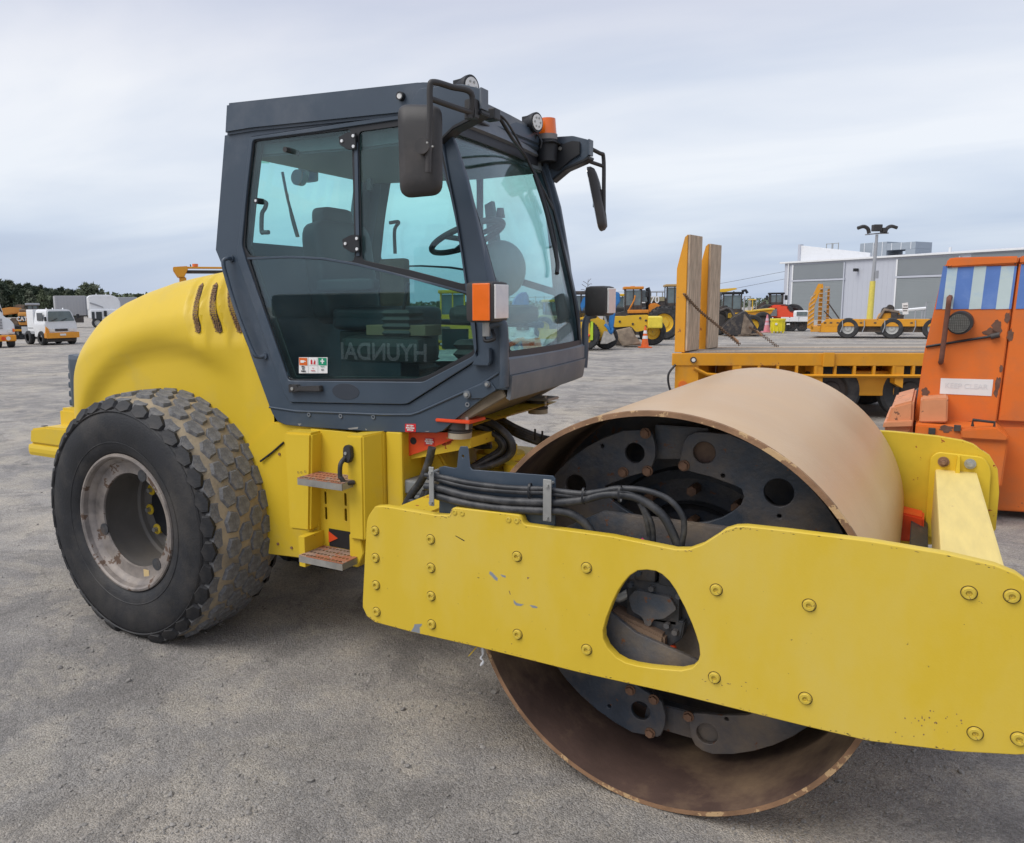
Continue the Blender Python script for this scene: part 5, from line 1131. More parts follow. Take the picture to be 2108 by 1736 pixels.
class T:
    """a thing in its own frame: x to its right, y away, z up"""
    def __init__(s, name, label, cat, loc, rot=0, group=None):
        s.o = thing(name, label, cat, loc, YAW+rot, group); s.loc = Vector(loc); a = YAW+rot
        s.ex = Vector((math.cos(a), math.sin(a), 0)); s.ey = Vector((-math.sin(a), math.cos(a), 0))
    def P(s, px, py, y=0):
        """(x, z) in this thing's own plane y of a bearing measured across the picture"""
        d = r2*((px-PX0)/FPX) - u2*((py-PY0)/FPX) + fw; c = Vector((CX, CY, CZ)); p0 = s.loc+s.ey*y
        t = (p0-c).dot(s.ey)/d.dot(s.ey); q = c+d*t; return (q-s.loc).dot(s.ex), q.z
    def XZf(s, pxm): return (lambda px: s.P(px, 650)[0]), (lambda py: s.P(pxm, py)[1])
    def box(s, n, x0, x1, y0, y1, z0, z1, m, bev=.02, par=None): return box(n, x0, x1, y0, y1, z0, z1, m, par or s.o, min(bev, .4*min(x1-x0, y1-y0, z1-z0)))
    def prism(s, n, pts, y0, y1, m, bev=0, par=None): return prism(n, pts, y0, y1, m, par or s.o, bev)
    def side(s, n, pts, x0, x1, m, par=None):
        """profile in the y-z plane extruded along x"""
        o = prism(n, pts, x0, x1, m, par or s.o); 
        for v in o.data.vertices: v.co = Vector((v.co.y, v.co.x, v.co.z))
        o.data.flip_normals(); return o
    def cyl(s, n, a, b, r, m, rb=None, seg=20, par=None): return cyl(n, a, b, r, m, par or s.o, rb, seg)
    def tube(s, n, pts, r, m, par=None, k=1): return tube(n, pts, r, m, par or s.o, 6, k)
    def wheel(s, x, y, r, w, hub=YV, axis='y', face=-1, lug=0):
        """wheel with axle along y (seen side-on) or along x (seen from the front)"""
        g = lathe('wheel', [(.02, face*w*.30), (r*.30, face*w*.30), (r*.34, face*w*.22), (r*.50, face*w*.24), (r*.56, face*w*.44)], (0, 0, 0), hub, s.o, 24)
        t = lathe('tyre', [(r*.55, -w*.42), (r*.62, -w*.5), (r*.9, -w*.5), (r, -w*.36), (r, w*.36), (r*.9, w*.5), (r*.62, w*.5), (r*.55, w*.42)], (0, 0, 0), TYR, g, 32)
        if lug:
            bm = bmesh.new()
            for k in range(lug):
                a = 2*math.pi*k/lug
                for q in (-1, 1):
                    mx = Matrix.Rotation(a+(.5*math.pi*2/lug if q > 0 else 0), 4, 'Y') @ Matrix.Rotation(q*.5, 4, 'Z')
                    bm_box(bm, -r*.05, r*.05, q*w*.25-w*.24, q*w*.25+w*.24, r*.97, r*1.04, 0, Matrix.Rotation(a+(math.pi/lug if q > 0 else 0), 4, 'Y') @ Matrix.Translation((0, 0, 0)))
            lg = from_bm('tyre_tread', bm, TYR, g); lg['kind'] = 'stuff'
        g.location = (x, y, r)
        if axis == 'x': g.rotation_euler = (0, 0, math.pi/2)
        return g

# ---------- near low loader with its ramps up
D = 12.8
t = T('flatbed_trailer', 'yellow low loader trailer with timber deck standing behind the drum', 'trailer', at(1385, D), R(-8.5))
DZ = H(1385, 727, D); LEN = 7.2
SK = .50
def skewed(nm, x0, x1, y0, y1, z0, z1_, m, xe=None):
    o = box(nm, x0, x1, y0, y1, z0, z1_, m, t.o, 0)
    for v in o.data.vertices:
        if xe is None or v.co.x < (x0+x1)/2: v.co.x += v.co.y*SK
    return o
deck = skewed('deck_frame', 0.05, LEN, .03, 2.55, DZ-.17, DZ-.03, YV2, 1)
npl = 11
for i in range(npl):
    y0 = .12+i*2.38/npl; skewed('deck_plank', .10, LEN-.01*i, y0, y0+2.38/npl-.02, DZ-.028, DZ+.012+.006*(i % 3), (DECKW, DECKL, DECKW, WOOD)[i*7 % 4], 1)
t.box('side_beam', 0, LEN, -.02, .06, DZ-.20, DZ, YV2, .01)
for x in (2.32, 5.2): t.box('stake_pocket', x, x+.17, -.06, -.02, DZ-.21, DZ+.01, YV2, .008)
for x in (.33, 5.9-.0): 
    m_ = t.cyl('marker_lamp', (x, -.05, DZ-.105), (x, -.02, DZ-.105), .05, DKM); t.cyl('lamp_lens', (x, -.056, DZ-.105), (x, -.05, DZ-.105), .03, LENS, par=m_)
t.tube('tie_rail', [(.35, -.01, DZ-.24), (.55, -.02, DZ-.34), (.8, -.02, DZ-.36), (LEN, -.02, DZ-.36)], .03, YV2)
for i in range(22): t.box('rail_bracket', 1.05+i*.29, 1.09+i*.29, -.02, .05, DZ-.36, DZ-.20, YV2, .004)
for x in (.95, 2.2, 3.4, 4.6, 5.8): t.prism('outrigger', [(x, DZ-.20), (x+.14, DZ-.20), (x+.14, DZ-.55), (x+.02, DZ-.48)], -.01, .5, YV2)
skewed('tail_box', .05, .42, .0, .5, DZ-.95, DZ-.2, YV2); skewed('tail_board', 0.02, .10, .1, 2.4, DZ-.9, DZ-.2, YV2); t.cyl('tail_lamp', (.18, -.03, DZ-.52), (.18, .02, DZ-.52), .07, ORP)
t.tube('air_hose', [(.05, -.05, DZ-.18), (-.06, -.05, DZ-.35), (-.02, -.04, DZ-.6), (.14, -.03, DZ-.8)], .018, BLK, k=6)
t.box('chassis_beam', 1.0, LEN, .75, .95, DZ-.75, DZ-.17, YV2, .02); t.box('chassis_beam', 1.0, LEN, 1.6, 1.8, DZ-.75, DZ-.17, YV2, .02); t.box('front_skirt', 3.6, LEN, .3, .36, DZ-.72, DZ-.2, YV2, .01)
t.box('toolbox', 2.9, 3.5, .2, .6, DZ-.7, DZ-.3, YV2, .02)
t.wheel(2.55, .32, .46, .26, DKM); t.wheel(3.75, .32, .46, .26, DKM); t.wheel(2.55, 2.25, .46, .26, DKM); t.wheel(3.75, 2.25, .46, .26, DKM)
# ramps: a deep tapered steel side and two timber runners
TL = t
for (pxb, pxt, pyb, pyt, Dr, w) in ((1390, 1447, 726, 489, 12.95, .56), (1433, 1478, 719, 507, 13.60, .54)):
    base = at(pxb, Dr); r = t.o; h = H(pxb, pyt, Dr); 
    g = empty('loading_ramp', t.o.matrix_world.inverted() @ base if 0 else (0, 0, 0), 0, None); 
    # place in the trailer's own frame
    rel = Matrix.Rotation(-(YAW+R(-8.5)), 4, 'Z') @ (base-at(1385, D)); g.parent = t.o; g.location = (rel.x, rel.y, 0); g.rotation_euler = (0, 0, R(-29))
    wv = LX(pxt, pxb, Dr)
    z0 = DZ+.01
    prism('ramp_side', [(0, z0), (0.0, z0+(h-z0)*.72), (.12, h-.03), (.17, h), (.17, z0)], -.02, .02, YV2, g, .004)
    prism('ramp_side', [(0, z0), (0.0, z0+(h-z0)*.72), (.12, h-.03), (.17, h), (.17, z0)], w-.02, w+.02, YV2, g, .004)
    box('ramp_web', .10, .13, .02, w-.02, z0, h-.05, YV2, g, .004)
    box('ramp_timber', .14, .205, .0, w*.96, z0+.02, h+.005, WOOD, g, .008)
for (pa, pb, ya, yb) in (((1405, 1513), None, 607, 722), ((1520, 1602), None, 690, 722)):
    pass
def chain(pts, n, parent, lm=ZINC):
    """links strung along the path"""
    P = smooth_path(pts, 10); L_ = sum((b-a).length for a, b in zip(P, P[1:])); me = None
    bm = bmesh.new(); lk = [(.022*math.cos(a), .011*math.sin(a), 0) for a in [k*math.pi/6 for k in range(13)]]; bm_tube(bm, [Vector(p) for p in lk], .0045, 5, 1, False); me = bpy.data.meshes.new('chain_link'); bm.to_mesh(me); bm.free(); me.materials.append(lm)
    acc = 0; k = 0; i = 0
    while k < n:
        tgt = L_*k/n
        while i < len(P)-2 and acc+(P[i+1]-P[i]).length < tgt: acc += (P[i+1]-P[i]).length; i += 1
        q = (tgt-acc)/max(1e-6, (P[i+1]-P[i]).length); p = P[i].lerp(P[i+1], min(1, q)); d = (P[i+1]-P[i]).to_track_quat('X', 'Z').to_matrix().to_4x4()
        o = bpy.data.objects.new('chain_link', me); COL.objects.link(o); o.parent = parent; o.matrix_basis = Matrix.Translation(p) @ d @ Matrix.Rotation(math.pi/2*(k % 2), 4, 'X') @ Matrix.Diagonal((L_/n/.036, 2.0, 2.0, 1)); k += 1
CHM = mat('rusty_chain', (.16, .10, .06), .7, metal=.2, var=.4)
iv = (Matrix.Translation(at(1385, D)) @ Matrix.Rotation(YAW+R(-8.5), 4, 'Z')).inverted()
def W_(px, py, Dd): v = at(px, Dd); v.z = H(px, py, Dd); return iv @ v
chain([W_(1405, 606, 12.80), W_(1437, 639, 12.9), W_(1478, 672, 13.0), W_(1524, 710, 13.05)], 62, t.o, CHM)
chain([W_(1541, 673, 14.2), W_(1570, 691, 14.2), W_(1603, 715, 14.1)], 26, t.o, CHM)
for p in (W_(1513, 698, 13.05), W_(1562, 686, 14.2)): tube('chain_tensioner', [p+Vector((-.05, 0, .045)), p+Vector((.05, 0, -.045))], .022, mat('brass_tensioner', (.38, .22, .12), .5, metal=.3), t.o, 10, 1)

# ---------- orange machine at the right edge
D = 7.0
om = T('orange_machine', 'worn orange machine with blue and white striped top panel, cut by the right edge', 'machine', at(1905, D), R(-31))
X = lambda px: om.P(min(px, 2200), 700)[0]+max(0, px-2200)*.004; Z = lambda px, py: om.P(min(px, 2200), py)[1]
body = [(X(1893), Z(1893, 880)), (X(1905), Z(1905, 720)), (X(1933), Z(1933, 538)), (X(1945), Z(1945, 532)), (X(2350), Z(2350, 522)), (X(2350), Z(2350, 1010)), (X(2036), Z(2036, 1040)), (X(2036), Z(2036, 880))]
om.prism('body_panel', [(X(1893), Z(1893, 870)), (X(1905), Z(1905, 720)), (X(1933), Z(1933, 545)), (X(2080), Z(2080, 540)), (X(2066), Z(2066, 870))], 0, .06, ORP, .008)
om.prism('body_core', [(X(1898), Z(1893, 870)), (X(1909), Z(1905, 720)), (X(1937), Z(1933, 545)), (X(2340), Z(2340, 540)), (X(2340), Z(2340, 1000)), (X(2040), Z(2040, 1000)), (X(2030), Z(2030, 870))], .05, 1.9, ORP, .012)
om.prism('rear_side_panel', [(X(2070), Z(2070, 867)), (X(2084), Z(2084, 542)), (X(2340), Z(2340, 535)), (X(2340), Z(2340, 872))], 0, .06, ORP, .006)
om.prism('lower_body', [(X(2036), Z(2036, 1052)), (X(2045), Z(2045, 880)), (X(2340), Z(2340, 876)), (X(2340), Z(2340, 1058))], .02, 1.6, ORP, .012)
om.prism('roof_edge', [(X(1936), Z(1936, 552)), (X(1938), Z(1938, 534)), (X(1950), Z(1950, 531)), (X(2082), Z(2082, 528)), (X(2081), Z(2081, 544))], -.03, .4, ORP, .012)
om.prism('roof_edge', [(X(2085), Z(2085, 544)), (X(2085), Z(2085, 528)), (X(2340), Z(2340, 524)), (X(2340), Z(2340, 540))], -.03, .4, ORP, .012)
# striped panel: five bars between blue edges
STB = mat('faded_blue_stripe', (.10, .20, .50), .45, var=.12, vscale=3, dust=.15, dcol=(.3, .4, .6)); STW = mat('faded_white_stripe', (.52, .62, .62), .5, var=.12, vscale=2, dust=.35, dcol=(.12, .32, .62), dscale=4)
def zt_(px, py): return Z(px, py)
sx = [(1930, 1939, STB), (1939, 1960, STW), (1960, 1993, STB), (1993, 2018, STW), (2018, 2048, STB), (2048, 2075, STW), (2075, 2080, STB)]
for a, b, m_ in sx:
    tl = lambda p: p-(8 if p < 1940 else 3)
    om.prism('stripe', [(X(a-4 if a > 1931 else 1921), Z(a, 637)), (X(a), Z(a, 549)), (X(b), Z(b, 548)), (X(b-4), Z(b, 636))], -.006-.0006*(m_ is STW), 0.002, m_)
om.prism('stripe', [(X(2085), Z(2085, 636)), (X(2088), Z(2088, 545)), (X(2340), Z(2340, 540)), (X(2340), Z(2340, 634))], -.006, .002, STB)
om.prism('white_label', [(X(1943), Z(1943, 811)), (X(1943), Z(1943, 779)), (X(2052), Z(2052, 782)), (X(2051), Z(2051, 816))], -.004, .002, PAPER)
text('label_text', 'KEEP CLEAR', .062, ((X(1943)+X(2052))/2, -.0055, Z(1998, 796)), mat('faded_lettering', (.66, .66, .66), .6), om.o, sx=.95, bold=.0005)
om.tube('grab_rail', [(X(1949), .0, Z(1949, 612)), (X(1947), -.10, Z(1947, 616)), (X(1946), -.10, Z(1946, 640)), (X(1941), -.10, Z(1941, 735)), (X(1940), -.08, Z(1940, 744)), (X(1940), 0, Z(1940, 746))], .022, mat('rusty_pipe', (.14, .055, .035), .75, var=.4, vscale=8, bump=.3), k=3)
lm = om.cyl('round_lamp', (X(1975), .0, Z(1975, 663)), (X(1972), -.10, Z(1972, 665)), .098, BLKP, seg=32); om.cyl('lamp_glass', (X(1970), -.10, Z(1970, 666)), (X(1970), -.112, Z(1970, 666)), .080, mat('ribbed_lamp_glass', (.16, .16, .14), .3, var=.3, vscale=40), seg=28, par=lm)
bm = bmesh.new()
for k in range(-5, 6):
    c = (X(1970), Z(1970, 666)); q = math.sqrt(max(0, .078**2-(k*.014)**2)); bm_box(bm, c[0]+k*.014-.0016, c[0]+k*.014+.0016, -.115, -.1115, c[1]-q, c[1]+q); bm_box(bm, c[0]-q, c[0]+q, -.1145, -.1112, c[1]+k*.014-.0016, c[1]+k*.014+.0016)
g_ = from_bm('lamp_grid', bm, DKM, lm)
om.tube('rubber_strap', [(X(1907), -.012, Z(1907, 714)), (X(1975), -.012, Z(1975, 703)), (X(2030), -.012, Z(2030, 694)), (X(2052), -.02, Z(2052, 690))], .011, BLK)
om.cyl('strap_hook', (X(2056), -.03, Z(2056, 689)), (X(2038), -.03, Z(2038, 693)), .024, DKM)
RPT = mat('rust_patch', (.15, .075, .05), .85, var=.4, vscale=14, bump=.4)
def rpatch(cx, cy, rx, ry, seed, y=-.003):
    rnd = random.Random(seed); P = [(X(cx+rx*math.cos(a)*(.6+.6*rnd.random())), Z(cx, cy+ry*math.sin(a)*(.6+.6*rnd.random()))) for a in [k*math.pi/8 for k in range(16)]]
    om.prism('rust_patch', P, y, y+.004, RPT)
for q in ((2050, 675, 12, 20, 1), (2036, 684, 14, 9, 2), (2062, 790, 6, 16, 3), (2060, 810, 5, 10, 4), (2078, 690, 7, 14, 5), (1913, 808, 9, 10, 6), (2066, 760, 5, 8, 8), (2070, 655, 7, 12, 9)): rpatch(*q)
# lower boxes in front
om.prism('step_box', [(X(1897), Z(1897, 985)), (X(1899), Z(1899, 862)), (X(2062), Z(2062, 872)), (X(2086), Z(2086, 885)), (X(2080), Z(2080, 985))], -.42, .04, ORP, .012)
om.prism('box_lid', [(X(1992), Z(1992, 888)), (X(1988), Z(1988, 871)), (X(2060), Z(2060, 866)), (X(2084), Z(2084, 884)), (X(2082), Z(2082, 893))], -.46, -.02, ORP, .01)
om.tube('lid_handle', [(X(2012), -.40, Z(2012, 866)), (X(2012), -.40, Z(2012, 853)), (X(2055), -.40, Z(2055, 858)), (X(2055), -.40, Z(2055, 876))], .013, DKM)
om.prism('corner_block', [(X(1905), Z(1905, 862)), (X(1905), Z(1905, 815)), (X(1960), Z(1960, 812)), (X(1962), Z(1962, 862))], -.30, .02, mat('pale_orange_paint', (.62, .26, .12), .6, var=.15, vscale=4, wear=.6, wcol=(.2, .09, .05), wscale=8), .012)
om.prism('counterweight_block', [(X(1838), Z(1838, 985)), (X(1836), Z(1836, 870)), (X(1848), Z(1848, 830)), (X(1892), Z(1892, 818)), (X(1896), Z(1896, 985))], -.25, .9, MATS['pale_orange_paint'], .02)
om.prism('counterweight_cap', [(X(1832), Z(1832, 872)), (X(1834), Z(1834, 862)), (X(1892), Z(1892, 858)), (X(1892), Z(1892, 870))], -.30, .95, MATS['pale_orange_paint'], .006)
rpatch(2048, 965, 20, 18, 12, -.423); rpatch(1930, 895, 6, 14, 13, -.423); rpatch(1960, 870, 14, 8, 14, -.423); rpatch(1868, 900, 8, 12, 15, -.253); rpatch(2010, 905, 4, 4, 16, -.423)
for x, y in ((1925, 868), (1975, 862)): om.box('box_hasp', X(x), X(x+14), -.44, -.42, Z(x, y+12), Z(x, y), DKM, .004)
om.wheel(X(1985), 1.3, .55, .35, DKM); om.wheel(X(2260), .5, .55, .35, DKM)

# ---------- warehouse
WHL = at(1608, 86); WHR = at(2000, 69)
wd = (WHR-WHL); wr = math.atan2(wd.y, wd.x); 
wh = thing('warehouse', 'long pale grey metal warehouse with roller doors behind the parked machines', 'warehouse', WHL, wr)
CLAD = mat('grey_cladding', (.47, .49, .545), .5, var=.03, vscale=.5); DOORM = mat('roller_door_steel', (.255, .28, .29), .5, var=.04, vscale=.6); PANL = mat('grey_wall_panel', (.205, .225, .24), .5, var=.04, vscale=.5)
WL = wd.length; HT = 5.95
def wx(px):
    # where the bearing meets the wall
    lo, hi = 0, WL*2
    for _ in range(40):
        mid = (lo+hi)/2; p = WHL+wd.normalized()*mid-Vector((CX, CY, 0)); q = PX0+FPX*p.dot(RT)/p.dot(FD)
        if q < px: lo = mid
        else: hi = mid
    return lo
box('wall', 0, wx(2400), .0, 18, 0, HT, CLAD, wh, 0)
nrib = 0; RL = wx(2300)
bm = bmesh.new()
for i in range(int(RL/.5)): bm_box(bm, i*.5, i*.5+.05, -.010, 0, 0, HT)
rb = from_bm('wall_ribs', bm, CLAD, wh); rb['kind'] = 'stuff'
for (a, b) in ((1627, 1728), (1838, 1960)):
    xa, xb = wx(a), wx(b)
    d_ = box('roller_door', xa, xb, -.09, -.035, 0, 3.95, DOORM, wh, 0)
    bm = bmesh.new()
    for i in range(26): bm_box(bm, xa, xb, -.105, -.09, .02+i*.15, .10+i*.15)
    sl_ = from_bm('door_slats', bm, DOORM, d_); sl_['kind'] = 'stuff'
    box('wall_panel', xa, xb, -.09, -.035, 4.2, 5.72, PANL, wh, 0)
    box('door_lintel', xa-.2, xb+.2, -.16, -.035, 3.97, 4.16, CLAD, wh, 0); box('door_jamb', xa-.16, xa-.02, -.14, -.035, 0, 5.72, WHT, wh, 0); box('door_jamb', xb+.02, xb+.14, -.14, -.035, 0, 5.72, CLAD, wh, 0)
box('wall_panel', wx(1985), wx(2300), -.09, -.035, 4.2, 5.8, PANL, wh, 0)
box('gutter', -.5, wx(2350), -.28, .0, HT-.02, HT+.16, WHT, wh, .02); cyl('downpipe', (wx(1617), -.12, 0), (wx(1617), -.12, HT), .07, WHT, wh)
box('security_camera', wx(1755), wx(1759), -.7, -.1, 4.75, 5.05, BLK, wh, .02)
bm = bmesh.new(); V = [bm.verts.new(p) for p in ((-.3, -.2, HT+.14), (wx(2350), -.2, HT+.14), (wx(2350), 9, HT+.75), (-.3, 9, HT+.75), (wx(2350), 18, HT+.14), (-.3, 18, HT+.14))]
bm.faces.new((V[0], V[1], V[2], V[3])); bm.faces.new((V[3], V[2], V[4], V[5])); from_bm('roof', bm, CLAD, wh)
# far gable parapet
prism('parapet', [(-.2, HT), (-.2, HT+2.0), (8.0, HT+.7), (8, HT)], 2.5, 2.8, WHT, wh); box('parapet_cap', -.3, .0, 2.4, 2.9, HT, HT+2.1, CLAD, wh, 0)
# roof plant
hx = lambda px: wx(px-50)
rfz = HT+.25
for (a, b, z0_, z1_, nm) in ((1768, 1822, rfz, rfz+1.5, 'air_handler'), (1822, 1880, rfz+.62, rfz+1.3, 'air_duct'), (1860, 1880, rfz, rfz+.62, 'air_duct')):
    u = box(nm, hx(a), hx(b), 3.2, 6.0, z0_, z1_, mat('zinc_duct', (.30, .34, .38), .5, var=.05), wh, .03)
    for k in range(3):
        xx = hx(a)+(hx(b)-hx(a))*(k+.5)/3
        if b-a > 25: box('duct_seam', xx, xx+.05, 3.17, 3.2, z0_, z1_, WHT, u, 0)
box('plant_platform', hx(1758), hx(1830), 2.8, 6.2, rfz-.25, rfz-.05, GRYP, wh, 0); box('roof_vent', hx(1737), hx(1752), 3.0, 4.2, rfz-.1, rfz+.25, WHT, wh, .05)
for px in (1703, 1714, 1716, 1727):
    cyl('rail_post', (hx(px), 3, HT+.2), (hx(px), 3, HT+2.0), .04, ZINC, wh, seg=8)
for z_ in (1.3, 1.95):
    cyl('guard_rail', (hx(1703), 3, HT+z_), (hx(1714), 3, HT+z_), .035, ZINC, wh, seg=8); cyl('guard_rail', (hx(1716), 3, HT+z_), (hx(1727), 3, HT+z_), .035, ZINC, wh, seg=8)
cyl('roof_pipe', (hx(1985), .4, HT), (hx(1985), .4, HT+.6), .12, WHT, wh)
# ---------- lamp post in front of it
D = 62
lp = T('lamp_post', 'tall grey floodlight post with two curved lamps and a yellow painted foot', 'lamp post', at(1786, D))
ztop = H(1795, 487, D)
lp.cyl('post', (0, 0, 0), (.16, 0, ztop), .20, GRYP, rb=.10, seg=16); lp.cyl('yellow_sleeve', (0, 0, .0), (.07, 0, H(1790, 580, D)), .24, mat('sleeve_yellow', (.66, .55, .10), .5), rb=.20, seg=16)
lp.tube('cross_arm', [(-.75, 0, ztop+.0), (.16, 0, ztop+.08), (1.05, 0, ztop+.1)], .05, GRYP)
for sg in (-1, 1):
    x0 = .16+sg*.62; h_ = lp.tube('lamp_head', [(x0, 0, ztop+.1), (x0+sg*.12, 0, ztop+.45), (x0+sg*.45, 0, ztop+.62), (x0+sg*.9, 0, ztop+.50)], .14, BLKP, k=5)
lp.box('floodlight', -.22, .42, -.3, .2, ztop+.25, ztop+.75, BLKP, .05); lp.box('floodlight', .45, .80, -.3, .2, ztop+.15, ztop+.5, BLKP, .05)
lp.box('junction_box', .10, .32, -.35, -.2, 3.6, 4.2, GRYP)
lp.cyl('bollard_foot', (0, 0, 0), (0, 0, .25), .35, GRYP)

# ---------- far low loader
D = 40
ft = T('low_loader', 'yellow low loader trailer with raised ladder ramps, parked in front of the warehouse', 'trailer', at(1760, D), R(-27))
X, Z = ft.XZf(1760)
ft.box('deck', X(1700), X(1990), 0, 2.5, Z(668), Z(659), YV2, .02)
ft.box('side_rail', X(1700), X(1990), -.06, .0, Z(672), Z(657), YV2, .02); ft.prism('tail_section', [(X(1686), Z(685)), (X(1684), Z(672)), (X(1702), Z(658)), (X(1728), Z(659)), (X(1726), Z(685))], -.05, 2.5, YV2, .02)
ft.prism('lower_panel', [(X(1745), Z(684)), (X(1745), Z(668)), (X(1990), Z(668)), (X(1990), Z(684))], .25, 2.2, BRN)
for px in (1747, 1838, 1925): ft.wheel(X(px), .10, .52, .35, HUBM)
for px in (1735, 1780, 1822, 1885): ft.tube('mudflap_stay', [(X(px), -.1, Z(660)), (X(px+1), -.12, Z(672)), (X(px-3), -.1, Z(684))], .025, GRYP)
for px in (1697, 1709, 1723, 1771, 1800, 1845, 1875): ft.box('rope_slot', X(px), X(px+5), -.075, -.058, Z(666), Z(663.5), DKM, .0)
for k, (x0, x1) in enumerate(((1662, 1684), (1684, 1693))):
    pass
rp = ft.prism('ladder_ramp', [(X(1663), Z(676)), (X(1664), Z(625)), (X(1681), Z(583)), (X(1690), Z(584)), (X(1676), Z(628)), (X(1676), Z(680))], -.1, .0, YV2, .01)
rp2 = ft.prism('ladder_ramp', [(X(1683), Z(672)), (X(1683), Z(588)), (X(1689), Z(582)), (X(1691), Z(588)), (X(1691), Z(672))], .35, .42, YV2, .01)
rp3 = ft.prism('ladder_ramp', [(X(1698), Z(660)), (X(1698), Z(594)), (X(1703), Z(592)), (X(1704), Z(660))], 1.6, 1.66, YV2, .01)
for k in range(9):
    z_ = Z(670-k*9.4); ft.box('ramp_rung', X(1684), X(1691), -.1, .34, z_, z_+.05, WOOD, .0, rp2); ft.box('ramp_rung', X(1694), X(1703), 1.0, 1.6, z_+.1, z_+.15, WOOD, 0, rp3)
    if k < 7: ft.prism('ramp_rung', [(X(1664+k*.4), z_-.02), (X(1676), z_+.20), (X(1676), z_+.26), (X(1664+k*.4), z_+.05)], -.13, -.1, WOOD, par=rp)
ft.tube('ramp_strut', [(X(1703), 1.0, Z(625)), (X(1727), .9, Z(657))], .035, DKM); ft.tube('ramp_strut', [(X(1695), .3, Z(640)), (X(1715), .3, Z(660))], .03, DKM)
ft.box('ramp_hinge', X(1670), X(1690), -.1, 2.3, Z(684), Z(672), YV2, .02)
# ---------- skid steer and sign behind that trailer
D = 44
sk_ = T('skid_steer_loader', 'small muddy black and yellow skid steer behind the far trailer', 'loader', at(1835, D), R(-25))
X, Z = sk_.XZf(1835)
sk_.prism('chassis', [(X(1806), Z(658)), (X(1812), Z(645)), (X(1850), Z(643)), (X(1862), Z(658)), (X(1860), Z(676)), (X(1808), Z(676))], 0, 1.2, YV2, .04); sk_.prism('operator_cage', [(X(1813), Z(650)), (X(1817), Z(634)), (X(1840), Z(631)), (X(1842), Z(648))], .1, 1.1, DKM, .04)
sk_.prism('engine_cowl', [(X(1824), Z(634)), (X(1830), Z(627)), (X(1838), Z(629)), (X(1842), Z(636))], .2, 1.0, DKM, .03); sk_.tube('lift_arm', [(X(1810), -.05, Z(656)), (X(1820), -.05, Z(638)), (X(1850), -.05, Z(643))], .09, BRN)
for px in (1815, 1850): sk_.wheel(X(px), -.05, .40, .28, YV2)
sk_.box('seat', X(1834), X(1848), -.1, .3, Z(656), Z(640), DKM); sk_.box('bucket', X(1848), X(1862), -.1, 1.2, Z(660), Z(648), DKM)
D = 43
sg = T('site_sign', 'small white notice board leaning on a rail behind the far trailer', 'sign', at(1862, D), R(-25)); X, Z = sg.XZf(1862)
b_ = sg.prism('sign_board', [(X(1858), Z(648)), (X(1855), Z(624.5)), (X(1867), Z(623)), (X(1870), Z(647))], -.03, .0, PAPER)
for k, s_ in enumerate(('CAUTION', 'TRUCKS', 'NO')): pass
bm = bmesh.new()
for k, w in enumerate((.10, .13, .10)): bm_box(bm, X(1862.5)-w, X(1862.5)+w, -.036, -.031, Z(630+k*5)-.025, Z(630+k*5)+.025, 0)
from_bm('sign_lines', bm, DKM, b_); sg.cyl('sign_post', (X(1862), .02, 0), (X(1862), .02, Z(640)), .03, ZINC)
br = T('barrier_rail', 'grey horizontal rail with thin posts in front of the warehouse door', 'barrier', at(1860, 52), R(-25)); X, Zb = br.XZf(1880)
br.tube('rail', [(X(1835), 0, Zb(641)), (X(1905), 0, Zb(635))], .10, WHT)
for px in (1884, 1898, 1904): br.cyl('post', (X(px), 0, 0), (X(px), 0, Zb(636)), .05, GRYP, seg=8)
br.tube('gate_frame', [(X(1905), 0, 0), (X(1905), 0, Zb(622)), (X(1926), 0, Zb(622)), (X(1926), 0, 0)], .04, GRYP)

# ---------- helpers for the row of parked machines
def cab_box(t, x0, x1, y0, y1, z0, z1_, body, roof, glassm=GLT, post=.07, name='cab'):
    """operator's cab: corner posts, roof slab, panes between them"""
    c = t.box(name, x0, x1, y0, y1, z0, z0+(z1_-z0)*.32, body, .03)
    for x in (x0, x1-post):
        for y in (y0, y1-post): t.box('cab_post', x, x+post, y, y+post, z0, z1_, body, .01, c)
    t.box('cab_pane', x0+post, x1-post, y0+.02, y0+.04, z0+(z1_-z0)*.32, z1_-.05, glassm, 0, c); t.box('cab_pane', x0+.02, x0+.04, y0+post, y1-post, z0+(z1_-z0)*.32, z1_-.05, glassm, 0, c)
    t.box('cab_pane', x1-.04, x1-.02, y0+post, y1-post, z0+(z1_-z0)*.32, z1_-.05, glassm, 0, c)
    t.box('cab_roof', x0-.08, x1+.08, y0-.08, y1+.08, z1_, z1_+.14, roof, .04, c)
    xm = (x0+x1)/2; t.box('cab_post', xm-.03, xm+.03, y0, y0+.05, z0, z1_, body, .005, c)
    return c

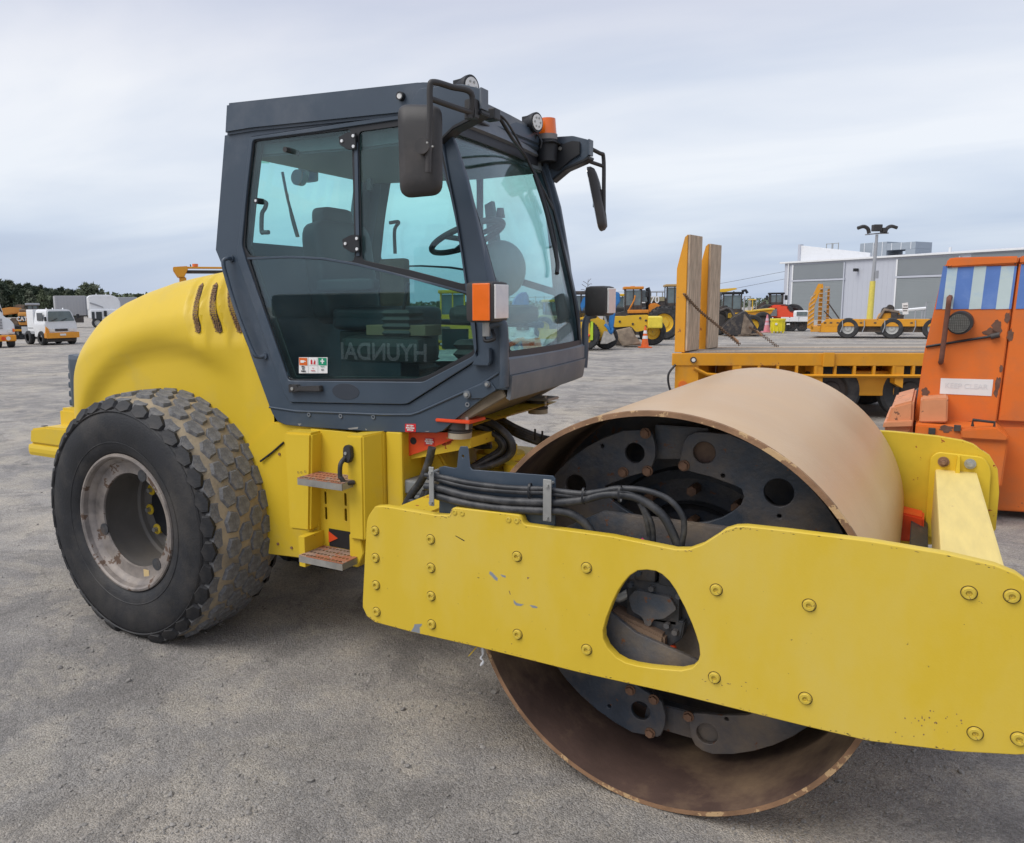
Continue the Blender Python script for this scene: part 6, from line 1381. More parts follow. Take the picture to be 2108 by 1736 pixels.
# backhoe with blue arm, left of the group
D = 32; t = T('backhoe_loader', 'yellow backhoe loader with a bright blue folded digging arm beside the windscreen', 'backhoe', at(1235, D), R(-8)); X, Z = t.XZf(1225)
t.prism('chassis', [(X(1188), Z(700)), (X(1188), Z(655)), (X(1215), Z(650)), (X(1245), Z(660)), (X(1262), Z(668)), (X(1262), Z(690)), (X(1225), Z(700))], .1, 1.2, YV, .04)
t.prism('engine_bonnet', [(X(1186), Z(668)), (X(1188), Z(642)), (X(1222), Z(644)), (X(1240), Z(660)), (X(1236), Z(676))], .2, 1.1, YV, .04)
cab_box(t, X(1180), X(1212), .2, 1.2, Z(655), Z(606), DKM, DKM)
t.wheel(X(1203), -.05, .62, .4, YV, lug=18); t.wheel(X(1186), 1.1, .62, .4, YV); t.wheel(X(1250), .9, .5, .35, YV)
t.prism('blue_boom', [(X(1194), Z(628)), (X(1200), Z(614)), (X(1216), Z(603)), (X(1240), Z(600)), (X(1240), Z(612)), (X(1220), Z(616)), (X(1206), Z(628)), (X(1198), Z(642))], -.12, .12, BLU, .03)
t.prism('blue_dipper', [(X(1262), Z(600)), (X(1275), Z(604)), (X(1276), Z(622)), (X(1268), Z(632)), (X(1262), Z(688)), (X(1254), Z(690)), (X(1252), Z(672)), (X(1258), Z(630))], -.10, .14, BLU, .03)
t.tube('hydraulic_ram', [(X(1240), -.15, Z(640)), (X(1256), -.15, Z(686))], .05, ZINC); t.tube('blue_hose_bundle', [(X(1245), -.18, Z(668)), (X(1252), -.22, Z(676)), (X(1258), -.18, Z(686)), (X(1262), -.15, Z(676))], .06, BLU, k=4)
t.prism('digging_bucket', [(X(1240), Z(694)), (X(1244), Z(682)), (X(1262), Z(684)), (X(1268), Z(700)), (X(1250), Z(708)), (X(1236), Z(708))], -.2, .4, mat('pale_worn_steel', (.36, .34, .31), .6, var=.3), .02)
t.prism('mudguard', [(X(1192), Z(678)), (X(1194), Z(662)), (X(1214), Z(664)), (X(1216), Z(690)), (X(1209), Z(690)), (X(1206), Z(674))], -.28, .1, YV, .02)
t.prism('stabiliser_leg', [(X(1214), Z(700)), (X(1216), Z(662)), (X(1221), Z(662)), (X(1221), Z(700))], -.3, -.1, mat('lime_paint', (.45, .62, .03), .5), .01)
for px in (1206, 1211): t.tube('red_fitting', [(X(px), -.32, Z(692)), (X(px+3), -.32, Z(688))], .04, RED)

# small yellow roller with a plate and drum
D = 35; t = T('small_roller', 'small yellow roller with drum and side plate, beside the orange cone', 'road roller', at(1320, D), R(-12)); X, Z = t.XZf(1315)
t.prism('frame_plate', fillet([(X(1262), Z(668)), (X(1264), Z(656)), (X(1290), Z(650)), (X(1300), Z(649)), (X(1335), Z(648)), (X(1336), Z(678)), (X(1310), Z(684)), (X(1300), Z(672)), (X(1265), Z(674))], .1), 0, .10, YV)
t.box('front_weight', X(1334), X(1364), -.15, 1.5, Z(676), Z(652), mat('bright_yellow_paint', (.78, .62, .06), .5), .06)
lathe('drum', [(.05, 0), (.60, 0), (.62, .05), (.62, 1.5)], (0, 0, 0), DKM, t.o, 40).location = (X(1281), .12, .62)
t.box('frame_plate', X(1264), X(1336), 1.65, 1.75, Z(678), Z(652), YV, .03)
for px, py in ((1303, 667), (1330, 660), (1330, 672), (1318, 655), (1276, 662)): t.cyl('bolt', (X(px), -.03, Z(py)), (X(px), .0, Z(py)), .05, DKM, seg=10)
t.prism('worn_bucket', [(X(1264), Z(680)), (X(1300), Z(672)), (X(1308), Z(690)), (X(1322), Z(706)), (X(1284), Z(711)), (X(1276), Z(700))], -1.2, -.4, mat('scuffed_bucket_steel', (.30, .24, .18), .6, var=.45, vscale=3, dust=.5, dcol=(.42, .34, .24)), .05)
t.wheel(X(1345), .8, .6, .5, YV)

# wheel loader with orange cab
D = 41; t = T('wheel_loader', 'wheel loader with orange roofed cab and big treaded tyre behind the small roller', 'loader', at(1330, D), R(-10)); X, Z = t.XZf(1325)
t.prism('rear_body', [(X(1258), Z(690)), (X(1258), Z(648)), (X(1290), Z(640)), (X(1330), Z(642)), (X(1345), Z(660)), (X(1340), Z(690))], .3, 2.2, DKM, .05)
t.prism('front_frame', [(X(1335), Z(668)), (X(1337), Z(626)), (X(1352), Z(624)), (X(1368), Z(636)), (X(1372), Z(672))], .4, 1.6, ORC, .05)
t.box('mud_plate', X(1292), X(1336), .1, .4, Z(645), Z(638), ORC, .03)
cab_box(t, X(1286), X(1322), .5, 2.0, Z(644), Z(595), DKM, ORC); t.cyl('roof_beacon', (X(1303), 1.2, Z(592)), (X(1303), 1.2, Z(588)), .12, ORC, seg=12)
t.prism('cab_side_window', [(X(1322), Z(622)), (X(1320), Z(597)), (X(1330), Z(597)), (X(1334), Z(622))], .7, 1.8, GLT, .02); t.box('rear_mirror', X(1329), X(1334), .3, .45, Z(612), Z(600), BLK, .03)
t.prism('lift_arm', [(X(1340), Z(640)), (X(1352), Z(634)), (X(1400), Z(664)), (X(1400), Z(676)), (X(1360), Z(662))], .1, .35, DKM, .03); t.prism('lift_arm', [(X(1340), Z(640)), (X(1352), Z(634)), (X(1400), Z(664)), (X(1400), Z(676)), (X(1360), Z(662))], 1.8, 2.05, DKM, .03)
t.wheel(X(1366), -.05, .86, .6, YV, lug=24); t.wheel(X(1366), 2.1, .86, .6, YV); t.wheel(X(1275), 2.0, .86, .6, YV)
lt_ = text('arm_lettering', 'HIRE', .34, (X(1386), .095, Z(665)), PAPER, t.o, rot=(math.pi/2, R(0), 0)); lt_.data.transform(Matrix.Translation((X(1386), 0, Z(665))) @ Matrix.Rotation(R(50), 4, 'Y') @ Matrix.Translation((-X(1386), 0, -Z(665))))
t.tube('hand_rail', [(X(1294), .25, Z(640)), (X(1305), .2, Z(618)), (X(1307), .2, Z(608))], .04, ORC, k=3)
t.tube('exhaust_stack', [(X(1337), 1.2, Z(640)), (X(1337), 1.2, Z(600)), (X(1334), 1.2, Z(592))], .12, BLK)

# second loader behind, numbered, whose cab stands at the ramps
D = 46; t = T('wheel_loader', 'dark cabbed wheel loader numbered L770 half hidden by the trailer ramps', 'loader', at(1390, D), R(-10)); X, Z = t.XZf(1375)
cab_box(t, X(1372), X(1406), .4, 2.0, Z(640), Z(590), DKM, mat('tan_cab_roof', (.42, .27, .10), .5))
t.prism('engine_hood', [(X(1322), Z(640)), (X(1322), Z(612)), (X(1372), Z(612)), (X(1374), Z(650)), (X(1322), Z(655))], .4, 2.0, DKM, .06); t.box('hood_stripe', X(1324), X(1368), .36, .40, Z(620), Z(611), mat('dull_tan_paint', (.30, .26, .16), .5), .0)
text('model_number', 'L770', .55, (X(1338), .33, Z(617.5)), PAPER, t.o, bold=.01)
for px in (1340, 1352, 1364): t.tube('guard_rail', [(X(px), .5, Z(612)), (X(px), .5, Z(601))], .03, ZINC)
t.tube('guard_rail', [(X(1340), .5, Z(601)), (X(1368), .5, Z(601))], .03, ZINC); t.wheel(X(1392), 0, .85, .6, YV, lug=20); t.wheel(X(1335), 0, .85, .6, YV)
t.prism('front_frame', [(X(1380), Z(690)), (X(1380), Z(640)), (X(1410), Z(645)), (X(1420), Z(690))], .4, 1.7, DKM, .05)

# pale van-like machine between them
D = 48; t = T('site_cabin_truck', 'pale cab of a truck showing between the blue arm and the loader', 'truck', at(1265, D), R(-8)); X, Z = t.XZf(1265)
cab_box(t, X(1250), X(1286), .2, 1.9, Z(650), Z(610), mat('pale_grey_paint', (.45, .47, .48), .5), YV, GLT); t.box('cab_body', X(1250), X(1286), .2, 2.2, Z(675), Z(650), MATS['pale_grey_paint'], .06)
t.wheel(X(1260), .2, .45, .3, GRYP); t.wheel(X(1280), 1.8, .45, .3, GRYP)

# traffic cones
def cone(px, py, D, h, label, body, band):
    t = T('traffic_cone', label, 'traffic cone', at(px, D)); t.box('cone_base', -h*.27, h*.27, -h*.27, h*.27, 0, h*.05, body, .01)
    b = t.cyl('cone_body', (0, 0, h*.05), (0, 0, h), h*.18, body, rb=h*.035); 
    for a, c in ((.42, .56), (.66, .80)): t.cyl('white_band', (0, 0, h*a), (0, 0, h*c), h*(.184-.145*(a-.05)/.95), band, rb=h*(.184-.145*(c-.05)/.95), par=b)
cone(1328, 708, 33.5, .92, 'orange cone with white bands beside the small yellow roller', mat('cone_orange', (.75, .13, .02), .5), WHT)
cone(1577, 683, 49, 1.1, 'faded pink and white cone beside the yellow bin', mat('cone_pink', (.62, .22, .26), .6), mat('cone_pale', (.62, .42, .5), .6))
# yellow bin
D = 48; t = T('spill_bin', 'bright yellow ribbed plastic bin standing between the dumper and the white ute', 'bin', at(1599, D), R(-20)); X, Z = t.XZf(1598); BINM = mat('bin_yellow', (.80, .68, .03), .4, var=.04)
bm = bmesh.new(); bm_cyl(bm, (0, 0, .10), (0, 0, Z(660)), .34, .38, 28); bm_cyl(bm, (0, 0, Z(660)), (0, 0, Z(656)), .42, .42, 28)
for v in bm.verts: v.co.x *= 1.08
from_bm('bin_body', bm, BINM, t.o, True)
for k in range(12):
    a = k*math.pi/6; t.box('bin_rib', .40*math.cos(a)-.02, .40*math.cos(a)+.02, .37*math.sin(a)-.02, .37*math.sin(a)+.02, .1, Z(660), BINM, .005)
for k in range(4): t.box('bin_foot', -.35+k*.2, -.25+k*.2, -.2, .2, 0, .10, BINM, 0)
t.cyl('bin_emblem', (-.10, -.41, Z(667)), (-.10, -.38, Z(667)), .07, PAPER)

# backhoe with black bucket forward
D = 45; t = T('backhoe_loader', 'yellow tractor loader with black canopy and wide black bucket facing right of the ramps', 'backhoe', at(1520, D), R(-14)); X, Z = t.XZf(1515)
t.prism('bucket', [(X(1482), Z(676)), (X(1508), Z(650)), (X(1530), Z(640)), (X(1548), Z(668)), (X(1560), Z(684)), (X(1516), Z(691)), (X(1490), Z(686))], -1.5, .2, mat('black_bucket', (.035, .032, .034), .5, var=.3, dust=.3), .04)
t.prism('bucket_lip', [(X(1514), Z(692)), (X(1516), Z(687)), (X(1562), Z(683)), (X(1564), Z(686))], -1.56, .25, BRN, .01); t.prism('bucket_cheek', [(X(1526), Z(645)), (X(1546), Z(670)), (X(1540), Z(688)), (X(1520), Z(690))], -1.56, -1.5, BRN)
t.prism('bonnet', [(X(1496), Z(668)), (X(1496), Z(645)), (X(1526), Z(644)), (X(1532), Z(668))], .3, 1.3, YV, .04); t.box('yellow_panel', X(1499), X(1513), -.1, .2, Z(655), Z(645), YV, .02)
cab_box(t, X(1488), X(1528), .4, 1.8, Z(650), Z(606), DKM, BLK); t.prism('engine_block', [(X(1476), Z(680)), (X(1478), Z(632)), (X(1498), Z(628)), (X(1496), Z(684))], .2, 1.3, DKM, .05)
t.tube('loader_arm', [(X(1482), -.2, Z(640)), (X(1500), -.4, Z(636)), (X(1512), -.8, Z(655))], .10, DKM, k=3); t.wheel(X(1552), .5, .58, .4, YV); t.wheel(X(1480), .4, .75, .4, YV)
t.tube('work_lights', [(X(1526), .3, Z(600)), (X(1534), .3, Z(598)), (X(1538), .3, Z(604))], .08, BLK); t.box('seat', X(1500), X(1510), .7, 1.2, Z(640), Z(628), DKM)
D = 56; t = T('yellow_canopy_machine', 'machine with flat yellow canopy showing just right of the ramps', 'machine', at(1495, D), R(-14)); X, Z = t.XZf(1495)
t.prism('canopy', [(X(1470), Z(601)), (X(1470), Z(596)), (X(1512), Z(593)), (X(1516), Z(596)), (X(1490), Z(602))], 0, 2.0, YV, .02); t.box('body', X(1475), X(1530), .2, 2, .5, Z(640), YV, .05)
for px in (1480, 1508): t.box('canopy_post', X(px), X(px)+.1, .3, .4, Z(640), Z(600), DKM, 0)
t.wheel(X(1485), .1, .7, .4, DKM); t.wheel(X(1520), .1, .7, .4, DKM)
# yellow dumper skip
D = 52; t = T('site_dumper', 'yellow site dumper with sloping skip between the black bucket and the red loader', 'dumper', at(1565, D), R(-14)); X, Z = t.XZf(1560)
t.prism('skip', [(X(1538), Z(642)), (X(1592), Z(638)), (X(1590), Z(643)), (X(1574), Z(662)), (X(1562), Z(668)), (X(1546), Z(662))], 0, 1.9, YV2, .03); t.prism('skip_rim', [(X(1536), Z(643)), (X(1594), Z(638)), (X(1594), Z(635)), (X(1536), Z(640))], -.06, 1.96, YV, .01)
t.prism('chassis', [(X(1532), Z(676)), (X(1534), Z(648)), (X(1545), Z(652)), (X(1552), Z(668)), (X(1572), Z(668)), (X(1570), Z(678))], .3, 1.5, YV, .03)
for px in (1540, 1548, 1556): t.box('ladder_rail', X(px), X(px)+.05, .2, .25, Z(642), Z(617), ZINC if px != 1548 else YV, 0)
t.tube('ladder_top', [(X(1540), .22, Z(617)), (X(1556), .22, Z(617))], .04, YV); t.wheel(X(1570), 0, .62, .4, DKM); t.wheel(X(1540), .1, .55, .4, YV); t.tube('roll_bar', [(X(1533), .6, Z(650)), (X(1533), .6, Z(610)), (X(1545), .6, Z(610)), (X(1545), .6, Z(650))], .05, GRYP)
# red wheel loader
D = 62; t = T('wheel_loader', 'bright red-orange wheel loader with raised dark cab left of the warehouse', 'loader', at(1600, D), R(-20)); X, Z = t.XZf(1600)
t.prism('engine_hood', [(X(1575), Z(650)), (X(1577), Z(634)), (X(1590), Z(628)), (X(1618), Z(628)), (X(1626), Z(640)), (X(1640), Z(644)), (X(1644), Z(656)), (X(1575), Z(656))], 0, 2.4, ORR, .10)
t.prism('radiator_grille', [(X(1580), Z(651)), (X(1582), Z(636)), (X(1598), Z(635)), (X(1600), Z(651))], -.06, 0, DKM); 
for k in range(6): t.box('grille_bar', X(1582), X(1599), -.09, -.06, Z(650-k*2.3), Z(649-k*2.3), GRYP, 0)
t.box('number_plate', X(1586), X(1592), -.12, -.09, Z(656), Z(653), PAPER, 0)
cab_box(t, X(1582), X(1612), .6, 2.2, Z(630), Z(606), DKM, BLK, post=.16); t.box('mirror', X(1575), X(1580), .4, .6, Z(618), Z(608), BLK, .04); t.box('mirror', X(1614), X(1620), .4, .6, Z(618), Z(608), BLK, .04)
t.cyl('exhaust_cap', (X(1625), .6, Z(642)), (X(1625), .6, Z(629)), .16, BLK, seg=12); t.box('counterweight', X(1570), X(1614), -.3, 2.3, Z(668), Z(657), BRN, .08); t.prism('boom', [(X(1545), Z(640)), (X(1576), Z(618)), (X(1578), Z(626)), (X(1555), Z(648))], 2.8, 3.2, DKM)
t.wheel(X(1580), .4, .85, .6, DKM); t.wheel(X(1612), .4, .85, .6, DKM); t.wheel(X(1634), 1.5, .85, .6, DKM)
# white ute
D = 50; t = T('flatbed_ute', 'small white flatbed ute with dropside tray, half behind the far ladder ramps', 'ute', at(1640, D), R(-22)); X, Z = t.XZf(1635)
t.box('tray', X(1608), X(1664), 0, 1.8, Z(663), Z(656), WHT, .03)
for k, p in enumerate((1608, 1627, 1646)): t.box('drop_side', X(p), X(p+17), -.05, 0, Z(662), Z(653), WHT, .01)
t.box('cab', X(1634), X(1666), .1, 1.7, Z(655), Z(640), WHT, .12); t.box('rear_pane', X(1640), X(1662), .05, .1, Z(650), Z(642), GLT, 0); t.box('underbody', X(1614), X(1664), .3, 1.5, Z(676), Z(663), DKM, .03)
for px in (1618, 1630, 1652): t.wheel(X(px), .25, .36, .24, DKM)
t.box('number_plate', X(1620), X(1627), -.08, -.05, Z(669), Z(666), PAPER, 0)

# ---------- seen through the cab
D = 36; t = T('white_van', 'small white truck facing the yard, seen through the windscreen', 'truck', at(1074, D), R(-4)); X, Z = t.XZf(1074)
t.prism('cab_body', fillet([(X(1050), Z(706)), (X(1048), Z(672)), (X(1053), Z(636)), (X(1058), Z(631)), (X(1090), Z(631)), (X(1096), Z(640)), (X(1100), Z(672)), (X(1100), Z(706))], .08), 0, 2.2, WHT, .05)
t.prism('windscreen', fillet([(X(1054), Z(664)), (X(1058), Z(639)), (X(1091), Z(639)), (X(1096), Z(663))], .05), -.03, 0, GDK); t.box('bumper', X(1050), X(1101), -.10, .0, Z(704), Z(695), WHT, .04); t.prism('grille', fillet([(X(1064), Z(680)), (X(1062), Z(674)), (X(1090), Z(673)), (X(1088), Z(680))], .03), -.05, 0, DKM)
for px in (1052, 1091): t.box('headlight', X(px), X(px+8), -.05, 0, Z(692), Z(682), LENS, .04)
t.box('number_plate', X(1070), X(1082), -.13, -.10, Z(701), Z(697), PAPER, 0); t.cyl('round_badge', (X(1076), -.06, Z(677)), (X(1076), -.05, Z(677)), .06, ZINC, seg=16)
for px in (1056, 1095): t.wheel(X(px), .4, .34, .22, DKM, 'x')
D = 34; t = T('compact_roller', 'yellow roller with dark windowed cab seen through the lower door glass', 'road roller', at(925, D), R(0)); X, Z = t.XZf(925)
cab_box(t, X(906), X(958), 0, 1.6, Z(668), Z(604), YV, YV, GLT); t.prism('hood', fillet([(X(898), Z(706)), (X(905), Z(668)), (X(960), Z(665)), (X(985), Z(675)), (X(985), Z(706))], .1), -.1, 1.5, YV, .05)
t.prism('dozer_frame', [(X(872), Z(720)), (X(874), Z(690)), (X(884), Z(690)), (X(890), Z(706)), (X(915), Z(716)), (X(915), Z(726))], -.5, 1.0, YV, .04); text('door_lettering', 'Downer', .22, (X(942), -.115, Z(682)), PAPER, t.o)
t.box('lettering_plate', X(933), X(951), -.108, -.10, Z(686), Z(678), BLK, 0)
t.prism('ramp_plate', [(X(890), Z(690)), (X(905), Z(672)), (X(925), Z(672)), (X(938), Z(696)), (X(905), Z(700))], -.45, -.40, BRN); t.wheel(X(885), .3, .5, .5, YV); t.wheel(X(965), .3, .6, .5, YV)
D = 52; t = T('blue_tarp_stack', 'stack of goods under a blue tarpaulin, seen through the windscreen', 'tarpaulin', at(1075, D)); X, Z = t.XZf(1075)
t.prism('tarpaulin', [(X(1055), Z(655)), (X(1058), Z(622)), (X(1066), Z(608)), (X(1078), Z(600)), (X(1088), Z(604)), (X(1090), Z(655))], 0, 2, mat('blue_tarp', (.06, .16, .42), .6, var=.3), .1); t.box('pallet_base', X(1054), X(1091), 0, 2, 0, Z(655), DKM, 0)
D = 44; t = T('yellow_dozer', 'low yellow and tan machine behind the white truck, seen through the windscreen', 'machine', at(1140, D)); X, Z = t.XZf(1140)
t.prism('body', [(X(1104), Z(684)), (X(1106), Z(652)), (X(1126), Z(648)), (X(1170), Z(656)), (X(1172), Z(684))], 0, 2, mat('pale_tan_paint', (.45, .36, .18), .6, var=.2), .05); t.prism('blade', [(X(1106), Z(698)), (X(1110), Z(678)), (X(1168), Z(676)), (X(1172), Z(696))], -.8, -.5, YV, .03)
cab_box(t, X(1124), X(1150), .4, 1.8, Z(650), Z(622), DKM, YV)
for px in (1118, 1158): t.wheel(X(px), 0, .6, .5, YV)
# mesh fence behind them
t = T('mesh_fence', 'temporary wire fence panels on thin posts, seen through the windscreen', 'fence', at(1110, 58)); X, Z = t.XZf(1110)
for px in range(1030, 1180, 18): t.cyl('fence_post', (X(px), 0, 0), (X(px), 0, Z(610)), .04, ZINC, seg=6)
for z_ in (612, 630, 650): t.cyl('fence_rail', (X(1030), 0, Z(z_)), (X(1178), 0, Z(z_)), .025, ZINC, seg=6)

# ---------- left of the roller
D = 39; t = T('bonneted_truck', 'white bonneted truck with orange bumper, cut by the left edge', 'truck', at(15, D), R(38)); X, Z = t.XZf(12)
t.prism('bonnet', fillet([(X(-50), Z(690)), (X(-50), Z(640)), (X(2), Z(640)), (X(8), Z(652)), (X(20), Z(658)), (X(28), Z(668)), (X(28), Z(690))], .1), 0, 2.0, WHT, .05); t.prism('cab_roof', fillet([(X(-60), Z(650)), (X(-60), Z(620)), (X(2), Z(622)), (X(8), Z(645)), (X(6), Z(655))], .1), .1, 1.9, WHT, .05)
t.prism('windscreen', [(X(-8), Z(643)), (X(-8), Z(628)), (X(1), Z(628)), (X(6), Z(643))], .06, .1, GDK); t.box('roof_lights', X(-20), X(3), .2, 1.6, Z(622), Z(614), YV2, .04)
for k in range(7): t.box('side_louvre', X(-6), X(3), -.03, 0, Z(677-k*3.2), Z(676-k*3.2), DKM, 0)
t.box('headlight', X(13), X(22), -.05, 0, Z(686), Z(678), LENS, .05); t.box('corner_lamp', X(23), X(27.5), -.05, 0, Z(684), Z(677), ORG, .02); t.box('bumper', X(-50), X(29), -.12, .2, Z(703), Z(690), mat('bumper_orange', (.75, .30, .02), .45), .05)
for px in (2, 12): t.cyl('fog_lamp', (X(px), -.15, Z(697)), (X(px), -.12, Z(697)), .10, RED if px == 2 else LENS, seg=14)
t.wheel(X(20), .4, .42, .30, DKM, 'x'); t.wheel(X(-8), .4, .45, .32, DKM, 'x')
D = 50; t = T('excavator', 'orange-yellow excavator lettered CAT loaded on a transporter behind the small white truck', 'excavator', at(55, D), R(27)); X, Z = t.XZf(50); CATM = mat('excavator_yellow', (.60, .27, .05), .5, var=.1, dust=.25, dcol=(.35, .2, .09))
t.box('counterweight', X(37), X(58), -.1, 2.6, Z(670), Z(643), CATM, .12); t.box('house', X(56), X(84), .1, 2.4, Z(668), Z(640), CATM, .08); t.box('engine_cover', X(40), X(80), .3, 2.2, Z(643), Z(636), BRN, .05)
t.prism('boom', [(X(-25), Z(652)), (X(-15), Z(638)), (X(20), Z(632)), (X(46), Z(634)), (X(42), Z(645)), (X(-5), Z(650))], .9, 1.4, CATM, .05); t.prism('arm_cylinder', [(X(10), Z(640)), (X(36), Z(626)), (X(52), Z(628)), (X(50), Z(636)), (X(20), Z(645))], 1.6, 2.0, BRN, .04)
cab_box(t, X(56), X(80), .3, 1.5, Z(645), Z(629), DKM, GRYP); t.prism('bucket', [(X(16), Z(676)), (X(20), Z(655)), (X(36), Z(655)), (X(38), Z(680)), (X(24), Z(684))], .2, 1.6, BRN, .05)
plt_ = t.box('badge_plate', X(38), X(51), -.14, -.10, Z(663.5), Z(650.5), BLK, .02); text('badge_text', 'CAT', .36, (X(44.5), -.15, Z(657)), PAPER, t.o, sx=.82, bold=.012); t.prism('badge_triangle', [(X(42.5), Z(660)), (X(44.5), Z(656.5)), (X(46.5), Z(660))], -.158, -.151, CATM)
t.box('transporter_bed', X(-20), X(90), -.2, 2.8, Z(682), Z(678), YV2, .03); t.box('track', X(20), X(80), .0, .6, Z(678), Z(668), DKM, .12)
for px in (28, 40, 52, 66): t.wheel(X(px), .1, .45, .3, HUBM)
D = 41.5; t = T('service_truck', 'small white flat-fronted truck with orange bumper and side lockers, left of the yellow hood', 'truck', at(120, D), R(50)); X, Z = t.XZf(125)
fr_ = fillet([(X(92), Z(694)), (X(91), Z(668)), (X(97), Z(640)), (X(101), Z(636.5)), (X(142), Z(637)), (X(148), Z(642)), (X(157), Z(668)), (X(157), Z(694))], .06)
cb_ = t.prism('cab_body', fr_, 0, 1.45, WHT, .04); t.prism('windscreen', fillet([(X(98), Z(662)), (X(99), Z(641)), (X(144), Z(641)), (X(152), Z(661))], .06), -.03, 0, GLT)
for a in (104, 124): t.tube('wiper', [(X(a), -.05, Z(661)), (X(a+12), -.05, Z(656))], .02, BLK)
t.prism('bumper', fillet([(X(90), Z(696)), (X(90), Z(685)), (X(158), Z(684)), (X(158), Z(696))], .04), -.14, .15, MATS['bumper_orange']); t.prism('lower_trim', [(X(90), Z(685)), (X(92), Z(672)), (X(97), Z(677)), (X(98), Z(686))], -.05, .05, MATS['bumper_orange'])
for a, b in ((99, 109), (139, 151)): t.box('headlight', X(a), X(b), -.04, 0, Z(683), Z(676), LENS, .03)
t.box('grille', X(111), X(137), -.03, 0, Z(682), Z(677), DKM, .03); t.box('number_plate', X(118), X(130), -.17, -.14, Z(691), Z(687), PAPER, 0); t.box('underbody', X(94), X(155), .1, 1.3, Z(704), Z(694), DKM, .03)
t.box('far_mirror', X(155), X(160), -.2, -.1, Z(656), Z(647), BLK, .02); t.tube('mirror_stay', [(X(152), -.05, Z(660)), (X(157), -.15, Z(656))], .02, BLK); t.box('near_mirror', X(88), X(92), -.2, -.1, Z(661), Z(652), BLK, .02)
for px in (100, 113, 134): t.box('roof_marker', X(px), X(px+1), .2, .3, Z(637), Z(634), WHT, 0)
XL, XR = X(91)+.06, X(91)
t.box('side_window', X(91.5)-.012, X(91.5)+.0, .25, .95, Z(660), Z(644), GDK, 0); t.box('locker', X(92.5), X(150), 1.5, 2.35, Z(683), Z(637), WHT, .04)
t.box('locker_line', X(92.5)-.012, X(92.5), 1.6, 2.25, Z(676), Z(675), DKM, 0); t.box('tray', X(92), X(152), 1.5, 3.1, Z(688), Z(683), GRYP, .02); t.box('tray_side', X(92), X(94), 2.35, 3.1, Z(683), Z(673), GRYP, .01)
for y_ in (.55, 2.2): 
    for px in (94, 153): t.wheel(X(px), y_, .37, .28, HUBM, 'x')
t.box('chassis', X(100), X(148), .5, 3.0, Z(697), Z(688), DKM, .02)
D = 78; t = T('semi_trailer', 'long plain grey box trailer coupled behind the white tractor unit', 'trailer', at(150, D), R(30)); X, Z = t.XZf(150)
bx_ = t.box('cargo_box', X(115), X(178), 0, 2.5, 1.2, Z(609), mat('trailer_grey', (.36, .36, .37), .5, var=.04), .04)
t.box('front_panel', X(178), X(183), .1, 2.4, 1.2, Z(610), GRYP, .03)
for k in range(9): t.box('panel_seam', X(120+k*6.5), X(120+k*6.5)+.04, -.015, 0, 1.25, Z(611), GRYP, 0, bx_)
t.box('side_guard', X(120), X(172), 0, .1, .5, 1.1, DKM, .02)
for px in (122, 130, 138): t.wheel(X(px), .2, .5, .35, HUBM)
D = 76; t = T('tractor_unit', 'white lorry tractor unit with tall wind deflector, just above the hood', 'truck', at(215, D), R(30)); X, Z = t.XZf(215)
t.prism('wind_deflector', fillet([(X(185), Z(640)), (X(185), Z(611)), (X(192), Z(607)), (X(230), Z(607)), (X(244), Z(612)), (X(250), Z(622)), (X(250), Z(640))], .2), .1, 2.3, WHT, .08); t.box('cab_body', X(186), X(249), 0, 2.4, .9, Z(637), WHT, .10)
t.prism('deflector_rib', [(X(187), Z(622)), (X(200), Z(626)), (X(214), Z(632)), (X(214), Z(634)), (X(198), Z(629)), (X(187), Z(625))], .06, .1, GRYP)
for a, b in ((189, 195), (198, 210)): t.box('side_window', X(a), X(b), -.03, 0, Z(658), Z(642), GDK, .0)
t.box('mirror', X(214), X(220), -.2, 0, Z(652), Z(640), BLK, .04); t.wheel(X(200), .2, .5, .35, HUBM); t.wheel(X(236), .2, .5, .35, HUBM)
for px in (202, 222, 232): t.box('roof_lamp', X(px), X(px+2), .8, .9, Z(607), Z(604.5), WHT, 0)
D = 70; t = T('grey_box_truck', 'grey truck body showing behind the white tractor unit', 'truck', at(255, D+24), R(28)); X, Z = t.XZf(258)
t.box('body', X(246), X(285), 0, 2.5, .9, Z(612), GRYP, .05); t.wheel(X(255), .1, .5, .3, DKM); t.wheel(X(275), .1, .5, .3, DKM)
# tall yellow machine above the hood
D = 30; t = T('yellow_lift_machine', 'orange-yellow hopper and beacon of a tall machine showing above the roller hood', 'machine', at(405, D), R(20)); X, Z = t.XZf(405)
t.prism('hopper', [(X(362), Z(556)), (X(362), Z(550)), (X(392), Z(548)), (X(393), Z(554)), (X(384), Z(571)), (X(371), Z(571))], 0, 1.1, YV2, .02); t.box('hopper_rail', X(390), X(470), .1, .3, Z(553), Z(549), YV2, .01); t.box('boom_beam', X(388), X(470), .2, .8, Z(562), Z(556), DKM, .02)
t.prism('mast', [(X(372), .4), (X(374), Z(570)), (X(388), Z(570)), (X(392), .4)], .1, 1.0, YV2, .03); t.box('chassis', X(350), X(460), 0, 1.6, .4, 1.1, YV2, .05); t.cyl('beacon', (X(408), .2, Z(549)), (X(408), .2, Z(543)), .11, ORG, seg=14); t.tube('aerial', [(X(399), .2, Z(549)), (X(398), .2, Z(544))], .02, BLK)
t.wheel(X(370), -.1, .5, .35, DKM); t.wheel(X(445), -.1, .5, .35, DKM)

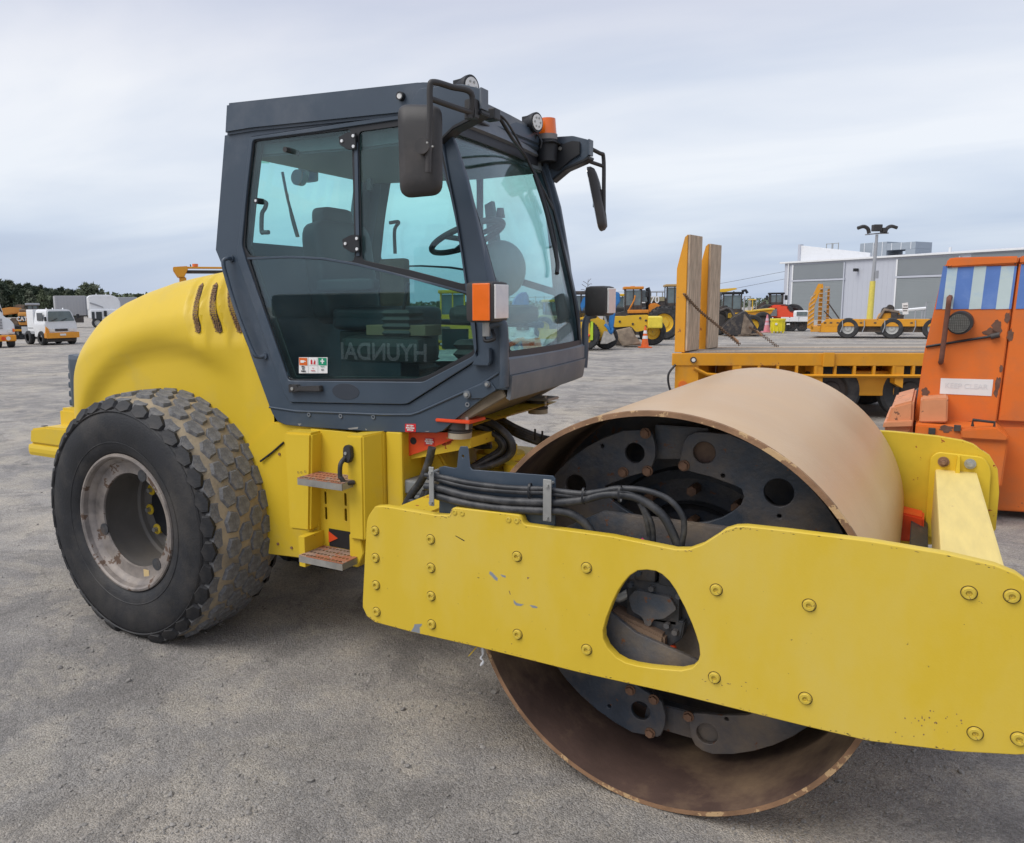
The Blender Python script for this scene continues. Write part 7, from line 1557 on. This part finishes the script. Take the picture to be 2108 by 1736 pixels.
# ---------- trees
LEAF = [mat('pine_foliage_%s' % n, tuple(q*1.7 for q in c), .85, var=.35, vscale=.8) for n, c in (('dark', (.030, .042, .026)), ('olive', (.050, .062, .034)), ('grey', (.062, .072, .048)))]
BARK = mat('bark', (.10, .075, .055), .9, var=.3)
def tuft_mesh(seed, kind):
    """one crown: many small leaf clumps spread through an uneven volume"""
    rnd = random.Random(seed); vs = []; fs = []
    n = 520 if kind != 'bare' else 0
    for i in range(n):
        h = rnd.random(); 
        if kind == 'pine':
            r = (.52*(1-h)**.75+.06)*(.55+.45*math.sin(h*23+seed)**2); a = rnd.random()*6.283; rr = r*rnd.random()**.45; z = .14+.86*h
        else:
            a = rnd.random()*6.283; z = .2+.8*h; r = .50*math.sin(max(.08, min(1, h*.92+.06))*math.pi)**.6*(.75+.25*math.sin(a*3+seed)); rr = r*rnd.random()**.4; z += .05*math.sin(a*5)
        c = Vector((rr*math.cos(a), rr*math.sin(a), z)); s_ = .035+.04*rnd.random()
        for q in range(3):
            d = Vector((rnd.gauss(0, 1), rnd.gauss(0, 1), rnd.gauss(.3, .8))).normalized(); e_ = d.orthogonal().normalized()
            b = len(vs); vs += [tuple(c+e_*s_*.5), tuple(c-e_*s_*.5), tuple(c+d*s_*1.7)]; fs.append((b, b+1, b+2))
    me = bpy.data.meshes.new('crown'); me.from_pydata(vs, [], fs); return me
CR = {k: [tuft_mesh(i*7+1, k) for i in range(4)] for k in ('pine', 'round')}
for k in CR:
    for i, me in enumerate(CR[k]): me.materials.append(LEAF[i % 3])
def tree(px, D, h, w, kind, label, cat='tree', group=None, seed=0):
    o = thing('pine_tree' if kind == 'pine' else 'broadleaf_tree', label, cat, at(px, D), seed*1.3, group)
    c = bpy.data.objects.new('crown', CR[kind][seed % 4]); COL.objects.link(c); c.parent = o; c.scale = (w, w, h)
    bm = bmesh.new(); bm_tube(bm, [(0, 0, 0), (.1, 0, h*.4), (.05, .1, h*.85)], lambda t: .02*h*(1.1-t), 6, 2)
    for k in range(4):
        a = k*1.7+seed; zz = h*(.3+.12*k); bm_tube(bm, [(0, 0, zz), (w*.3*math.cos(a), w*.3*math.sin(a), zz+h*.12)], .006*h, 4, 1)
    from_bm('trunk', bm, BARK, o); return o
rnd = random.Random(21)
prof_ = [(0, 578), (12, 577), (30, 583), (52, 588), (80, 590), (110, 594), (135, 595), (160, 600), (190, 596), (230, 602), (280, 606)]
def top_at(px):
    for (a, b), (c, d) in zip(prof_, prof_[1:]):
        if a <= px <= c: return b+(d-b)*(px-a)/(c-a)
    return 580
k = 0
for row, (Dr, st) in enumerate(((205, 7.0), (188, 9.0))):
    px = -30.0
    while px < 232:
        D = Dr+rnd.uniform(-8, 8); py = top_at(max(0, px))+rnd.uniform(-3, 5)+(7 if row else 0); h = H(px, py, D)
        o = tree(px, D, h, h*rnd.uniform(.62, .85), 'pine', 'dark pine in the distant shelter belt behind the white trucks', 'tree', 'pines in the shelter belt', k); k += 1; px += st*rnd.uniform(.7, 1.3)
tree(190, 165, H(190, 588, 165), 6.5, 'round', 'grey-green gum tree rising behind the box trailer', 'tree', None, 1); tree(203, 166, H(203, 589, 166), 5.5, 'round', 'grey-green gum tree right of the taller one above the white tractor unit', 'tree', None, 2)
# undergrowth of the belt and low far scrub along the horizon, one mass
vs = []; fs = []
rnd = random.Random(4)
for i in range(16000):
    if i < 6000: px = rnd.uniform(-60, 330); D = rnd.uniform(182, 215); zt_2 = 5.0
    else: px = rnd.uniform(-200, 2500); D = rnd.uniform(260, 300); zt_2 = 2.9+1.0*noise.noise(Vector((px*.012, 3, 0)))+.5*noise.noise(Vector((px*.05, 3, 0)))
    p = at(px, D); p.z = zt_2*rnd.random(); s_ = rnd.uniform(.35, .8)
    d = Vector((rnd.gauss(0, 1), rnd.gauss(0, 1), rnd.gauss(.2, .6))).normalized(); e_ = d.orthogonal().normalized(); b = len(vs)
    vs += [tuple(p+e_*s_), tuple(p-e_*s_), tuple(p+d*s_*1.4)]; fs.append((b, b+1, b+2))
me = bpy.data.meshes.new('scrub'); me.from_pydata(vs, [], fs)
tag(link('scrub', me, LEAF[1]), 'low dark scrub along the far edge of the yard', 'scrub', kind='stuff')
# leafless sapling above the machines
bt = T('bare_tree', 'thin leafless tree sticking up above the blue-armed digger', 'tree', at(1208, 90)); X, Z = bt.XZf(1208)
bm = bmesh.new(); bm_tube(bm, [(0, 0, 0), (0, 0, Z(620)), (.1, 0, Z(575))], lambda t: .10*(1.15-t), 6, 1)
for k in range(9):
    z_ = Z(612)+(Z(578)-Z(612))*k/9; sg_ = -1 if k % 2 else 1; l_ = .9-.06*k
    bm_tube(bm, [(.05, 0, z_), (sg_*l_*.6, 0, z_+.25), (sg_*l_, 0, z_+.22+.3*(k % 3)/3)], .035, 4, 2)
from_bm('trunk', bm, BARK, bt.o)
# overhead wires
PW = thing('power_line', 'thin overhead cable strung behind the loaders to the warehouse', 'cable', at(1400, 95))
bm = bmesh.new()
for z0_, z1_ in ((0, 0), (1.1, .8)):
    a = at(1190, 110); b = at(1640, 86); a.z = H(1190, 618, 110)+z0_; b.z = H(1640, 570, 86)+z1_; m_ = (a+b)/2; m_.z -= 1.0; bm_tube(bm, [v-at(1400, 95) for v in (a, m_, b)], .018, 5, 8)
from_bm('cable', bm, DKM, PW)

# ---------- machine parked behind the viewpoint; it shows only as a reflection in the door glass
t = thing('parked_excavator', 'dark machine lettered on its counterweight, seen only as a reflection in the door glass', 'excavator', (-6.2, -7.0, 0), 0)
DRKP = mat('dark_machine_paint', (.03, .033, .04), .5, var=.1, dust=.2)
box('counterweight', -2.6, 1.5, -2.4, 0, .55, 1.72, DRKP, t, .12); box('engine_cover', -2.3, .4, -2.3, -.1, 1.72, 2.1, DRKP, t, .08); box('undercarriage', -2.3, 1.4, -2.2, -.2, .35, .6, DKM, t, .03)
box('cab', .5, 1.45, -1.6, -.15, 1.72, 2.75, DRKP, t, .06); box('cab_pane', .6, 1.35, -.149, -.14, 1.95, 2.65, GDK, t, 0)
text('counterweight_lettering', 'HYUNDAI', .36, (.03, .006, 1.20), PAPER, t, rot=(math.pi/2, 0, math.pi), sx=1.0, bold=.008)
for x in (-1.8, -.6, .6):
    for k in range(2): cyl('track_roller', (x+k*.5, -.15, .3), (x+k*.5, 0, .3), .28, DKM, t)
box('track', -2.5, 1.5, -.55, -.02, .02, .5, DKM, t, .1); box('track', -2.5, 1.5, -2.4, -1.9, .02, .5, DKM, t, .1)
